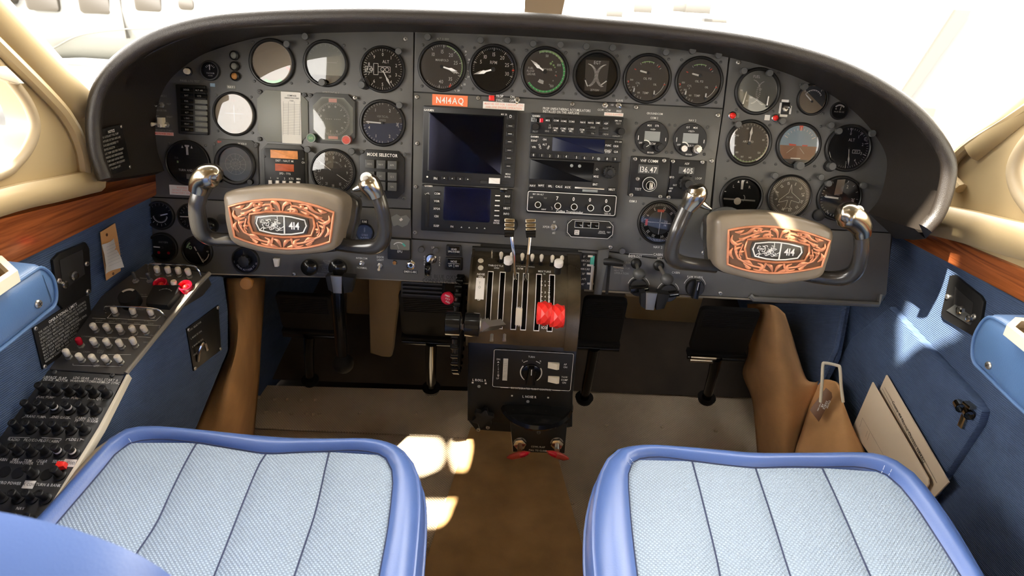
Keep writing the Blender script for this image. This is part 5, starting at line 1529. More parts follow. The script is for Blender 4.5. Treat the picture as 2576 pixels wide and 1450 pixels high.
    for i in range(26):
        s0, t0 = -.36 + .36 * rnd.random(), -.24 + .44 * rnd.random()
        a = rnd.random() * 6.28
        P = [Vector((*M(s0 + .05 * j * math.cos(a + j * 1.1), t0 + .10 * j * math.sin(a + j * 1.1) * .7), .0152)) for j in range(3)]
        q.tube(smooth(P, 3), .0006, 5)
    q.build('badge_lettering', pl)
    return g


yoke('left control yoke whose pale taupe hub carries a bright copper scrollwork plate', 1.10, 715, 562,
     [(571, 484), (640, 471), (715, 467), (790, 474), (862, 499), (866, 545), (856, 590), (842, 626), (780, 638), (718, 641), (650, 631), (590, 610), (573, 570), (568, 527)],
     (716, 562, 129, 119, 37, 61, 0.0),
     [(610, 612, 17), (560, 610, 17), (520, 604, 19), (502, 585, 21), (500, 550, 21), (503, 515, 20), (511, 485, 20), (525, 458, 20)],
     [(835, 624, 18), (890, 628, 18), (940, 624, 20), (963, 600, 19), (968, 560, 17), (963, 520, 17), (953, 490, 18), (940, 468, 18)],
     [(507, 482, 21), (516, 456, 27), (535, 442, 31), (554, 436, 25), (569, 440, 13)], [(951, 494, 19), (943, 472, 25), (932, 456, 26), (926, 445, 20)],
     None, [(935, 462, 14), (912, 470, 10), (894, 476, 4)], None, (930, 446, 17), (745, 575), True, 0.0)
yoke('right control yoke with a darker brown hub and copper scrollwork plate, copilot side', 1.13, 1942, 628,
     [(1803, 546), (1870, 537), (1946, 537), (2020, 550), (2088, 576), (2088, 620), (2078, 660), (2060, 696), (2000, 709), (1946, 714), (1875, 700), (1808, 678), (1797, 640), (1796, 590)],
     (1947, 627, 127, 118, 38, 58, -0.01),
     [(1815, 682, 17), (1760, 674, 17), (1716, 665, 19), (1692, 648, 20), (1690, 618, 18), (1699, 582, 18), (1713, 548, 18), (1728, 516, 18)],
     [(2045, 702, 18), (2095, 708, 18), (2134, 703, 21), (2155, 680, 20), (2159, 640, 18), (2160, 605, 18), (2158, 580, 19)],
     [(1724, 524, 18), (1736, 501, 26), (1745, 482, 27), (1743, 466, 18)], [(2159, 592, 20), (2153, 568, 27), (2135, 546, 33), (2112, 535, 32), (2094, 532, 17)],
     [(1745, 500, 14), (1766, 515, 9), (1783, 524, 3)], None, None, (2136, 526, 27), (1905, 625), False, 0.13)
# ================================================================ throttle quadrant and pedestal
QO = Vector((0.025, 1.235, 0.49)); QR = 0.115
QX0, QX1 = -0.078, 0.128


def qf(x, ph, h=0.0):
    a = rad(ph); r = QR + h
    return Fr((x, QO.y - r * math.cos(a), QO.z + r * math.sin(a)), (1, 0, 0), (0, math.sin(a), math.cos(a)))


def qx(px, py=735):
    """world X of the quadrant face under a picture column"""
    best = None
    for i in range(0, 95):
        p = qf(0, i).o; d = p - CAM
        dep = d.dot(_F); y = 725 - FPX * d.dot(_U) / dep
        if best is None or abs(y - py) < best[0]: best = (abs(y - py), i)
    ph = best[1]
    p = qf(0, ph).o; dep = (p - CAM).dot(_F)
    return ray(px, py).x * dep, ph


base = Fr(QO, (1, 0, 0), (0, 1, 0))
g = thing('throttle_quadrant', 'worn bronze-black throttle quadrant with white-edged lever slots and a curved face', 'throttle quadrant', base)
TI = Matrix.Translation(-QO)


def on(q, x, ph, h=0.0):
    q.T = TI @ qf(x, ph, h).mat(); return q


# curved cover as strips with real slots between them
SL = [qx(p)[0] for p in (1231, 1262, 1296, 1321, 1354.5, 1388)]
sw = 0.0042
edges = [QX0]
for s_ in SL: edges += [s_ - sw, s_ + sw]
edges.append(QX1 - .024)
PH0, PH1 = 4, 58


def strip(q, x0, x1, a0, a1, h=0.0, n=None, th=.004):
    n = n or max(2, int(abs(a1 - a0) / 5))
    rows = []
    for i in range(n + 1):
        a = rad(a0 + (a1 - a0) * i / n)
        for x, r in ((x0, QR + h), (x1, QR + h)):
            rows.append((x, QO.y - r * math.cos(a), QO.z + r * math.sin(a)))
    q.T = TI
    q.add(rows, [(2 * i, 2 * i + 2, 2 * i + 3, 2 * i + 1) for i in range(n)])
    rows2 = [(x, QO.y + (y - QO.y) * (1 - th / QR), QO.z + (z - QO.z) * (1 - th / QR)) for x, y, z in rows]
    q.add(rows + rows2, [(2 * i, 2 * n + 2 + 2 * i, 2 * n + 4 + 2 * i, 2 * i + 2) for i in range(n)] + [(2 * i + 1, 2 * i + 3, 2 * n + 5 + 2 * i, 2 * n + 3 + 2 * i) for i in range(n)])
    return q


q = MB('quad_paint')
for i in range(0, len(edges) - 1, 2): strip(q, edges[i], edges[i + 1], PH0, PH1)
strip(q, QX0, QX1 - .024, -14, PH0); strip(q, QX0, QX1 - .024, PH1, 92)
q.build('curved_cover', g)
q = MB('black_matte'); strip(q, QX0 + .002, QX1 - .004, -14, 90, h=-.012); q.build('inner_drum', g)
prof = [(QO.y - (QR + .004) * math.cos(rad(a)), QO.z + (QR + .004) * math.sin(rad(a))) for a in range(-16, 93, 6)] + [(1.24, .60), (1.24, .45)]
for x0, x1 in ((QX1 - .024, QX1), (QX0 - .003, QX0 + .001)):
    q = MB('quad_paint'); q.T = TI; k_ = len(prof)
    q.add([(x0, a, b) for a, b in prof] + [(x1, a, b) for a, b in prof], [(i, (i + 1) % k_, k_ + (i + 1) % k_, k_ + i) for i in range(k_)] + [tuple(range(k_))[::-1], tuple(range(k_, 2 * k_))])
    q.build('side_cheek', g)
q = MB('print')
t_ = .0012
for i, s_ in enumerate(SL):
    for e in (s_ - sw - t_ / 2, s_ + sw + t_ / 2): strip(q, e - t_ / 2, e + t_ / 2, PH0 - 1, PH1 + 1, h=.0004, th=.0001)
    strip(q, s_ - sw - t_, s_ + sw + t_, PH1, PH1 + 1, h=.0004, th=.0001); strip(q, s_ - sw - t_, s_ + sw + t_, PH0 - 1, PH0, h=.0004, th=.0001)
def qt(s_, px, py, hp, m='print', rot=0, h=.0006):
    x, ph = qx(px, py); q.m(m); on(q, x, ph, h); q.text(s_, 0, 0, hp * .00074, 0, rot=rad(rot), bold=True)
qt('THROTTLE', 1247, 672, 6); qt('OPEN', 1249, 677, 4); qt('RPM', 1309, 676, 6); qt('MIXTURE', 1370, 679, 6); qt('FR', 1370, 685, 3.6); qt('PUSH FOR MAXIMUM CONTROLS', 1320, 670.5, 2.6)
qt('CLOSE', 1240, 815, 6); qt('DEC', 1306, 776, 6); qt('FTH', 1305, 817, 6); qt('ICO', 1369, 820, 6.5)
for i, b in enumerate((703, 715, 731, 742, 754)):
    qt(str(i + 1), 1371.5, b, 5)
    for dx in (-9, 10):
        x, ph = qx(1371.5 + dx, b); on(q, x, ph, .0006); q.line((-.0018, 0), (.0018, 0), .0010, 0)
for b in range(697, 765, 6):
    for dx in (-10.5, 11.5):
        x, ph = qx(1371.5 + dx, b); on(q, x, ph, .0006); q.line((-.0008, 0), (.0008, 0), .0006, 0)
q.build('lettering', g)
q = MB('cream_plastic'); x, ph = qx(1305, 797); x1 = x - .0065; strip(q, x - .006, x + .006, 8, 24, h=.0012); q.build('detent_plate', g)
# trim indicator strip on the left
q = MB('quad_paint'); xa = qx(1193, 740)[0]; xb = qx(1223, 740)[0]; strip(q, xa, xb, 14, 68, h=.003); q.build('trim_plate', g)
q = MB('label_white'); strip(q, xa + .002, xb - .004, 30, 50, h=.0040); q.build('trim_window', g)
q = MB('print'); xm = (xa + xb) / 2 - .001
for s_, b in (('NOSE', 697), ('DN', 704), ('NOSE', 749), ('UP', 758)):
    x, ph = qx(1207, b); on(q, xm, ph, .0036); q.text(s_, 0, 0, .0045, 0, bold=True)
q.m('print_dim')
for s_, b in (('T', 720), ('O', 729)):
    x, ph = qx(1206, b); on(q, xm - .001, ph, .0046); q.text(s_, 0, 0, .005, 0)
q.build('trim_lettering', g)
for b in (664, 682):
    x, ph = qx(1209, b); q = MB('cream_plastic'); on(q, x, ph, .003); q.lathe(0, 0, [(.0055, 0), (.005, .002), (.0001, .0025)], 18); q.build('trim_screw', g)

# levers (each a thing)
def qp(px, py, D): return at(px, py, D)


def rel(o, pts): return [Vector(p) - o for p in pts]


for k, (sl, hx, hy, lab) in enumerate(((SL[0], 1140, 814, 'left throttle lever with a glossy black drum grip'), (SL[1], 1188, 817, 'right throttle lever with a black drum grip and bright end cap beside the flat arm'))):
    D = 1.165
    A = qf(sl, 10, -.02).o; o = A; f = Fr(o, (1, 0, 0), (0, 1, 0)); t = thing('throttle_lever', lab, 'lever', f, None)
    B = qf(sl, 12, .030 if k else .030).o; C = at(1215 if k else 1172, 822, 1.172)
    q = MB('brushed'); q.tube(rel(o, [A, B]), .0030, 8, flat=((1, 0, 0), .4))
    q.tube(rel(o, [B, C]), .0130, 4, flat=((0, 1, 0.2), .16)); q.build('arm', t)
    H1 = at(hx - 20, hy - 1, D); H2 = at(hx + 20, hy + 1.2, D)
    ax = (H2 - H1).normalized()
    q = MB('black_gloss')
    L = (H2 - H1).length
    q.tube(rel(o, [H1, H1 + ax * L * .06, H1 + ax * L * .5, H1 + ax * L * .94, H2]), [.0165, .0205, .0210, .0205, .0165], 28); q.build('drum_grip', t, sharp=30)
    q = MB('steel' if k else 'yoke_black'); q.tube(rel(o, [H2, H2 + ax * .0014, H2 + ax * .0016]), [.0125, .0120, .004], 22); q.build('end_cap', t)
for k, (sl, kx, ky, lab) in enumerate(((SL[2], 1281.5, 573, 'left propeller lever, thin chrome rod topped by a ribbed silver and black grip'), (SL[3], 1335, 574, 'right propeller lever, thin chrome rod topped by a ribbed silver and black grip'))):
    o = qf(sl, 50, -.01).o; f = Fr(o, (1, 0, 0), (0, 1, 0)); t = thing('propeller_lever', lab, 'lever', f)
    P2 = at(kx + (5 if k == 0 else -2), ky + 24, 1.20); P1 = at(kx + (11 if k == 0 else -6), ky + 65, 1.205)
    q = MB('chrome'); q.tube(rel(o, [o, P1, P2]), [.0030, .0028, .0030], 8, flat=((0, 1, 0), .6)); q.build('rod', t)
    c = at(kx, ky, 1.20); kf = Fr(c, _R * .999 - _U * (.03 if k == 0 else -.03), _U)
    q = MB('bronze_chrome'); q.T = Matrix.Translation(-o) @ kf.mat()
    w_ = .0185
    for j, (a, b) in enumerate(((.0085, .0165), (.0005, .0085), (-.0055, .0005))):
        q.prism(rrect(0, (a + b) / 2, w_, b - a, .002, 3), -.008, .006, .002)
    q.build('ribbed_grip', t)
    q = MB('black_gloss'); q.T = Matrix.Translation(-o) @ kf.mat(); q.prism([(-w_ / 2 + .001, -.0165), (w_ / 2 - .001, -.0165), (w_ / 2, -.0056), (-w_ / 2, -.0056)], -.009, .006, .002); q.build('grip_base', t)
for k, (sl, kx, ky, lab) in enumerate(((SL[4], 1369, 789, 'left mixture lever with a faceted bright red knob'), (SL[5], 1401, 796, 'right mixture lever with a faceted bright red knob'))):
    o = qf(sl, 16, -.01).o; f = Fr(o, (1, 0, 0), (0, 1, 0)); t = thing('mixture_lever', lab, 'lever', f)
    c = at(kx, ky, 1.18)
    q = MB('brushed'); q.tube(rel(o, [o, c]), .004, 8); q.build('arm', t)
    kf = Fr(c, (1, 0, 0), (0, .4, .9)); q = MB('red_plastic'); q.T = Matrix.Translation(-o) @ kf.mat() @ Matrix.Rotation(rad(90), 4, 'Y')
    n = 8; rings = []
    for z_, r_, ph_ in ((-.0130, .0165, 0), (-.0118, .0195, 0), (-.006, .0205, .5), (.0, .0222, 0), (.006, .0205, .5), (.0118, .0195, 0), (.0130, .0165, 0)):
        rings.append([(r_ * math.cos((i + ph_) * 2 * math.pi / n), r_ * math.sin((i + ph_) * 2 * math.pi / n), z_) for i in range(n)])
    vs = [p for r in rings for p in r]; fs = []
    for r in range(6):
        for i in range(n):
            j = (i + 1) % n
            a, b, c_, d = r * n + i, r * n + j, (r + 1) * n + j, (r + 1) * n + i
            sh = (0, .5, 0, .5, 0)[r - 1] if 0 < r < 6 else None
            if sh == 0 or sh is None: fs += [(a, b, d), (b, c_, d)]
            else: fs += [(a, b, c_), (a, c_, d)]
    fs += [tuple(range(n))[::-1], tuple(range(6 * n, 7 * n))]
    q.add(vs, fs); q.build('faceted_knob', t, sharp=1)
# friction knobs on the shoulder
for px, py, lab in ((1278, 657, 'left'), (1404, 664, 'right')):
    o = at(px, py + 10, 1.24); f = Fr(o, (1, 0, 0), (0, math.cos(1.0), math.sin(1.0)) if False else (0, 1, .35)); t = thing('friction_knob', lab + ' white-topped friction knob on the shoulder of the quadrant', 'knob', f)
    MB('black').lathe(0, 0, [(.0065, -.012), (.0065, .006)], 16).build('post', t)
    MB('label_white').prism(circ(0, 0, .0085, 9), .006, .0165, .0015).build('cap', t)
# row of paddle switches behind the quadrant
for i, (px, py) in enumerate(((1238, 637), (1261, 642), (1288, 643), (1314, 645), (1339, 647), (1362, 648), (1389, 650), (1413, 651))):
    f = Fr(at(px, py, 1.28), (1, 0, 0), (0, -.25, 1)); 
    t = thing('paddle_switch', ('chrome toggle at the left end of' if i == 0 else 'ivory paddle switch, number %s of seven from the left in' % (('one', 'two', 'three', 'four', 'five', 'six', 'seven')[i - 1])) + ' the row above the quadrant', 'switch', f)
    if i == 0: MB('chrome').tube([(0, -.008, .004), (0, .010, .006)], .0017, 8).build('bat_handle', t)
    else:
        MB('ivory').tube([(0, -.006, .004), (0, -.002, .005), (0, .004, .006), (0, .009, .006), (0, .0115, .006)], [.0022, .0026, .0038, .0036, .0015], 12, flat=((0, 0, 1), .7)).build('paddle', t)
        MB('black').tube([(0, -.016, .0), (0, -.006, .004)], .004, 10).build('boot', t)
q = MB('black_matte'); f = PAN.at(1325, 645); q.box(0, 0, .0, .215, .030, .012, .002); t = thing('switch_shroud', 'dark recessed shroud behind the ivory paddle switches', 'shroud', f); q.build('shroud', t)
for px in (1237, 1269):
    f = Fr(at(px, 851, 1.225), (1, 0, 0), (0, 1, .9)); t = thing('stop_pin', ('left' if px == 1237 else 'right') + ' of two small steel pins under the throttle slots', 'pin', f)
    MB('steel').tube([(0, .008, -.004), (0, 0, 0), (0, -.006, .0)], [.003, .003, .0036], 10).build('pin', t)

# ---- pedestal below
PED = Fr((0.018, 1.165, 0.34), (1, 0, 0), (0, 0.03, 1))
g = thing('centre_pedestal', 'glossy black centre pedestal hanging under the throttle quadrant', 'pedestal', PED)
ho = PED.hits([(1178, 848), (1455, 856), (1441, 995), (1440, 1075), (1424, 1078), (1176, 1060), (1176, 1000)])
MB('ped_black').prism(ho, -.30, .0, .003).build('housing', g, sharp=30)
MB('ped_black').prism(PED.hits([(1283, 1060), (1427, 1066), (1420, 1142), (1290, 1138)], .004), -.05, .004, .002).build('cowl_flap_plate', g)
MB('black').prism(PED.hits([(1178, 1062), (1290, 1066), (1290, 1092), (1196, 1086)]), -.06, -.006, .001).build('lower_bracket', g)
screws(g, None, [PED.hit(1227, 1079), PED.hit(1203, 1085), PED.hit(1414, 1052), PED.hit(1190, 987)], .0042, 'steel', -.005)
screws(g, None, [PED.hit(1355, 1085)], .004, 'bezel_grey', .0045); screws(g, None, [PED.hit(1433, 862), PED.hit(1418, 1077)], .003, 'steel', .0)
q = MB('print')
def pt(s_, px, py, hp, w=.0008, m='print'):
    x, y = PED.hit(px, py, w); q.m(m).text(s_, x, y, hp * .00079, w, bold=True)
pt('L ROLL R', 1206, 957, 6.5); pt('L NOSE R', 1332, 999, 6.5); pt('COWL FLAP', 1353.5, 1125, 5, .0052); pt('PULL TO CLOSE', 1353, 1134, 5, .0052)
for a, b in ((1189, 963), (1222, 965)): x, y = PED.hit(a, b); q.box(x, y, 0, .0035, .003, .0008)
for a, b in ((1288, 996), (1379, 1001)): x, y = PED.hit(a, b); q.box(x, y, 0, .0035, .003, .0008)
q.m('lcd')
for a, b in ((1205, 972), (1328, 1010)): x, y = PED.hit(a, b); q.disc(x, y, .0034, .0012, 14)
q.build('lettering', g)
u = Unit('flight_control_panel', 'black autopilot panel with a turn knob, pitch wheel and two cream rocker switches', 'control panel', 1340, 932, 201, 110, 'black', .006, r=.004, fr=PED)
u.frame(1340, 932, 198, 107, 1.0, r=.004)
x, y = u.L(1271, 930)
q = MB('ivory_grey'); hh = 62 * u.k
for i in range(24): q.box(x, y - hh / 2 + hh * (i + .5) / 24, u.d - .001, 12 * u.k, hh / 24 * .62, u.d + .0035 * (1 - ((i - 11.5) / 12) ** 2 * .5))
q.box(x, y, u.d, 11 * u.k, hh, u.d + .001); q.build('pitch_wheel', u.g, kind='stuff')
u.disc('turn_knob_skirt', 1336, 937, 24, 'black_gloss', .006)
xk, yk = u.L(1336, 937)
q = MB('black_gloss').prism([(xk - .0095, yk - .020), (xk + .0095, yk - .020), (xk + .0055, yk + .018), (xk - .0055, yk + .018)], u.d + .006, u.d + .018, .002); q.m('print').line((xk, yk + .003), (xk, yk + .016), .0012, u.d + .0184); q.build('turn_knob', u.g)
u.q.arc(xk, yk, .0198, .0222, 38, 150, u.d + .0006) if False else None
u.q.arc(xk, yk, .0200, .0222, 60, 145, u.d + .0007); u.q.arc(xk, yk, .0200, .0222, 215, 310, u.d + .0007)
for a0, a1 in ((-38, -18), (18, 38)): u.q.arc(xk, yk, .0262, .0274, a0, a1, u.d + .0007)
for b, h_ in ((919, 17), (954, 17)):
    xx, yy = u.L(1392.5, b); q = MB('cream_plastic'); q.add([(xx - 14 * u.k, yy - 8 * u.k, u.d), (xx + 14 * u.k, yy - 8 * u.k, u.d), (xx + 14 * u.k, yy + 8 * u.k, u.d), (xx - 14 * u.k, yy + 8 * u.k, u.d),
        (xx - 14 * u.k, yy - 8 * u.k, u.d + .002), (xx + 8 * u.k, yy - 8 * u.k, u.d + .008), (xx + 8 * u.k, yy + 8 * u.k, u.d + .008), (xx - 14 * u.k, yy + 8 * u.k, u.d + .002), (xx + 14 * u.k, yy - 8 * u.k, u.d + .006), (xx + 14 * u.k, yy + 8 * u.k, u.d + .006)],
        [(4, 5, 6, 7), (5, 8, 9, 6), (0, 4, 7, 3), (8, 1, 2, 9), (0, 1, 8, 5, 4), (3, 7, 6, 9, 2)]); q.build('rocker_switch', u.g)
for t_, a, b, h_ in (('TURN', 1337, 898, 5), ('L', 1315, 907, 5), ('R', 1360, 909, 5), ('AP', 1422, 917, 5), ('ON', 1422, 924, 5), ('YAW', 1420, 949, 5), ('DAMP', 1420, 956, 5), ('ON', 1419, 963, 5), ('DN', 1254, 904, 5), ('UP', 1252, 952, 5)): u.t(t_, a, b, h_)
for i, c in enumerate('PITCH'): u.t(c, 1253.5, 918 + i * 6, 4.6)
for b, s_ in ((911, 1), (946, -1)):
    xx, yy = u.L(1253.5, b); u.q.poly([(xx - .0024, yy - .0014 * s_), (xx + .0024, yy - .0014 * s_), (xx, yy + .0020 * s_)][::s_], u.d + .0007)
for t_, a in (('800', 1290), ('INTEGRATED', 1315), ('FLIGHT', 1346), ('CONTROL', 1372)): u.t(t_, a, 976 + (a - 1290) * .055, 5)
u.ln((1259, 975), (1279, 976), 1); u.ln((1389, 982), (1409, 983), 1)
u.done()
# trim wheels
wc = Vector((-0.103, 1.225, 0.45)); f = Fr(wc, (0, 1, 0), (0, 0, 1)); t = thing('elevator_trim_wheel', 'black ribbed elevator trim wheel standing edge-on left of the pedestal', 'trim wheel', f)
q = MB('yoke_black'); R = .100
q.lathe(0, 0, [(R * .3, -.006), (R * .92, -.006), (R * .97, -.004), (R, 0), (R * .97, .004), (R * .92, .006), (R * .3, .006)], 60); q.build('rim', t)
me = None
for i in range(30):
    a = 2 * math.pi * i / 30
    if me is None: o = MB('black_gloss').tube([(0, 0, -.008), (0, 0, -.006), (0, 0, .006), (0, 0, .008)], [.003, .0055, .0055, .003], 10, flat=((1, 0, 0), .75)).build('grip_rib', t); me = o.data
    else: o = bpy.data.objects.new('grip_rib', me); COL.objects.link(o); o.parent = t
    o.location = (R * math.cos(a), R * math.sin(a), 0); o.rotation_euler = (0, 0, a)
f = PED.at(1216, 1047, .004); t = thing('aileron_trim_knob', 'six-pointed black star knob at the lower left corner of the pedestal', 'knob', f)
pts = []
for i in range(12):
    a = rad(30 * i + 17); r = .0225 if i % 2 == 0 else .0150
    pts += [(r * math.cos(a - .10), r * math.sin(a - .10)), (r * math.cos(a + .10), r * math.sin(a + .10))] if i % 2 == 0 else [(r * math.cos(a), r * math.sin(a))]
MB('black').prism(pts, .0, .014, .0015).build('grip', t, sharp=30)
f = Fr(PED.wp(*PED.hit(1350, 1030), -.018), (1, 0, 0), (0, 1, .12)); t = thing('rudder_trim_wheel', 'glossy black rudder trim wheel lying flat in the pedestal under L NOSE R', 'trim wheel', f)
MB('black_gloss').lathe(0, 0, [(.060, -.008), (.072, -.007), (.076, 0), (.072, .007), (.060, .010), (.02, .012), (.0001, .012)], 56).build('rim', t)
f = Fr(PED.wp(*PED.hit(1436, 1020), -.012), (1, 0, 0), (0, 1, 0)); 
for px, lab, rr in ((1308, 'left', 8), (1401, 'right', -8)):
    f = PED.at(px, 1116, .006); t = thing('cowl_flap_handle', lab + ' red and brown cowl flap T-handle under the pedestal', 'handle', f)
    MB('chrome').prism(circ(0, 0, .0135, 6, .2), 0, .006, .001).build('hex_nut', t); MB('steel').lathe(0, 0, [(.0135, -.002), (.0135, .0)], 20).build('washer', t)
    MB('copper_dark' if lab == 'left' else 'steel').tube([(0, 0, 0), (0, -.004, .020)], .0052, 12).build('stem', t)
    q = MB('red_dim'); q.T = Matrix.Translation((0, -.014, .020)) @ Matrix.Rotation(rad(rr * 1.6), 4, 'Z')
    s_ = 1 if lab == 'left' else -1
    q.tube([(-.027 * s_, -.003, 0), (-.018 * s_, -.003, 0), (0, 0, 0), (.012 * s_, .001, 0), (.023 * s_, .003, 0)], [.002, .0068, .0085, .0070, .0012], 10, flat=((0, 0, 1), .6)); q.build('t_bar', t, sharp=60)
    q = MB('red_lens'); q.T = Matrix.Translation((0, -.014, .0212)) @ Matrix.Rotation(rad(rr * 1.6), 4, 'Z'); q.tube([(.001 * s_, 0, 0), (.010 * s_, .001, 0), (.019 * s_, .002, 0)], [.0070, .0066, .0030], 10, flat=((0, 0, 1), .6)); q.build('red_paint', t, sharp=60)

# ---- rudder pedals, brackets and other footwell hardware
for nm, (x0, x1, y0, y1), D, (fx, fy), lab, chromed in (
        ('a', (700, 838, 730, 846), 1.66, (780, 955), 'pilot rudder pedal farthest left, in deep shade', 0), ('b', (1006, 1160, 722, 868), 1.55, (1085, 975), 'pilot rudder pedal just left of the pedestal', 0),
        ('c', (1462, 1570, 735, 882), 1.55, (1470, 1000), 'copilot rudder pedal just right of the pedestal', 0), ('d', (1748, 1896, 762, 908), 1.58, (1778, 1000), 'copilot rudder pedal farthest right, with a bright metal end', 1)):
    f = Fr(at((x0 + x1) / 2, (y0 + y1) / 2, D), (1, 0, 0), (0, -.30, 1)); t = thing('rudder_pedal', lab, 'pedal', f)
    k = D / FPX; w_ = (x1 - x0) * k; h_ = (y1 - y0) * k
    q = MB('rubber').prism(rrect(0, 0, w_, h_, .012, 3), -.012, 0, .003)
    for i in range(9): q.box(0, h_ / 2 - .012 - i * .0055, 0, w_ * .86, .003, .0015)
    q.build('pad', t)
    MB('rubber').box(0, -h_ / 2 - .009, -.014, w_ * 1.02, .012, .006, .003).build('heel_bar', t)
    MB('black_gloss').tube([(-w_ * .5, -h_ / 2 - .018, .004), (w_ * .5, -h_ / 2 - .018, .004)], .0065, 12).build('pivot_tube', t)
    if chromed:
        for dy in (0, -.010): MB('bronze_chrome').tube([(-w_ * .46, -h_ / 2 - .012 + dy, .010), (-w_ * .02, -h_ / 2 - .012 + dy, .010)], .0058, 12).build('bright_sleeve', t)
    e = Vector((*f.hit(fx, fy, -.02), -.02))
    cx_ = 0 if nm != 'c' else -.01
    MB('black_gloss').tube([(cx_, -h_ / 2 - .014, .006), (cx_ * .6 + e.x * .4, (-h_ / 2) * .6 + e.y * .4, .0), e], [.014, .013, .012], 14).build('pedal_arm', t)
    MB('rubber').tube([e, e + Vector((0, -.012, 0))], [.024, .020], 16).build('arm_boot', t)
f = Fr(at(860, 790, 1.50), (1, 0, 0), (0, 0, 1)); t = thing('control_column', 'black upright control column under the pilot panel with a shiny edge', 'column', f)
MB('black_gloss').tube([(-.006, .085, 0), (0, 0, .02), (0, -.07, .02), (.002, -.115, .02)], [.016, .014, .014, .010], 14).build('tube', t); MB('rubber').ball((.002, -.115, .02), .024, 16, (1, 1, 1)).build('boot', t)
for px, py, D, lab in ((848, 722, 1.30, 'scuffed steel bracket hanging under the pilot panel edge'), (1637, 764, 1.30, 'scuffed steel bracket hanging under the copilot panel edge')):
    f = Fr(at(px, py, D), (1, 0, 0), (0, 0, 1)); t = thing('panel_bracket', lab, 'bracket', f)
    MB('brushed').prism([(-.012, .022), (.010, .022), (.008, -.014), (-.008, -.014)], -.004, .0, .001).build('strap', t)
    MB('black').prism([(-.022, .020), (-.012, .022), (-.008, -.013), (-.018, -.008)], -.02, -.001, .001).build('side_plate', t); MB('black').prism([(.010, .022), (.034, .020), (.028, -.010), (.012, -.014)], -.02, -.001, .001).build('side_plate', t)
f = Fr(at(1126, 751, 1.30), (1, 0, 0), (0, .1, 1)); t = thing('oxygen_pull_knob', 'round crimson EMER OXY PULL knob below the panel left of the quadrant', 'knob', f)
MB('red_lens').lathe(0, 0, [(.004, -.03), (.004, -.006), (.0125, -.004), (.0132, .0), (.0115, .0025), (.0001, .0035)], 28).build('grip', t)
q = MB('print')
for i, s_ in enumerate(('EMER', 'OXY', 'PULL')): q.text(s_, .001 + .0006 * i - .001, .0062 - i * .0062, .0034, .0038, rot=-.35)
q.build('lettering', t)
f = Fr(at(1062, 729, 1.36), (1, 0, 0), (0, .1, 1)); t = thing('air_vent', 'black slatted vent under the panel left of the crimson knob', 'vent', f)
for i in range(4): MB('black').box(0, .012 - i * .0085, -.01, .080, .005, .0, .001).build('slat', t)
MB('black_matte').box(0, 0, -.02, .088, .042, -.010).build('frame', t)
# ================================================================ left switch console
class World0: pass


g = thing('switch_console', 'long sloping left side console with switch rows above a black circuit breaker panel', 'console', CON)
H = CON.hit
up = CON.hits([(366, 664), (528, 688), (318, 943), (97, 927), (180, 800)])
MB('console_paint').prism(up, -.004, 0, .0012).build('switch_plate', g, sharp=30)
lo = CON.hits([(97, 930), (312, 945), (245, 1082), (40, 1420), (-330, 1420), (-60, 1120)])
MB('breaker_paint').prism(lo, -.004, 0, .001).build('breaker_plate', g, sharp=30)
MB('panel_edge').tube([H(318, 941) + (.001,), H(500, 716) + (.001,), H(528, 688) + (.001,)], .0042, 8).build('edge_trim', g)
MB('cream_plastic').prism(CON.hits([(318, 944), (326, 944), (258, 1078), (60, 1405), (48, 1400), (250, 1078)]), -.010, .002, .001).build('edge_trim', g)
q = MB('breaker_paint').prism(CON.hits([(366, 668), (520, 690), (312, 945), (40, 1420), (-330, 1420), (97, 930)]), -.03, -.006); q.build('console_body', g)
P1 = CON.wp(*CON.hit(325, 942)); P2 = CON.wp(*CON.hit(512, 692))
SP = Fr(P1, Vector((P2.x - P1.x, P2.y - P1.y, 0)), (0, 0, 1))
sp = MB('blue_fabric').prism(SP.hits([(512, 697), (562, 697), (574, 780), (574, 882), (492, 1083), (420, 1190), (180, 1420), (30, 1420), (250, 1082), (322, 947)]), -.012, 0, .002)
o = sp.build('side_upholstery', g); o.matrix_world = SP.mat()
me = {}


def ivory(px, py, bx, by, m='ivory', L=.019, r=.0054):
    x, y = H(bx, by); tx, ty = CON.hit(px, py, L); q = MB('screw_metal')
    q.prism(circ(x, y, .0062, 6, .3), 0, .0022, .0005); q.lathe(x, y, [(.0042, .002), (.0042, .0042), (.0025, .0045)], 12)
    q.tube([(x, y, .003), (x + (tx - x) * .35, y + (ty - y) * .35, L * .35)], .0018, 8)
    q.m(m); a = Vector((x, y, .0)); b = Vector((tx, ty, L))
    q.tube([a.lerp(b, .30), a.lerp(b, .36), a.lerp(b, .85), a.lerp(b, .97), a.lerp(b, 1.02)], [r * .75, r * .9, r, r * .85, r * .3], 12)
    return q.build('toggle_switch', g, sharp=50)


for t_, b_ in (((393, 671), (398, 690)), ((420, 672), (426, 692)), ((446, 674), (452, 694)), ((470, 677), (478, 697)), ((436, 706), (441, 729)),
               ((284, 772), (292, 792)), ((331, 775), (338, 795)), ((375, 777), (384, 798)),
               ((231, 816), (243, 833)), ((264, 818), (276, 835)), ((297, 820), (307, 838)), ((329, 822), (340, 840)), ((358, 822), (369, 838)),
               ((231, 853), (243, 871)), ((264, 855), (275, 872)), ((296, 857), (308, 875)), ((330, 850), (342, 872)),
               ((163, 881), (174, 900)), ((195, 892), (208, 909)), ((228, 895), (240, 912)), ((260, 897), (273, 913)), ((292, 896), (305, 914))):
    ivory(*t_, *b_)
ivory(195, 852, 205, 871, 'red_lens')
for t_, b_ in (((334, 685), (342, 708)), ((369, 688), (378, 708))): ivory(*t_, *b_, m='bezel_grey', L=.022, r=.0030)


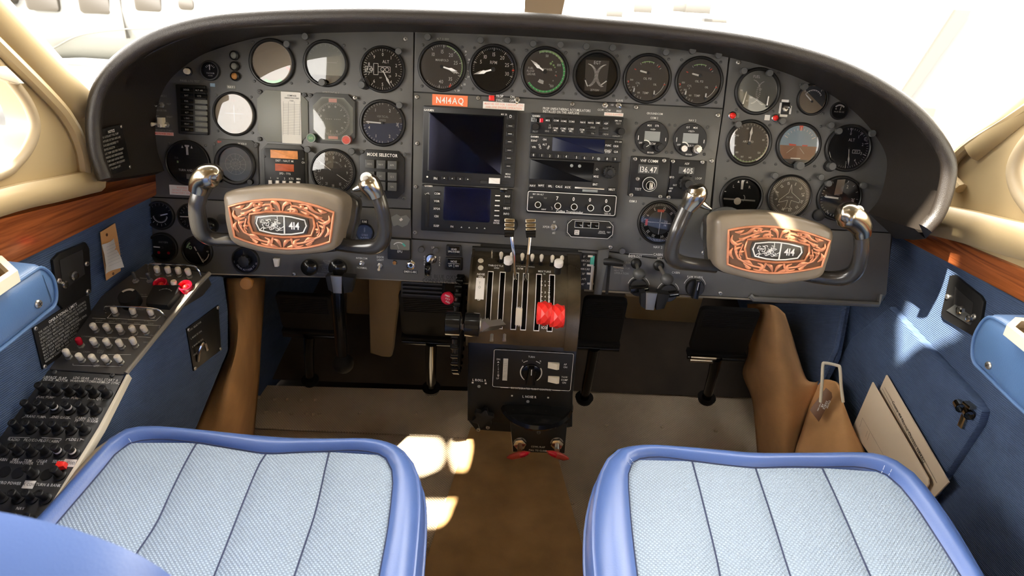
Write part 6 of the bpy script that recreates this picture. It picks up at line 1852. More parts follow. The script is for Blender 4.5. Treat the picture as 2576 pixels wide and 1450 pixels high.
def rail(pts, nm):
    P = [Vector(p) for p in pts]
    MB('chrome').tube(smooth(P, 5), .0016, 8).build(nm, g)


a = CON.hit(376, 690); b = CON.hit(508, 700); rail([(*a, 0), (a[0] + .003, a[1] + .004, .017), (a[0] + .014, a[1] + .006, .023), (b[0] - .018, b[1] + .010, .023), (b[0] - .004, b[1] + .006, .016), (*b, 0)], 'guard_rail')
a = CON.hit(268, 792); b = CON.hit(418, 800); rail([(*a, 0), (a[0] + .002, a[1] + .002, .014), (a[0] + .014, a[1] + .004, .020), (b[0] - .018, b[1] + .004, .020), (b[0] - .004, b[1] + .002, .012), (*b, 0)], 'guard_rail')
for px, py, m in ((408, 722, 'red_lens'), (470, 728, 'red_lens')):
    x, y = H(px, py); q = MB(m).lathe(x, y, [(.0125, 0), (.0125, .012), (.0110, .0135), (.0095, .012), (.0085, .006), (.0001, .006)], 24); q.m('red_plastic').ball((x, y, .006), .005, 12); q.build('red_guarded_button', g)
x, y = H(332, 762); q = MB('black').lathe(x, y, [(.018, 0), (.018, .012), (.0165, .020), (.0001, .0205)], 24); q.m('ivory_grey').arc(x, y, .011, .0155, -60, 30, .0210); q.build('rotary_selector', g)
pts = CON.hits([(366, 752), (386, 716), (452, 716), (448, 734), (420, 768), (366, 764)], .014)
q = MB('black').prism(pts, 0, .014, .003); x, y = CON.hit(415, 734, .0145)
q.m('print_dim').arc(x, y - .010, .016, .0168, -45, 45, .0146); 
for a in range(-40, 41, 20): q.line((x + .015 * math.sin(rad(a)), y - .010 + .015 * math.cos(rad(a))), (x + .018 * math.sin(rad(a)), y - .010 + .018 * math.cos(rad(a))), .0006, .0147)
q.build('meter_box', g)
# circuit breakers: one mesh of each kind shared by all
def breaker(px, py, band):
    k = 'b' if band else 'a'
    if k not in me:
        q = MB('black').lathe(0, 0, [(.0088, 0), (.0088, .0025), (.0066, .004)], 16)
        if band: q.lathe(0, 0, [(.0052, .004), (.0052, .008)], 14, cap=False); q.m('label_white').lathe(0, 0, [(.0054, .008), (.0054, .0115)], 14, cap=False); q.m('black')
        q.lathe(0, 0, [(.0052, .004 if not band else .0115), (.0052, .018), (.0060, .0185), (.0060, .0215), (.0052, .0225), (.0030, .0225), (.0028, .0218), (.0001, .0218)], 16)
        o = q.build('circuit_breaker', g); me[k] = o.data
    else:
        o = bpy.data.objects.new('circuit_breaker', me[k]); COL.objects.link(o); o.parent = g
    u, v = CON.hit(px, py); o.location = (u, v, 0)


for xs, y0, sl, bands in (((112, 145, 178, 207, 238, 270), 986, .05, ()), ((77, 110, 143, 178, 210, 243), 1030, .03, (2, 3)), ((48, 81, 115, 147, 181, 215), 1080, .03, ()), ((-22, 10, 48, 83, 118, 152, 188), 1136, .03, (5, 6)),
                          ((85, 152), 1195, .03, ()), ((8, 48, 82, 116), 1254, .02, ()), ((-30, 12, 48, 84), 1312, .02, ()), ((-60, -22), 1086, .02, ())):
    for i, x_ in enumerate(xs): breaker(x_, y0 + (x_ - xs[0]) * sl, i in bands)
for px, py in ((12, 1188), (46, 1191), (118, 1195)):
    x, y = H(px, py); MB('black').lathe(x, y, [(.0088, 0), (.0088, .001), (.0001, .0012)], 18).build('hole_plug', g)
x, y = H(160, 1180); MB('red_plastic').prism([(x - .006, y - .006), (x + .007, y - .002), (x + .006, y + .006), (x - .006, y + .006)], .004, .014, .002).build('breaker_lock', g)
for cx, cy, w_, t_ in ((175, 1166, 32, 'ENCOD.'), (73, 1220, 28, 'WX COVER')):
    x, y = H(cx, cy); k = CON.mpp(cx, cy); q = MB('label_white').box(x, y, 0, w_ * k, .012, .0006); q.m('print_black').text(t_, x, y, .0042, .0009); q.build('tape_label', g)
q = MB('print')
def ct(s_, px, py, h=5.4, m='print'):
    x, y = H(px, py); q.m(m).text(s_, x, y, h * .00068 * 1.2, .0005)
for s_, a, b in (('SURFACE', 125, 950), ('DE-ICE', 122, 956), ('FLAP', 158, 952), ('MOTOR', 156, 958), ('LDG GEAR', 205, 952), ('WARN', 190, 959), ('MOTOR', 220, 960), ('STALL', 248, 955), ('WARN', 247, 962), ('START &', 280, 957), ('PROP SYNC', 279, 964),
                 ('FUEL PUMP', 116, 1000), ('AUX PUMP', 179, 1002), ('FUEL QTY', 242, 1004), ('TRANS PUMP', 88, 1049), ('ENG GAGE', 153, 1051), ('CABIN', 203, 1053), ('PRESS', 200, 1060), ('DOOR', 235, 1055), ('WARM', 232, 1061),
                 ('RADIO', 36, 1107), ('PILOT', 73, 1108), ('CO-PILOT', 102, 1109), ('CABIN', 136, 1111), ('LDG LT', 190, 1107), ('CABIN', 6, 1157), ('FIRE', 40, 1158), ('WARN', 39, 1164), ('TRIM', 70, 1160), ('POWER', 68, 1166), ('CIGAR', 106, 1161), ('LTR', 103, 1167), ('SELECT', 148, 1162),
                 ('GYRO POWER', 22, 1216), ('TURN & BANK', 122, 1221), ('NAV', 52, 1280), ('OFF', 243, 921)): ct(s_, a, b)
for a, b in (((92, 1005), (92, 1000)), ((92, 1000), (100, 999)), ((133, 1000), (141, 1000)), ((155, 1003), (162, 1001)), ((196, 1003), (203, 1003)), ((220, 1006), (226, 1003)), ((258, 1005), (267, 1006)), ((55, 1053), (62, 1049)), ((113, 1050), (116, 1053)),
             ((125, 1053), (132, 1050)), ((172, 1052), (178, 1055)), ((20, 1107), (24, 1101)), ((24, 1101), (75, 1102)), ((105, 1102), (155, 1105)), ((155, 1105), (152, 1110)), ((166, 1110), (168, 1105)), ((168, 1105), (176, 1105)), ((204, 1106), (212, 1108)),
             ((184, 916), (184, 920)), ((184, 920), (305, 923)), ((232, 779 + 22), (266, 803)), ((270, 801), (285, 785)), ((270, 801), (392, 808)), ((392, 808), (404, 797)), ((285, 785), (295, 785)), ((240, 812), (404, 820)), ((404, 820), (400, 827)), ((215, 848), (330, 853)), ((345, 848), (380, 850)), ((272, 893), (330, 893)), ((350, 747), (376, 747)), ((352, 700), (384, 703))):
    q.m('print').line(H(*a), H(*b), .0007, .0005)
for s_, a, b, h_ in (('PITOT', 249, 808, 4), ('HEAT', 281, 810, 4), ('PROP', 313, 812, 4), ('WING', 345, 814, 4), ('TAXI', 379, 815, 4), ('LANDING', 219, 847, 4), ('NAV LT', 250, 849, 4), ('STROBE', 283, 850, 4), ('OFF', 318, 852, 4), ('COWL', 184, 886, 4), ('STALL', 254, 883, 4), ('VANE', 252, 888, 4), ('CABIN', 218, 886, 4), ('DAY', 385, 845, 4), ('NIGHT', 370, 862, 4), ('L ALT', 293, 803, 4), ('BATT', 330, 805, 4), ('R ALT', 372, 808, 4), ('ON/RESET', 352, 779, 4), ('VOLTS', 360, 742, 4)): ct(s_, a, b, h_, 'print_dim')
q.build('lettering', g)
screws(g, None, [CON.hit(138, 938), CON.hit(283, 945)], .004, 'bezel_grey', .0005)

# ================================================================ left sidewall fittings
def wallplate(name, label, cat, fr, pts, m, w=.005, bev=.0015):
    c = fr.hits(pts, w); ox = sum(p[0] for p in c) / len(c); oy = sum(p[1] for p in c) / len(c)
    f = fr.sub(ox, oy); t = thing(name, label, cat, f)
    MB(m).prism([(a - ox, b - oy) for a, b in c], 0.0005, w, bev).build('plate', t)
    return t, f


t, f = wallplate('jack_plate', 'black recessed headset jack plate on the left blue sidewall', 'jack plate', LW, [(134, 655), (150, 638), (216, 610), (226, 625), (231, 735), (160, 778), (148, 765)], 'black', .006)
MB('black_matte').prism(f.hits([(150, 655), (208, 628), (214, 690), (160, 730)], .007), .0062, .0068).build('recess', t)
for px, py, r in ((184, 694, .008), (160, 716, .0065)):
    x, y = f.hit(px, py, .008); q = MB('chrome').lathe(x, y, [(r, .006), (r, .012), (r * .6, .013), (r * .55, .008)], 18, cap=False); q.m('black_matte').disc(x, y, r * .6, .009, 14); q.build('jack', t)
screws(t, None, [f.hit(219, 664, .007), f.hit(149, 707, .007), f.hit(222, 734, .007)], .0045, 'steel', .006)


def textplate(name, label, fr, quad, title, lines, hp, m='black', tm='print_dim', w=.003, lab_w=None):
    """a placard given by its four picture corners (TL, TR, BR, BL) on a plane"""
    c = fr.hits(quad, w); TL, TR, BR, BL = [Vector(p) for p in c]
    o = (TL + TR + BR + BL) / 4; f = fr.sub(o.x, o.y); t = thing(name, label, 'placard', f)
    MB(m).prism([tuple(p - o) for p in (TL, TR, BR, BL)], .0004, w, .0006).build('plate', t)
    q = MB(tm); n = len(lines) + (2 if title else 0)
    def row(s_, k, h, al='l', sx=.06):
        a = TL.lerp(BL, k) - o; b = TR.lerp(BR, k) - o; d = (b - a)
        p = a + d * (sx if al == 'l' else .5)
        wd = d.length * (.86 if al == 'l' else .7)
        q.text(s_, p.x, p.y, h, w + .0004, rot=math.atan2(d.y, d.x), al=al, bold=True, fit=wd)
    if title: q.m('print'); row(title, .09, hp * 1.35, 'c'); q.m(tm)
    for i, s_ in enumerate(lines): row(s_, (.17 if title else .07) + i * (.78 / max(1, len(lines))), hp)
    q.build('lettering', t); return t, f, (TL - o, TR - o, BR - o, BL - o)


t, f, c = textplate('limits_placard', 'large black OPERATIONAL LIMITS placard on the left sidewall behind the switch console', LW, [(83, 827), (223, 733), (236, 838), (108, 930)], 'OPERATIONAL LIMITS',
          ['THE AIRPLANE MUST BE OPERATED AS A NORMAL', 'CATEGORY AIRPLANE IN COMPLIANCE WITH THE', 'OPERATING LIMITATIONS STATED IN THE FORM OF', 'PLACARDS, MARKINGS AND MANUALS', 'NO ACROBATIC MANEUVERS INCLUDING SPINS', 'MAXIMUM MANEUVER SPEED 146 KCAS', 'MAX GEAR EXTEND SPEED 178 KCAS', 'MAX FLAP SPEED 15 DEG 176 KCAS', 'DAY NIGHT VFR IFR AND ICING CONDITIONS', 'MINIMUM CONTROL SPEED 79 KCAS'], .0036)
screws(t, None, [tuple(p * .93) for p in c], .0035, 'steel', .003)
# yellow tag with papers
f = LW.at(284, 632, .006); t = thing('hanging_tag', 'orange inspection tag with a stapled paper slip on the left sidewall', 'tag', f)
def tg(pts, w): return [(*f.hit(a, b, w), w) for a, b in pts]
q = MB('tag_orange'); q.prism(f.hits([(252, 585), (289, 562), (296, 600), (302, 640), (303, 682), (267, 706), (258, 640)], .0), -.0005, .0006); q.build('card', t)
q = MB('paper'); L_ = [(256, 616), (258, 640), (262, 668), (265, 690)]; R_ = [(292, 598), (298, 628), (306, 648), (309, 672)]
wv = (.002, .004, .010, .013)
q.loft([[(*f.hit(a[0] + (b[0] - a[0]) * k, a[1] + (b[1] - a[1]) * k, wv[i]), wv[i] + .004 * math.sin(k * 4 + i)) for k in (0, .25, .5, .75, 1)] for i, (a, b) in enumerate(zip(L_, R_))], closed=False)
q.build('slip', t)
q = MB('print_dim')
for i in range(7):
    a = f.hit(262 + i * .8, 622 + i * 8, .012); b = f.hit(296 + i * 1.4, 606 + i * 8, .012); q.line(a, b, .0004, .0165)
for px, py in ((269, 591), (285, 689)): x, y = f.hit(px, py, .001); q.m('copper_dark').disc(x, y, .0028, .0009, 12)
q.build('lettering', t)
# NOTICE placard on the hood cheek
A = PAN.wp(*PAN.hit(212, 385, .2), .2); B = PAN.wp(*PAN.hit(362, 385, 0), 0)
CH = Fr(A.lerp(B, .5) + Vector((.016, 0, 0)), Vector((B.x - A.x, B.y - A.y, 0)), (0, .03, 1))
t, f, c = textplate('notice_placard', 'black NOTICE placard riveted inside the left cheek of the glareshield', CH, [(247, 328), (306, 312), (330, 424), (268, 446)], 'NOTICE',
          ['THE AUXILIARY FUEL PUMP', 'SWITCHES OF THIS AIRPLANE', 'HAVE BEEN MODIFIED TO', 'SERVICE BULLETIN', 'AUX PUMP USED FOR TAKEOFF', 'LANDING AND EMERGENCIES', 'IN PUMP AND VAPOR SPEEDS', 'SEE EMERGENCY PROCEDURES', 'WITH THE PUMPS OFF'], .0034)
screws(t, None, [tuple(p * .9) for p in c], .003, 'steel', .003)
# storm window latch plate
t, f = wallplate('latch_plate', 'cream latch plate with two screws above the left side window', 'latch plate', LW, [(-30, 168), (8, 166), (52, 208), (38, 212), (-30, 190)], 'cream_plastic', .012)
f.o = f.o + f.z * .006; t.matrix_world = f.mat()
screws(t, None, [f.hit(8, 176, .012), f.hit(31, 200, .012)], .0045, 'copper_dark', .007); MB('copper_dark').box(*f.hit(5, 189, .012), .007, .012, .008, .0085).build('latch', t)

# ================================================================ armrests
def armrest(label, fr, w, pts, tray, scr, px_pipe, side):
    c = fr.hits(pts, w); ox, oy = c[0]
    f = fr.sub(ox, oy); t = thing('armrest', label, 'armrest', f)
    cc = rounded([(a - ox, b - oy) for a, b in c], 4)
    MB('armrest_blue').prism(cc, .002, w, .016).build('pad', t, sharp=60)
    P = [Vector((a, b, 0)) * 1 for a, b in cc]
    cen = Vector((sum(p.x for p in P) / len(P), sum(p.y for p in P) / len(P), 0))
    MB('armrest_blue').tube([(cen.x + (p.x - cen.x) * .975, cen.y + (p.y - cen.y) * .93, w - .004) for p in P], .0028, 8, closed=True).build('piping', t)
    zt = fr.wp(*c[0]).z
    TF = Fr(Vector((0, 0, zt + .001)), (1, 0, 0), (0, 1, 0))
    outer = TF.hits(tray); cx = sum(p[0] for p in outer) / len(outer); cy = sum(p[1] for p in outer) / len(outer)
    inn = [(cx + (a - cx) * .72, cy + (b - cy) * .72) for a, b in outer]
    tf = TF.sub(cx, cy); tt = thing('ashtray', 'cream ashtray frame set in the ' + side + ' armrest top', 'ashtray', tf)
    MB('cream_plastic').holed([(a - cx, b - cy) for a, b in outer], [(a - cx, b - cy) for a, b in inn], .016, 0).build('frame', tt)
    MB('bronze_chrome').poly([(a - cx, b - cy) for a, b in inn], .005).build('lid', tt)
    screws(t, None, [f.hit(*scr, w)], .0065, 'steel', w - .001)
    return t


armrest('blue leather armrest on the left sidewall with a cream ashtray on top', LW, .085, [(112, 668), (140, 692), (151, 735), (146, 770), (122, 792), (0, 893), (-200, 1040), (-420, 1180), (-420, 980), (-150, 800), (0, 735), (80, 685)],
        [(-60, 660), (12, 670), (52, 708), (-30, 765), (-120, 780)], (96, 765), None, 'left')
armrest('blue leather armrest on the right sidewall with a cream ashtray on top', RW, .085, [(2478, 792), (2448, 830), (2437, 872), (2440, 912), (2470, 945), (2576, 1050), (2760, 1200), (3000, 1350), (3000, 1150), (2760, 960), (2576, 850), (2520, 808)],
        [(2523, 842), (2545, 822), (2640, 830), (2700, 900), (2600, 905)], (2487, 920), None, 'right')

# ================================================================ right sidewall fittings
t, f = wallplate('jack_plate', 'black recessed headset jack plate on the right blue sidewall', 'jack plate', RW, [(2388, 694), (2400, 692), (2466, 745), (2474, 760), (2462, 838), (2450, 848), (2372, 803), (2366, 790)], 'black', .006)
MB('black_matte').prism(f.hits([(2402, 722), (2448, 762), (2444, 800), (2398, 770)], .007), .0062, .0068).build('recess', t)
MB('bezel_grey').prism(f.hits([(2382, 782), (2404, 766), (2452, 800), (2440, 818)], .007), .0062, .0085, .001).build('jack_bracket', t)
for px, py, r in ((2413, 781, .008), (2436, 802, .006)):
    x, y = f.hit(px, py, .012); q = MB('chrome').lathe(x, y, [(r * 1.2, .008), (r, .013), (r * .6, .014), (r * .55, .010)], 8, cap=False); q.m('black_matte').disc(x, y, r * .6, .011, 14); q.build('jack', t)
screws(t, None, [f.hit(2383, 747, .007), f.hit(2450, 797, .007)], .005, 'steel', .006)
# padded map pocket, folders, clip
t, f = wallplate('map_pocket', 'large flat blue map pocket on the right sidewall under the jack plate', 'map pocket', RW, [(2236, 772), (2452, 1006), (2470, 1036), (2460, 1070), (2330, 1270), (2180, 1200), (2060, 1000), (2140, 850)], 'blue_fabric', .016, .006)
f2 = RW.sub(*RW.hit(2250, 1090, .03))
for nm, lab, pts, w, col in (('checklist_sheet', 'tall cream laminated checklist sheet leaning behind the shorter folder', [(2231, 944), (2388, 1214), (2352, 1252), (2340, 1262), (2212, 985)], .024, 'folder'),
                             ('paper_folder', 'shorter cream folder with a rounded corner in front of the checklist sheet', [(2196, 962), (2336, 1205), (2337, 1218), (2330, 1232), (2300, 1300), (2144, 1081)], .036, 'folder')):
    f = RW.sub(*RW.hit(2250, 1100, w)); t = thing(nm, lab, 'papers', f)
    c = f.hits(pts, w); MB(col).prism(c, w - .0015, w + .0015, .0004).build('sheet', t)
    q = MB('print_black')
    if nm == 'checklist_sheet':
        a = Vector(f.hit(2256, 1025, w)); b = Vector(f.hit(2320, 1148, w)); d = b - a
        q.text('Cessna 414 Normal Checklist N414AQ', (a.x + b.x) / 2, (a.y + b.y) / 2, .0075, w + .0025, rot=math.atan2(d.y, d.x), fit=d.length * 1.25)
        for p_, r_ in (((2222, 978), (2352, 1222)), ((2228, 975), (2360, 1216)), ((2278, 1090), (2350, 1225))): q.line(f.hit(*p_, w), f.hit(*r_, w), .0008, w + .0025)
        q.build('lettering', t)
    else:
        for p_, r_ in (((2172, 1052), (2250, 1190)), ((2185, 1085), (2180, 1100)), ((2190, 1090), (2184, 1108)), ((2172, 1052), (2165, 1075))): q.line(f.hit(*p_, w), f.hit(*r_, w), .0005, w + .0022)
        q.build('printed_lines', t)
f = RW.at(2432, 1033, .018); t = thing('spring_clip', 'small brown metal spring clip at the tip of the map pocket', 'clip', f)
q = MB('bronze_chrome')
for px, py in ((2418, 1020), (2440, 1038)):
    x, y = f.hit(px, py); q.T = Matrix.Translation((x, y, .004)) @ Matrix.Rotation(rad(70), 4, 'Y'); q.lathe(0, 0, [(.009, -.006), (.009, .010)], 18, cap=False); q.lathe(0, 0, [(.0075, .010), (.0075, -.006)], 18, cap=False)
q.build('coil', t); x, y = f.hit(2446, 1020); MB('bronze_chrome').box(x, y, 0, .018, .006, .012, .001).build('hinge', t); x, y = f.hit(2424, 1060); MB('bronze_chrome').box(x, y, 0, .012, .026, .004, .001).build('tongue', t)

# inner side placard with a hook, left console side
t, f, c = textplate('side_placard', 'small tilted black placard on the inner side of the left console, with a metal hook', SP, [(470, 828), (550, 768), (557, 880), (488, 934)], None,
          ['FUEL SELECTOR', 'L MAIN 50 GAL', 'R MAIN 50 GAL', 'CROSSFEED'], .0035)
screws(t, None, [tuple(p * .92) for p in c], .0035, 'steel', .003)
x, y = f.hit(512, 880, .01); q = MB('chrome'); q.tube(smooth([Vector((x - .012, y - .020, .004)), Vector((x - .010, y + .004, .010)), Vector((x, y + .016, .014)), Vector((x + .004, y - .002, .014)), Vector((x + .010, y + .004, .008))], 5), .0030, 8); q.build('hook', t)

# ================================================================ leather boots over the footwell sides
def boot(label, rows, nm='canvas_boot'):
    f = Fr(at(*rows[len(rows) // 2][1]), (1, 0, 0), (0, 1, 0)); t = thing(nm, label, 'cover', f)
    G = []
    for r in rows: G.append(smooth([at(*p) for p in r], 5))
    cols = [smooth([G[i][j] for i in range(len(G))], 5) for j in range(len(G[0]))]
    q = MB('canvas'); q.loft([[c - f.o for c in col] for col in cols], closed=False)
    o = q.build('leather', t, sharp=80)
    md = o.modifiers.new('thick', 'SOLIDIFY'); md.thickness = .006
    return t


boot('tan leather footwell cover falling from the left console to the tread plate',
     [[(566, 700, 1.50), (600, 700, 1.50), (640, 700, 1.60), (668, 700, 1.75)], [(574, 800, 1.48), (606, 800, 1.46), (640, 800, 1.60), (662, 800, 1.78)], [(575, 880, 1.46), (600, 880, 1.44), (638, 880, 1.60), (656, 880, 1.78)],
      [(540, 960, 1.44), (582, 960, 1.42), (625, 960, 1.56), (652, 960, 1.76)], [(488, 1086, 1.42), (560, 1092, 1.44), (610, 1095, 1.58), (640, 1095, 1.74)], [(440, 1160, 1.40), (520, 1170, 1.46), (600, 1170, 1.58), (640, 1170, 1.70)]])
boot('large tan leather footwell cover bulging below the copilot panel, right side',
     [[(1880, 765, 1.80), (1915, 765, 1.60), (1950, 770, 1.56), (1975, 790, 1.70)], [(1882, 830, 1.80), (1920, 830, 1.58), (1965, 835, 1.54), (1992, 840, 1.68)], [(1882, 890, 1.80), (1925, 890, 1.58), (1975, 890, 1.53), (2008, 895, 1.64)],
      [(1868, 940, 1.78), (1925, 945, 1.60), (1985, 945, 1.53), (2030, 955, 1.60)], [(1890, 1000, 1.78), (1925, 1010, 1.62), (1980, 1000, 1.54), (2058, 970, 1.58)], [(1898, 1060, 1.76), (1930, 1070, 1.64), (1975, 1060, 1.56), (2030, 1045, 1.57)],
      [(1905, 1145, 1.74), (1940, 1150, 1.64), (1970, 1150, 1.58), (2000, 1145, 1.58)], [(1910, 1220, 1.70), (1940, 1220, 1.62), (1970, 1220, 1.56), (1995, 1220, 1.56)]])
boot('smaller tan leather flap right of the large footwell cover, under the wire loop',
     [[(2052, 962, 1.60), (2075, 955, 1.56), (2098, 960, 1.52), (2108, 975, 1.50)], [(2036, 1020, 1.57), (2070, 1010, 1.53), (2110, 1015, 1.49), (2128, 1030, 1.48)], [(2018, 1080, 1.56), (2070, 1075, 1.50), (2120, 1075, 1.46), (2150, 1085, 1.46)],
      [(1998, 1145, 1.56), (2060, 1145, 1.49), (2130, 1145, 1.44), (2182, 1150, 1.44)], [(1990, 1220, 1.54), (2060, 1220, 1.47), (2130, 1220, 1.42), (2200, 1220, 1.42)]], 'canvas_flap')
# static source placard and wire loop
a = at(2085, 1010, 1.475); f = Fr(a, (at(2110, 985, 1.47) - at(2045, 1045, 1.49)), (at(2080, 975, 1.49) - at(2085, 1060, 1.48)))
t = thing('static_source_placard', 'brown-black diamond placard reading STATIC SOURCE AIR on the tan flap', 'placard', f)
c = f.hits([(2078, 976), (2092, 988), (2094, 1000), (2060, 1062), (2037, 1032)]); MB('copper_dark').prism(c, .0, .002, .0004).build('plate', t)
q = MB('print')
for i, s_ in enumerate(('STATIC', 'SOURCE', 'AIR', 'DO NOT OPEN')):
    a_ = Vector(f.hit(2084 - i * 7.4, 1018 - i * -1.6)); d = Vector(f.hit(2062, 1052)) - Vector(f.hit(2088, 992)); q.text(s_, a_.x, a_.y, .0040 if i < 3 else .0024, .0026, rot=math.atan2(d.y, d.x), bold=True)
q.build('lettering', t)
L0 = [at(2064, 1012, 1.46), at(2068, 960, 1.45), at(2070, 920, 1.44), (at(2076, 914, 1.44)), at(2106, 920, 1.44), at(2113, 928, 1.44), at(2116, 970, 1.45), at(2121, 1012, 1.46)]
f = Fr(L0[0], (1, 0, 0), (0, 1, 0)); t = thing('wire_loop_handle', 'cream wire loop handle standing up from the tan flap', 'handle', f)
MB('cream_plastic').tube([p - f.o for p in smooth(L0, 4)], .0034, 10).build('loop', t)
# blue carpeted panel between boot and pocket
q = MB('blue_fabric'); pts = [at(1960, 765, 1.80), at(2130, 765, 1.55), at(2110, 900, 1.56), at(2062, 985, 1.585), at(2028, 958, 1.62)]
f = Fr(pts[0], pts[1] - pts[0], pts[1] - pts[3]); c = [f.hit(a, b) for a, b in ((1950, 765), (2130, 765), (2105, 900), (2060, 985), (2026, 955), (1995, 850))]
f0 = f; t = thing('kick_panel', 'dark blue carpeted kick panel between the tan cover and the right sidewall', 'panel', f); MB('blue_fabric').prism(c, -.01, 0, .002).build('pad', t)
q = MB('blue_fabric'); q.tube([(*f.hit(2128, 775), .004), (*f.hit(2108, 880), .004), (*f.hit(2062, 980), .004)], .006, 8); q.build('edge_piping', t)
# ================================================================ seats
def resample(P, n):
    P = [Vector(p) for p in P]; L = [0]
    for i in range(1, len(P)): L.append(L[-1] + (P[i] - P[i - 1]).length)
    out = []
    for k in range(n):
        t = L[-1] * k / (n - 1); i = 0
        while i < len(P) - 2 and L[i + 1] < t: i += 1
        s_ = (t - L[i]) / max(1e-9, L[i + 1] - L[i]); out.append(P[i].lerp(P[i + 1], s_))
    return out


def seat(label, SF, tops, seams, outer, inner, corner, backY, backx):
    g = thing('pilot_seat', label, 'seat', SF)
    hit = lambda a: [Vector(p) for p in SF.hits(a)]
    VB = -.50
    def extend(P):            # run a line on to the back of the cushion
        d = (P[-1] - P[-2]).normalized()
        if d.y > -.2: d = Vector((0, -1))
        k = (VB - P[-1].y) / d.y
        return P + [P[-1] + d * k] if k > 0 else P
    lines_ = [extend(smooth(hit(s_), 4)) for s_ in seams]
    M_ = 26
    RS_ = [resample(l, M_) for l in lines_]

    def hgt(p, k):            # soft crown of the cushion, dipping in the middle
        return .004 - .003 * math.exp(-((p.y + .25) / .16) ** 2)
    for k in range(len(RS_) - 1):
        A, B = RS_[k], RS_[k + 1]; q = MB('seat_fabric'); rows = []
        for i in range(M_):
            row = []
            for j in range(11):
                s_ = j / 10; p = A[i].lerp(B[i], s_)
                edge = (math.sin(math.pi * s_)) ** .5 if 0 < s_ < 1 else 0
                fr_ = min(1, (i + .02) / 2.0)
                row.append((p.x, p.y, hgt(p, s_) + .0085 * edge * fr_))
            rows.append(row)
        q.loft(rows, closed=False); q.build('fabric_panel', g, sharp=0).data.shade_smooth()
    for k in range(1, len(RS_) - 1):
        MB('seam').tube([(p.x, p.y, hgt(p, 0) + .0004) for p in RS_[k]], .0013, 6).build('seam', g)
    # leather border: inner line -> crown -> outer edge -> skirt
    I = smooth(hit(inner), 5); O = smooth(hit(outer), 5)
    I = [extend(I[::-1])[-1]] + I if I[0].y > VB else I
    O = [Vector((O[0].x + (O[0].x - O[1].x) / (O[0].y - O[1].y) * (VB - O[0].y) * .3, VB))] + O
    I = I + [Vector((I[-1].x + .004, VB))]; O = O + [Vector((O[-1].x + .004, VB))]
    # pair points by arc fraction, split at the two corners for an even border
    def split(P, cs):
        out = []; idx = [0] + [min(range(len(P)), key=lambda i: (P[i] - c).length) for c in cs] + [len(P) - 1]
        for a, b, n in zip(idx, idx[1:], (20, 26, 20)): out += resample(P[a:b + 1], n)[:-1]
        return out + [P[-1]]
    ci = hit([corner[0], corner[2]]); co = hit([corner[1], corner[3]])
    I = split(I, ci); O = split(O, co)
    rows = []
    for a, b in zip(I, O):
        d = (b - a); n = d.normalized() if d.length else Vector((1, 0))
        h0 = hgt(a, 0)
        rows.append([(*(a - n * .008), h0 - .006), (a.x, a.y, h0 + .001), (*(a + d * .06), h0 + .004), (*(a + d * .25), h0 + .011), (*(a + d * .55), h0 + .012), (*(a + d * .85), h0 + .005), (*b, h0 - .006),
                     (*(b + n * .006), h0 - .020), (*(b + n * .008), h0 - .050), (*(b + n * .004), h0 - .085), (*(b - n * .01), h0 - .10)])
    MB('blue_leather').loft(rows, closed=False).build('leather_border', g, sharp=70)
    MB('blue_leather').tube([(r[6][0], r[6][1], r[6][2] + .001) for r in rows], .0030, 8).build('piping', g)
    MB('blue_leather').tube([(r[8][0], r[8][1], r[8][2]) for r in rows], .0030, 8).build('lower_piping', g)
    MB('seam').tube([(r[1][0], r[1][1], r[1][2] + .0004) for r in rows], .0010, 6).build('inner_seam', g)
    # doubled stitches at the two mitred corners
    for st in corner[4]:
        for off in st:
            q = MB('thread'); A, B = SF.hits([off[0], off[1]], .012)
            n = 9
            for i in range(n):
                p = Vector(A).lerp(Vector(B), i / n); r_ = Vector(A).lerp(Vector(B), (i + .55) / n); z = .013 if 1 < i < 7 else .0105
                q.tube([(p.x, p.y, z), (r_.x, r_.y, z)], .0006, 4)
            q.build('stitching', g)
    # pan, legs and backrest
    x0 = min(p.x for p in O) + .03; x1 = max(p.x for p in O) - .03; y1 = max(p.y for p in O) - .03
    q = MB('black'); q.prism(rrect((x0 + x1) / 2, (y1 + VB) / 2, x1 - x0, y1 - VB, .05, 4), -.13, -.07, .01); q.build('seat_pan', g)
    zf = SF.o.z
    for sx in (x0 + .06, x1 - .06):
        q = MB('steel'); q.tube([(sx, y1 - .10, -.12), (sx, y1 - .12 - .05, -.12 - (zf - .17))], .013, 10); q.tube([(sx, VB + .06, -.12), (sx, VB - .0, -.12 - (zf - .23))], .013, 10)
        q.build('leg_frame', g)
    cx = backx
    f = Fr((cx, backY, .30), (1, 0, 0), (0, -.22, 1))
    q = MB('blue_leather'); o_ = rounded([(-.26, 0), (-.25, .22), (-.235, .36), (-.20, .415), (-.1, .437), (0, .44), (.1, .432), (.17, .405), (.215, .35), (.245, .22), (.26, 0)], 4)
    q.prism(o_, -.05, .05, .030); b = q.build('backrest', g, sharp=60); b.matrix_world = f.mat()
    return g


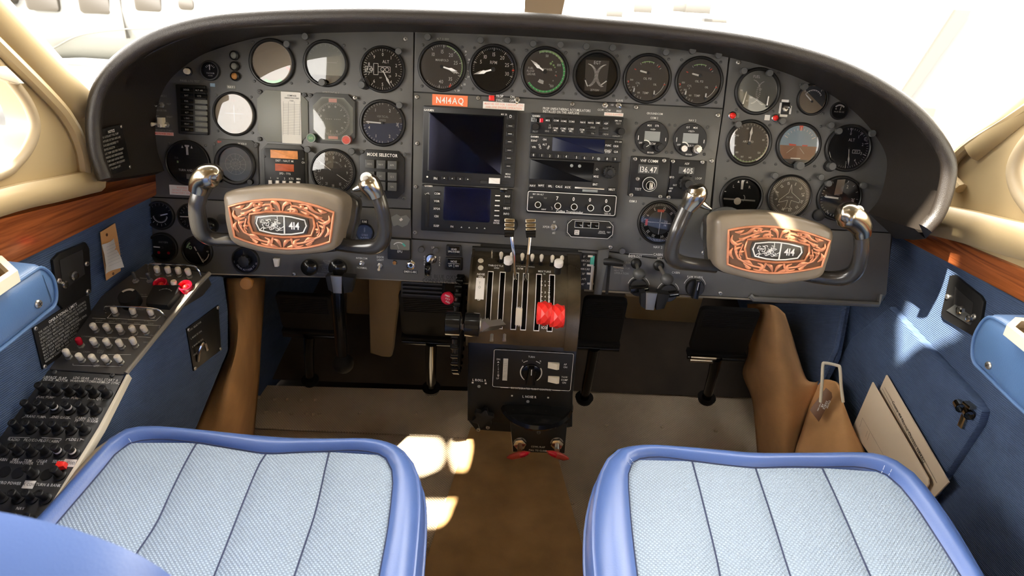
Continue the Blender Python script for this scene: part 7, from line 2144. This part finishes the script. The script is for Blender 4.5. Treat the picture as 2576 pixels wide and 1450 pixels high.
seat('left pilot seat cushion in pale blue ribbed cloth with a blue leather border', LS, None,
     [[(335, 1119), (300, 1140), (262, 1185), (225, 1228), (185, 1272), (140, 1326), (60, 1425)], [(497, 1119), (470, 1165), (430, 1245), (395, 1320), (340, 1402), (300, 1460)], [(671, 1146), (650, 1180), (612, 1270), (580, 1350), (540, 1450)],
      [(829, 1142), (820, 1180), (795, 1290), (765, 1380), (740, 1455)], [(960, 1150), (980, 1175), (989, 1205), (985, 1260), (975, 1340), (955, 1450)]],
     [(-40, 1450), (70, 1330), (135, 1262), (212, 1175), (285, 1100), (330, 1081), (400, 1077), (560, 1091), (700, 1104), (830, 1108), (930, 1108), (990, 1122), (1026, 1152), (1048, 1195), (1054, 1260), (1050, 1340), (1040, 1450)],
     [(60, 1425), (140, 1326), (225, 1228), (262, 1185), (300, 1140), (335, 1119), (400, 1111), (497, 1119), (580, 1133), (671, 1146), (760, 1143), (829, 1141), (900, 1139), (960, 1150), (980, 1175), (989, 1205), (985, 1260), (975, 1340), (955, 1450)],
     [(325, 1122), (318, 1084), (972, 1160), (1010, 1136), [[((322, 1102), (333, 1118))], [((985, 1148), (1012, 1140)), ((988, 1154), (1016, 1146))]]],
     .40, -.455)
seat('right copilot seat cushion in pale blue ribbed cloth with a blue leather border', RS, None,
     [[(1600, 1162), (1586, 1178), (1579, 1205), (1582, 1260), (1590, 1350), (1603, 1455)], [(1740, 1165), (1752, 1210), (1775, 1300), (1800, 1400), (1812, 1460)], [(1899, 1182), (1915, 1230), (1945, 1320), (1975, 1415), (1992, 1465)],
      [(2066, 1182), (2090, 1232), (2130, 1320), (2165, 1400), (2192, 1460)], [(2210, 1192), (2250, 1218), (2296, 1272), (2350, 1352), (2415, 1452)]],
     [(1500, 1450), (1494, 1380), (1494, 1300), (1502, 1240), (1520, 1175), (1550, 1138), (1592, 1126), (1650, 1124), (1780, 1133), (1900, 1143), (2040, 1143), (2170, 1142), (2232, 1152), (2290, 1186), (2335, 1235), (2400, 1325), (2475, 1450)],
     [(1603, 1455), (1590, 1350), (1582, 1260), (1579, 1205), (1586, 1178), (1600, 1162), (1655, 1155), (1740, 1165), (1820, 1175), (1899, 1182), (1980, 1180), (2066, 1181), (2150, 1180), (2210, 1192), (2250, 1218), (2296, 1272), (2350, 1352), (2415, 1452)],
     [(1592, 1170), (1562, 1134), (2225, 1200), (2255, 1165), [[((1570, 1145), (1597, 1165)), ((1563, 1152), (1590, 1170))], [((2228, 1165), (2218, 1190)), ((2248, 1172), (2236, 1196))]]],
     .12, .46)
# worn grey trim strip beside the left cushion
f = Fr(LS.o, LS.x, LS.y); t = thing('seat_side_cover', 'worn grey-tan cover strip along the outer front corner of the left seat', 'cover', f)
A = [(345, 1078), (300, 1088), (240, 1130), (190, 1185), (150, 1240), (118, 1285)]; B = [(335, 1084), (296, 1100), (222, 1178), (170, 1232), (130, 1275), (95, 1312)]
q = MB('cream_dark'); q.loft([[(*f.hit(a, b, .0), 0) for a, b in A], [(*f.hit(a[0] - 3, a[1] + 6, .0), .004) for a in B]], closed=False); o = q.build('strip', t); md = o.modifiers.new('t', 'SOLIDIFY'); md.thickness = .02

# ================================================================ outside the windows
f = Fr((-7.2, 11.5, -.2), (1, 0, 0), (0, 0, 1)); t = thing('airplane', 'white twin airplane parked outside the left windshield, with dark cabin windows', 'airplane', f)
q = MB('hangar_white')
rings = []
for x_, r_, z_ in ((-3.4, .15, .05), (-2.6, .42, .12), (-1.5, .62, .30), (-.6, .80, .55), (.3, .88, .62), (2.4, .88, .62), (3.6, .72, .62), (5.0, .40, .60), (6.5, .2, .60)):
    rings.append([(x_, z_ + r_ * math.sin(rad(a)), 1.0 * r_ * math.cos(rad(a)) - .9) for a in range(-180, 180, 15)])
q.loft(rings, caps=True); q.build('fuselage', t, sharp=60)
for x0, x1, z0, z1 in ((-1.55, -1.05, .62, .98), (-.80, -.28, .55, 1.0), (.05, .55, .55, 1.0), (.95, 1.38, .62, .95), (1.65, 1.90, .68, .86)):
    MB('window_dark').prism(rrect((x0 + x1) / 2, (z0 + z1) / 2, x1 - x0, z1 - z0, .06, 3), -.35, -.02, .01).build('cabin_window', t)
q = MB('window_dark'); q.tube([(-2.6, .32, -.42), (-2.0, .40, -.25), (-1.2, .40, -.10)], .02, 6); q.build('nose_stripe', t)
q = MB('hangar_rib'); q.tube(smooth([Vector((-.7, -.05, -.3)), Vector((0, .22, -.06)), Vector((.9, .36, -.02)), Vector((2.2, .42, -.02))], 5), .012, 6); q.build('body_stripe', t)
q = MB('hangar_rib'); q.prism([(.72, .2), (.735, .2), (.735, 1.3), (.72, 1.3)], -.2, -.01); q.build('door_joint', t)
q = MB('cover_grey'); q.box(1.2, -.38, -1.2, 6.5, .07, 1.6, .02); q.build('wing', t)
# hangar front on the right with a pillar and siding, pale clutter in the middle
f = Fr((5.75, 9.5, 0), (1, -.25, 0), (0, 0, 1))
t = thing('hangar_wall', 'white ribbed hangar wall with a grey pillar outside the right windshield', 'wall', f)
MB('hangar_white').box(3.0, 1.2, -.1, 9.0, 5.0, 0).build('siding', t)
for z_ in (.66, .42, -.42): MB('hangar_rib').box(4.2, z_, 0, 6.0, .07, .05).build('rib', t)
MB('hangar_rib').prism([(-.78, -.45), (-.66, -.45), (-.08, 1.1), (-.26, 1.1)], 0, .12).build('pillar', t)
MB('hangar_rib').box(-.28, -.18, 0, .24, .10, .15).build('meter_box', t)
f = Fr((1.2, 14, 0), (1, 0, 0), (0, 0, 1)); t = thing('ground_equipment', 'pale blurred ground equipment outside the windshield right of the centre post', 'equipment', f)
rnd = random.Random(3)
for i in range(9):
    x_ = rnd.uniform(-.3, 2.9); z_ = rnd.uniform(.45, .95); MB('hangar_rib').box(x_, z_, -i * .03, rnd.uniform(.15, .6), rnd.uniform(.05, .2), .1 + i * .02, .01).build('crate', t)
# ---------------------------------------------------------------- unseen overhead sheet, added to cut the sun into patches
def to_sun_mask(p, z=2.2):
    t = (z - p.z) / SUN_DIR.z
    q = p + SUN_DIR * t
    return (q.x, q.y)


def patch(fr, pts, w=0.0):
    return [to_sun_mask(fr.wp(*fr.hit(a, b, w), w)) for a, b in pts]


holes = [  # openings traced back along the sun from the wanted light patches
    patch(FL, [(985, 1100), (1098, 1104), (1112, 1125), (1110, 1160), (1098, 1180), (1060, 1196), (985, 1180)]),
    patch(FL, [(1140, 1110), (1160, 1100), (1255, 1100), (1268, 1140), (1292, 1235), (1250, 1240), (1225, 1200), (1190, 1188), (1150, 1185), (1134, 1140)]),
    patch(FL, [(1050, 1262), (1200, 1262), (1228, 1280), (1226, 1305), (1190, 1320), (1050, 1325)]),
    [to_sun_mask(at(a, b, 1.57)) for a, b in [(1992, 985), (2040, 950), (2078, 990), (2066, 1060), (2012, 1075)]],
    patch(RW, [(2345, 645), (2400, 668), (2385, 800), (2425, 840), (2310, 890), (2262, 930), (2262, 830), (2300, 720)]),
]
HOLES = holes
hr = MB('hangar_white')
outer = [(-2.6, -2.9), (2.3, -2.9), (2.3, 1.05), (0.45, 1.35), (-2.6, 1.35)]
tris = tessellate_polygon([[Vector((*p, 0)) for p in outer]] + [[Vector((*p, 0)) for p in h] for h in holes])
allp = list(outer) + [p for h in holes for p in h]
hr.add([(p[0], p[1], 2.2) for p in allp], [tuple(t) for t in tris])
struct('sun_mask', hr, sharp=0)
hs = MB('side_blocker')  # wall added beside the aircraft to dim light through the right windows
hs.add([(4.6, -7, -1.25), (4.6, 7.5, -1.25), (4.6, 7.5, 3.6), (4.6, -7, 3.6)], [(0, 1, 2, 3)])
struct('wall_side_blocker', hs)
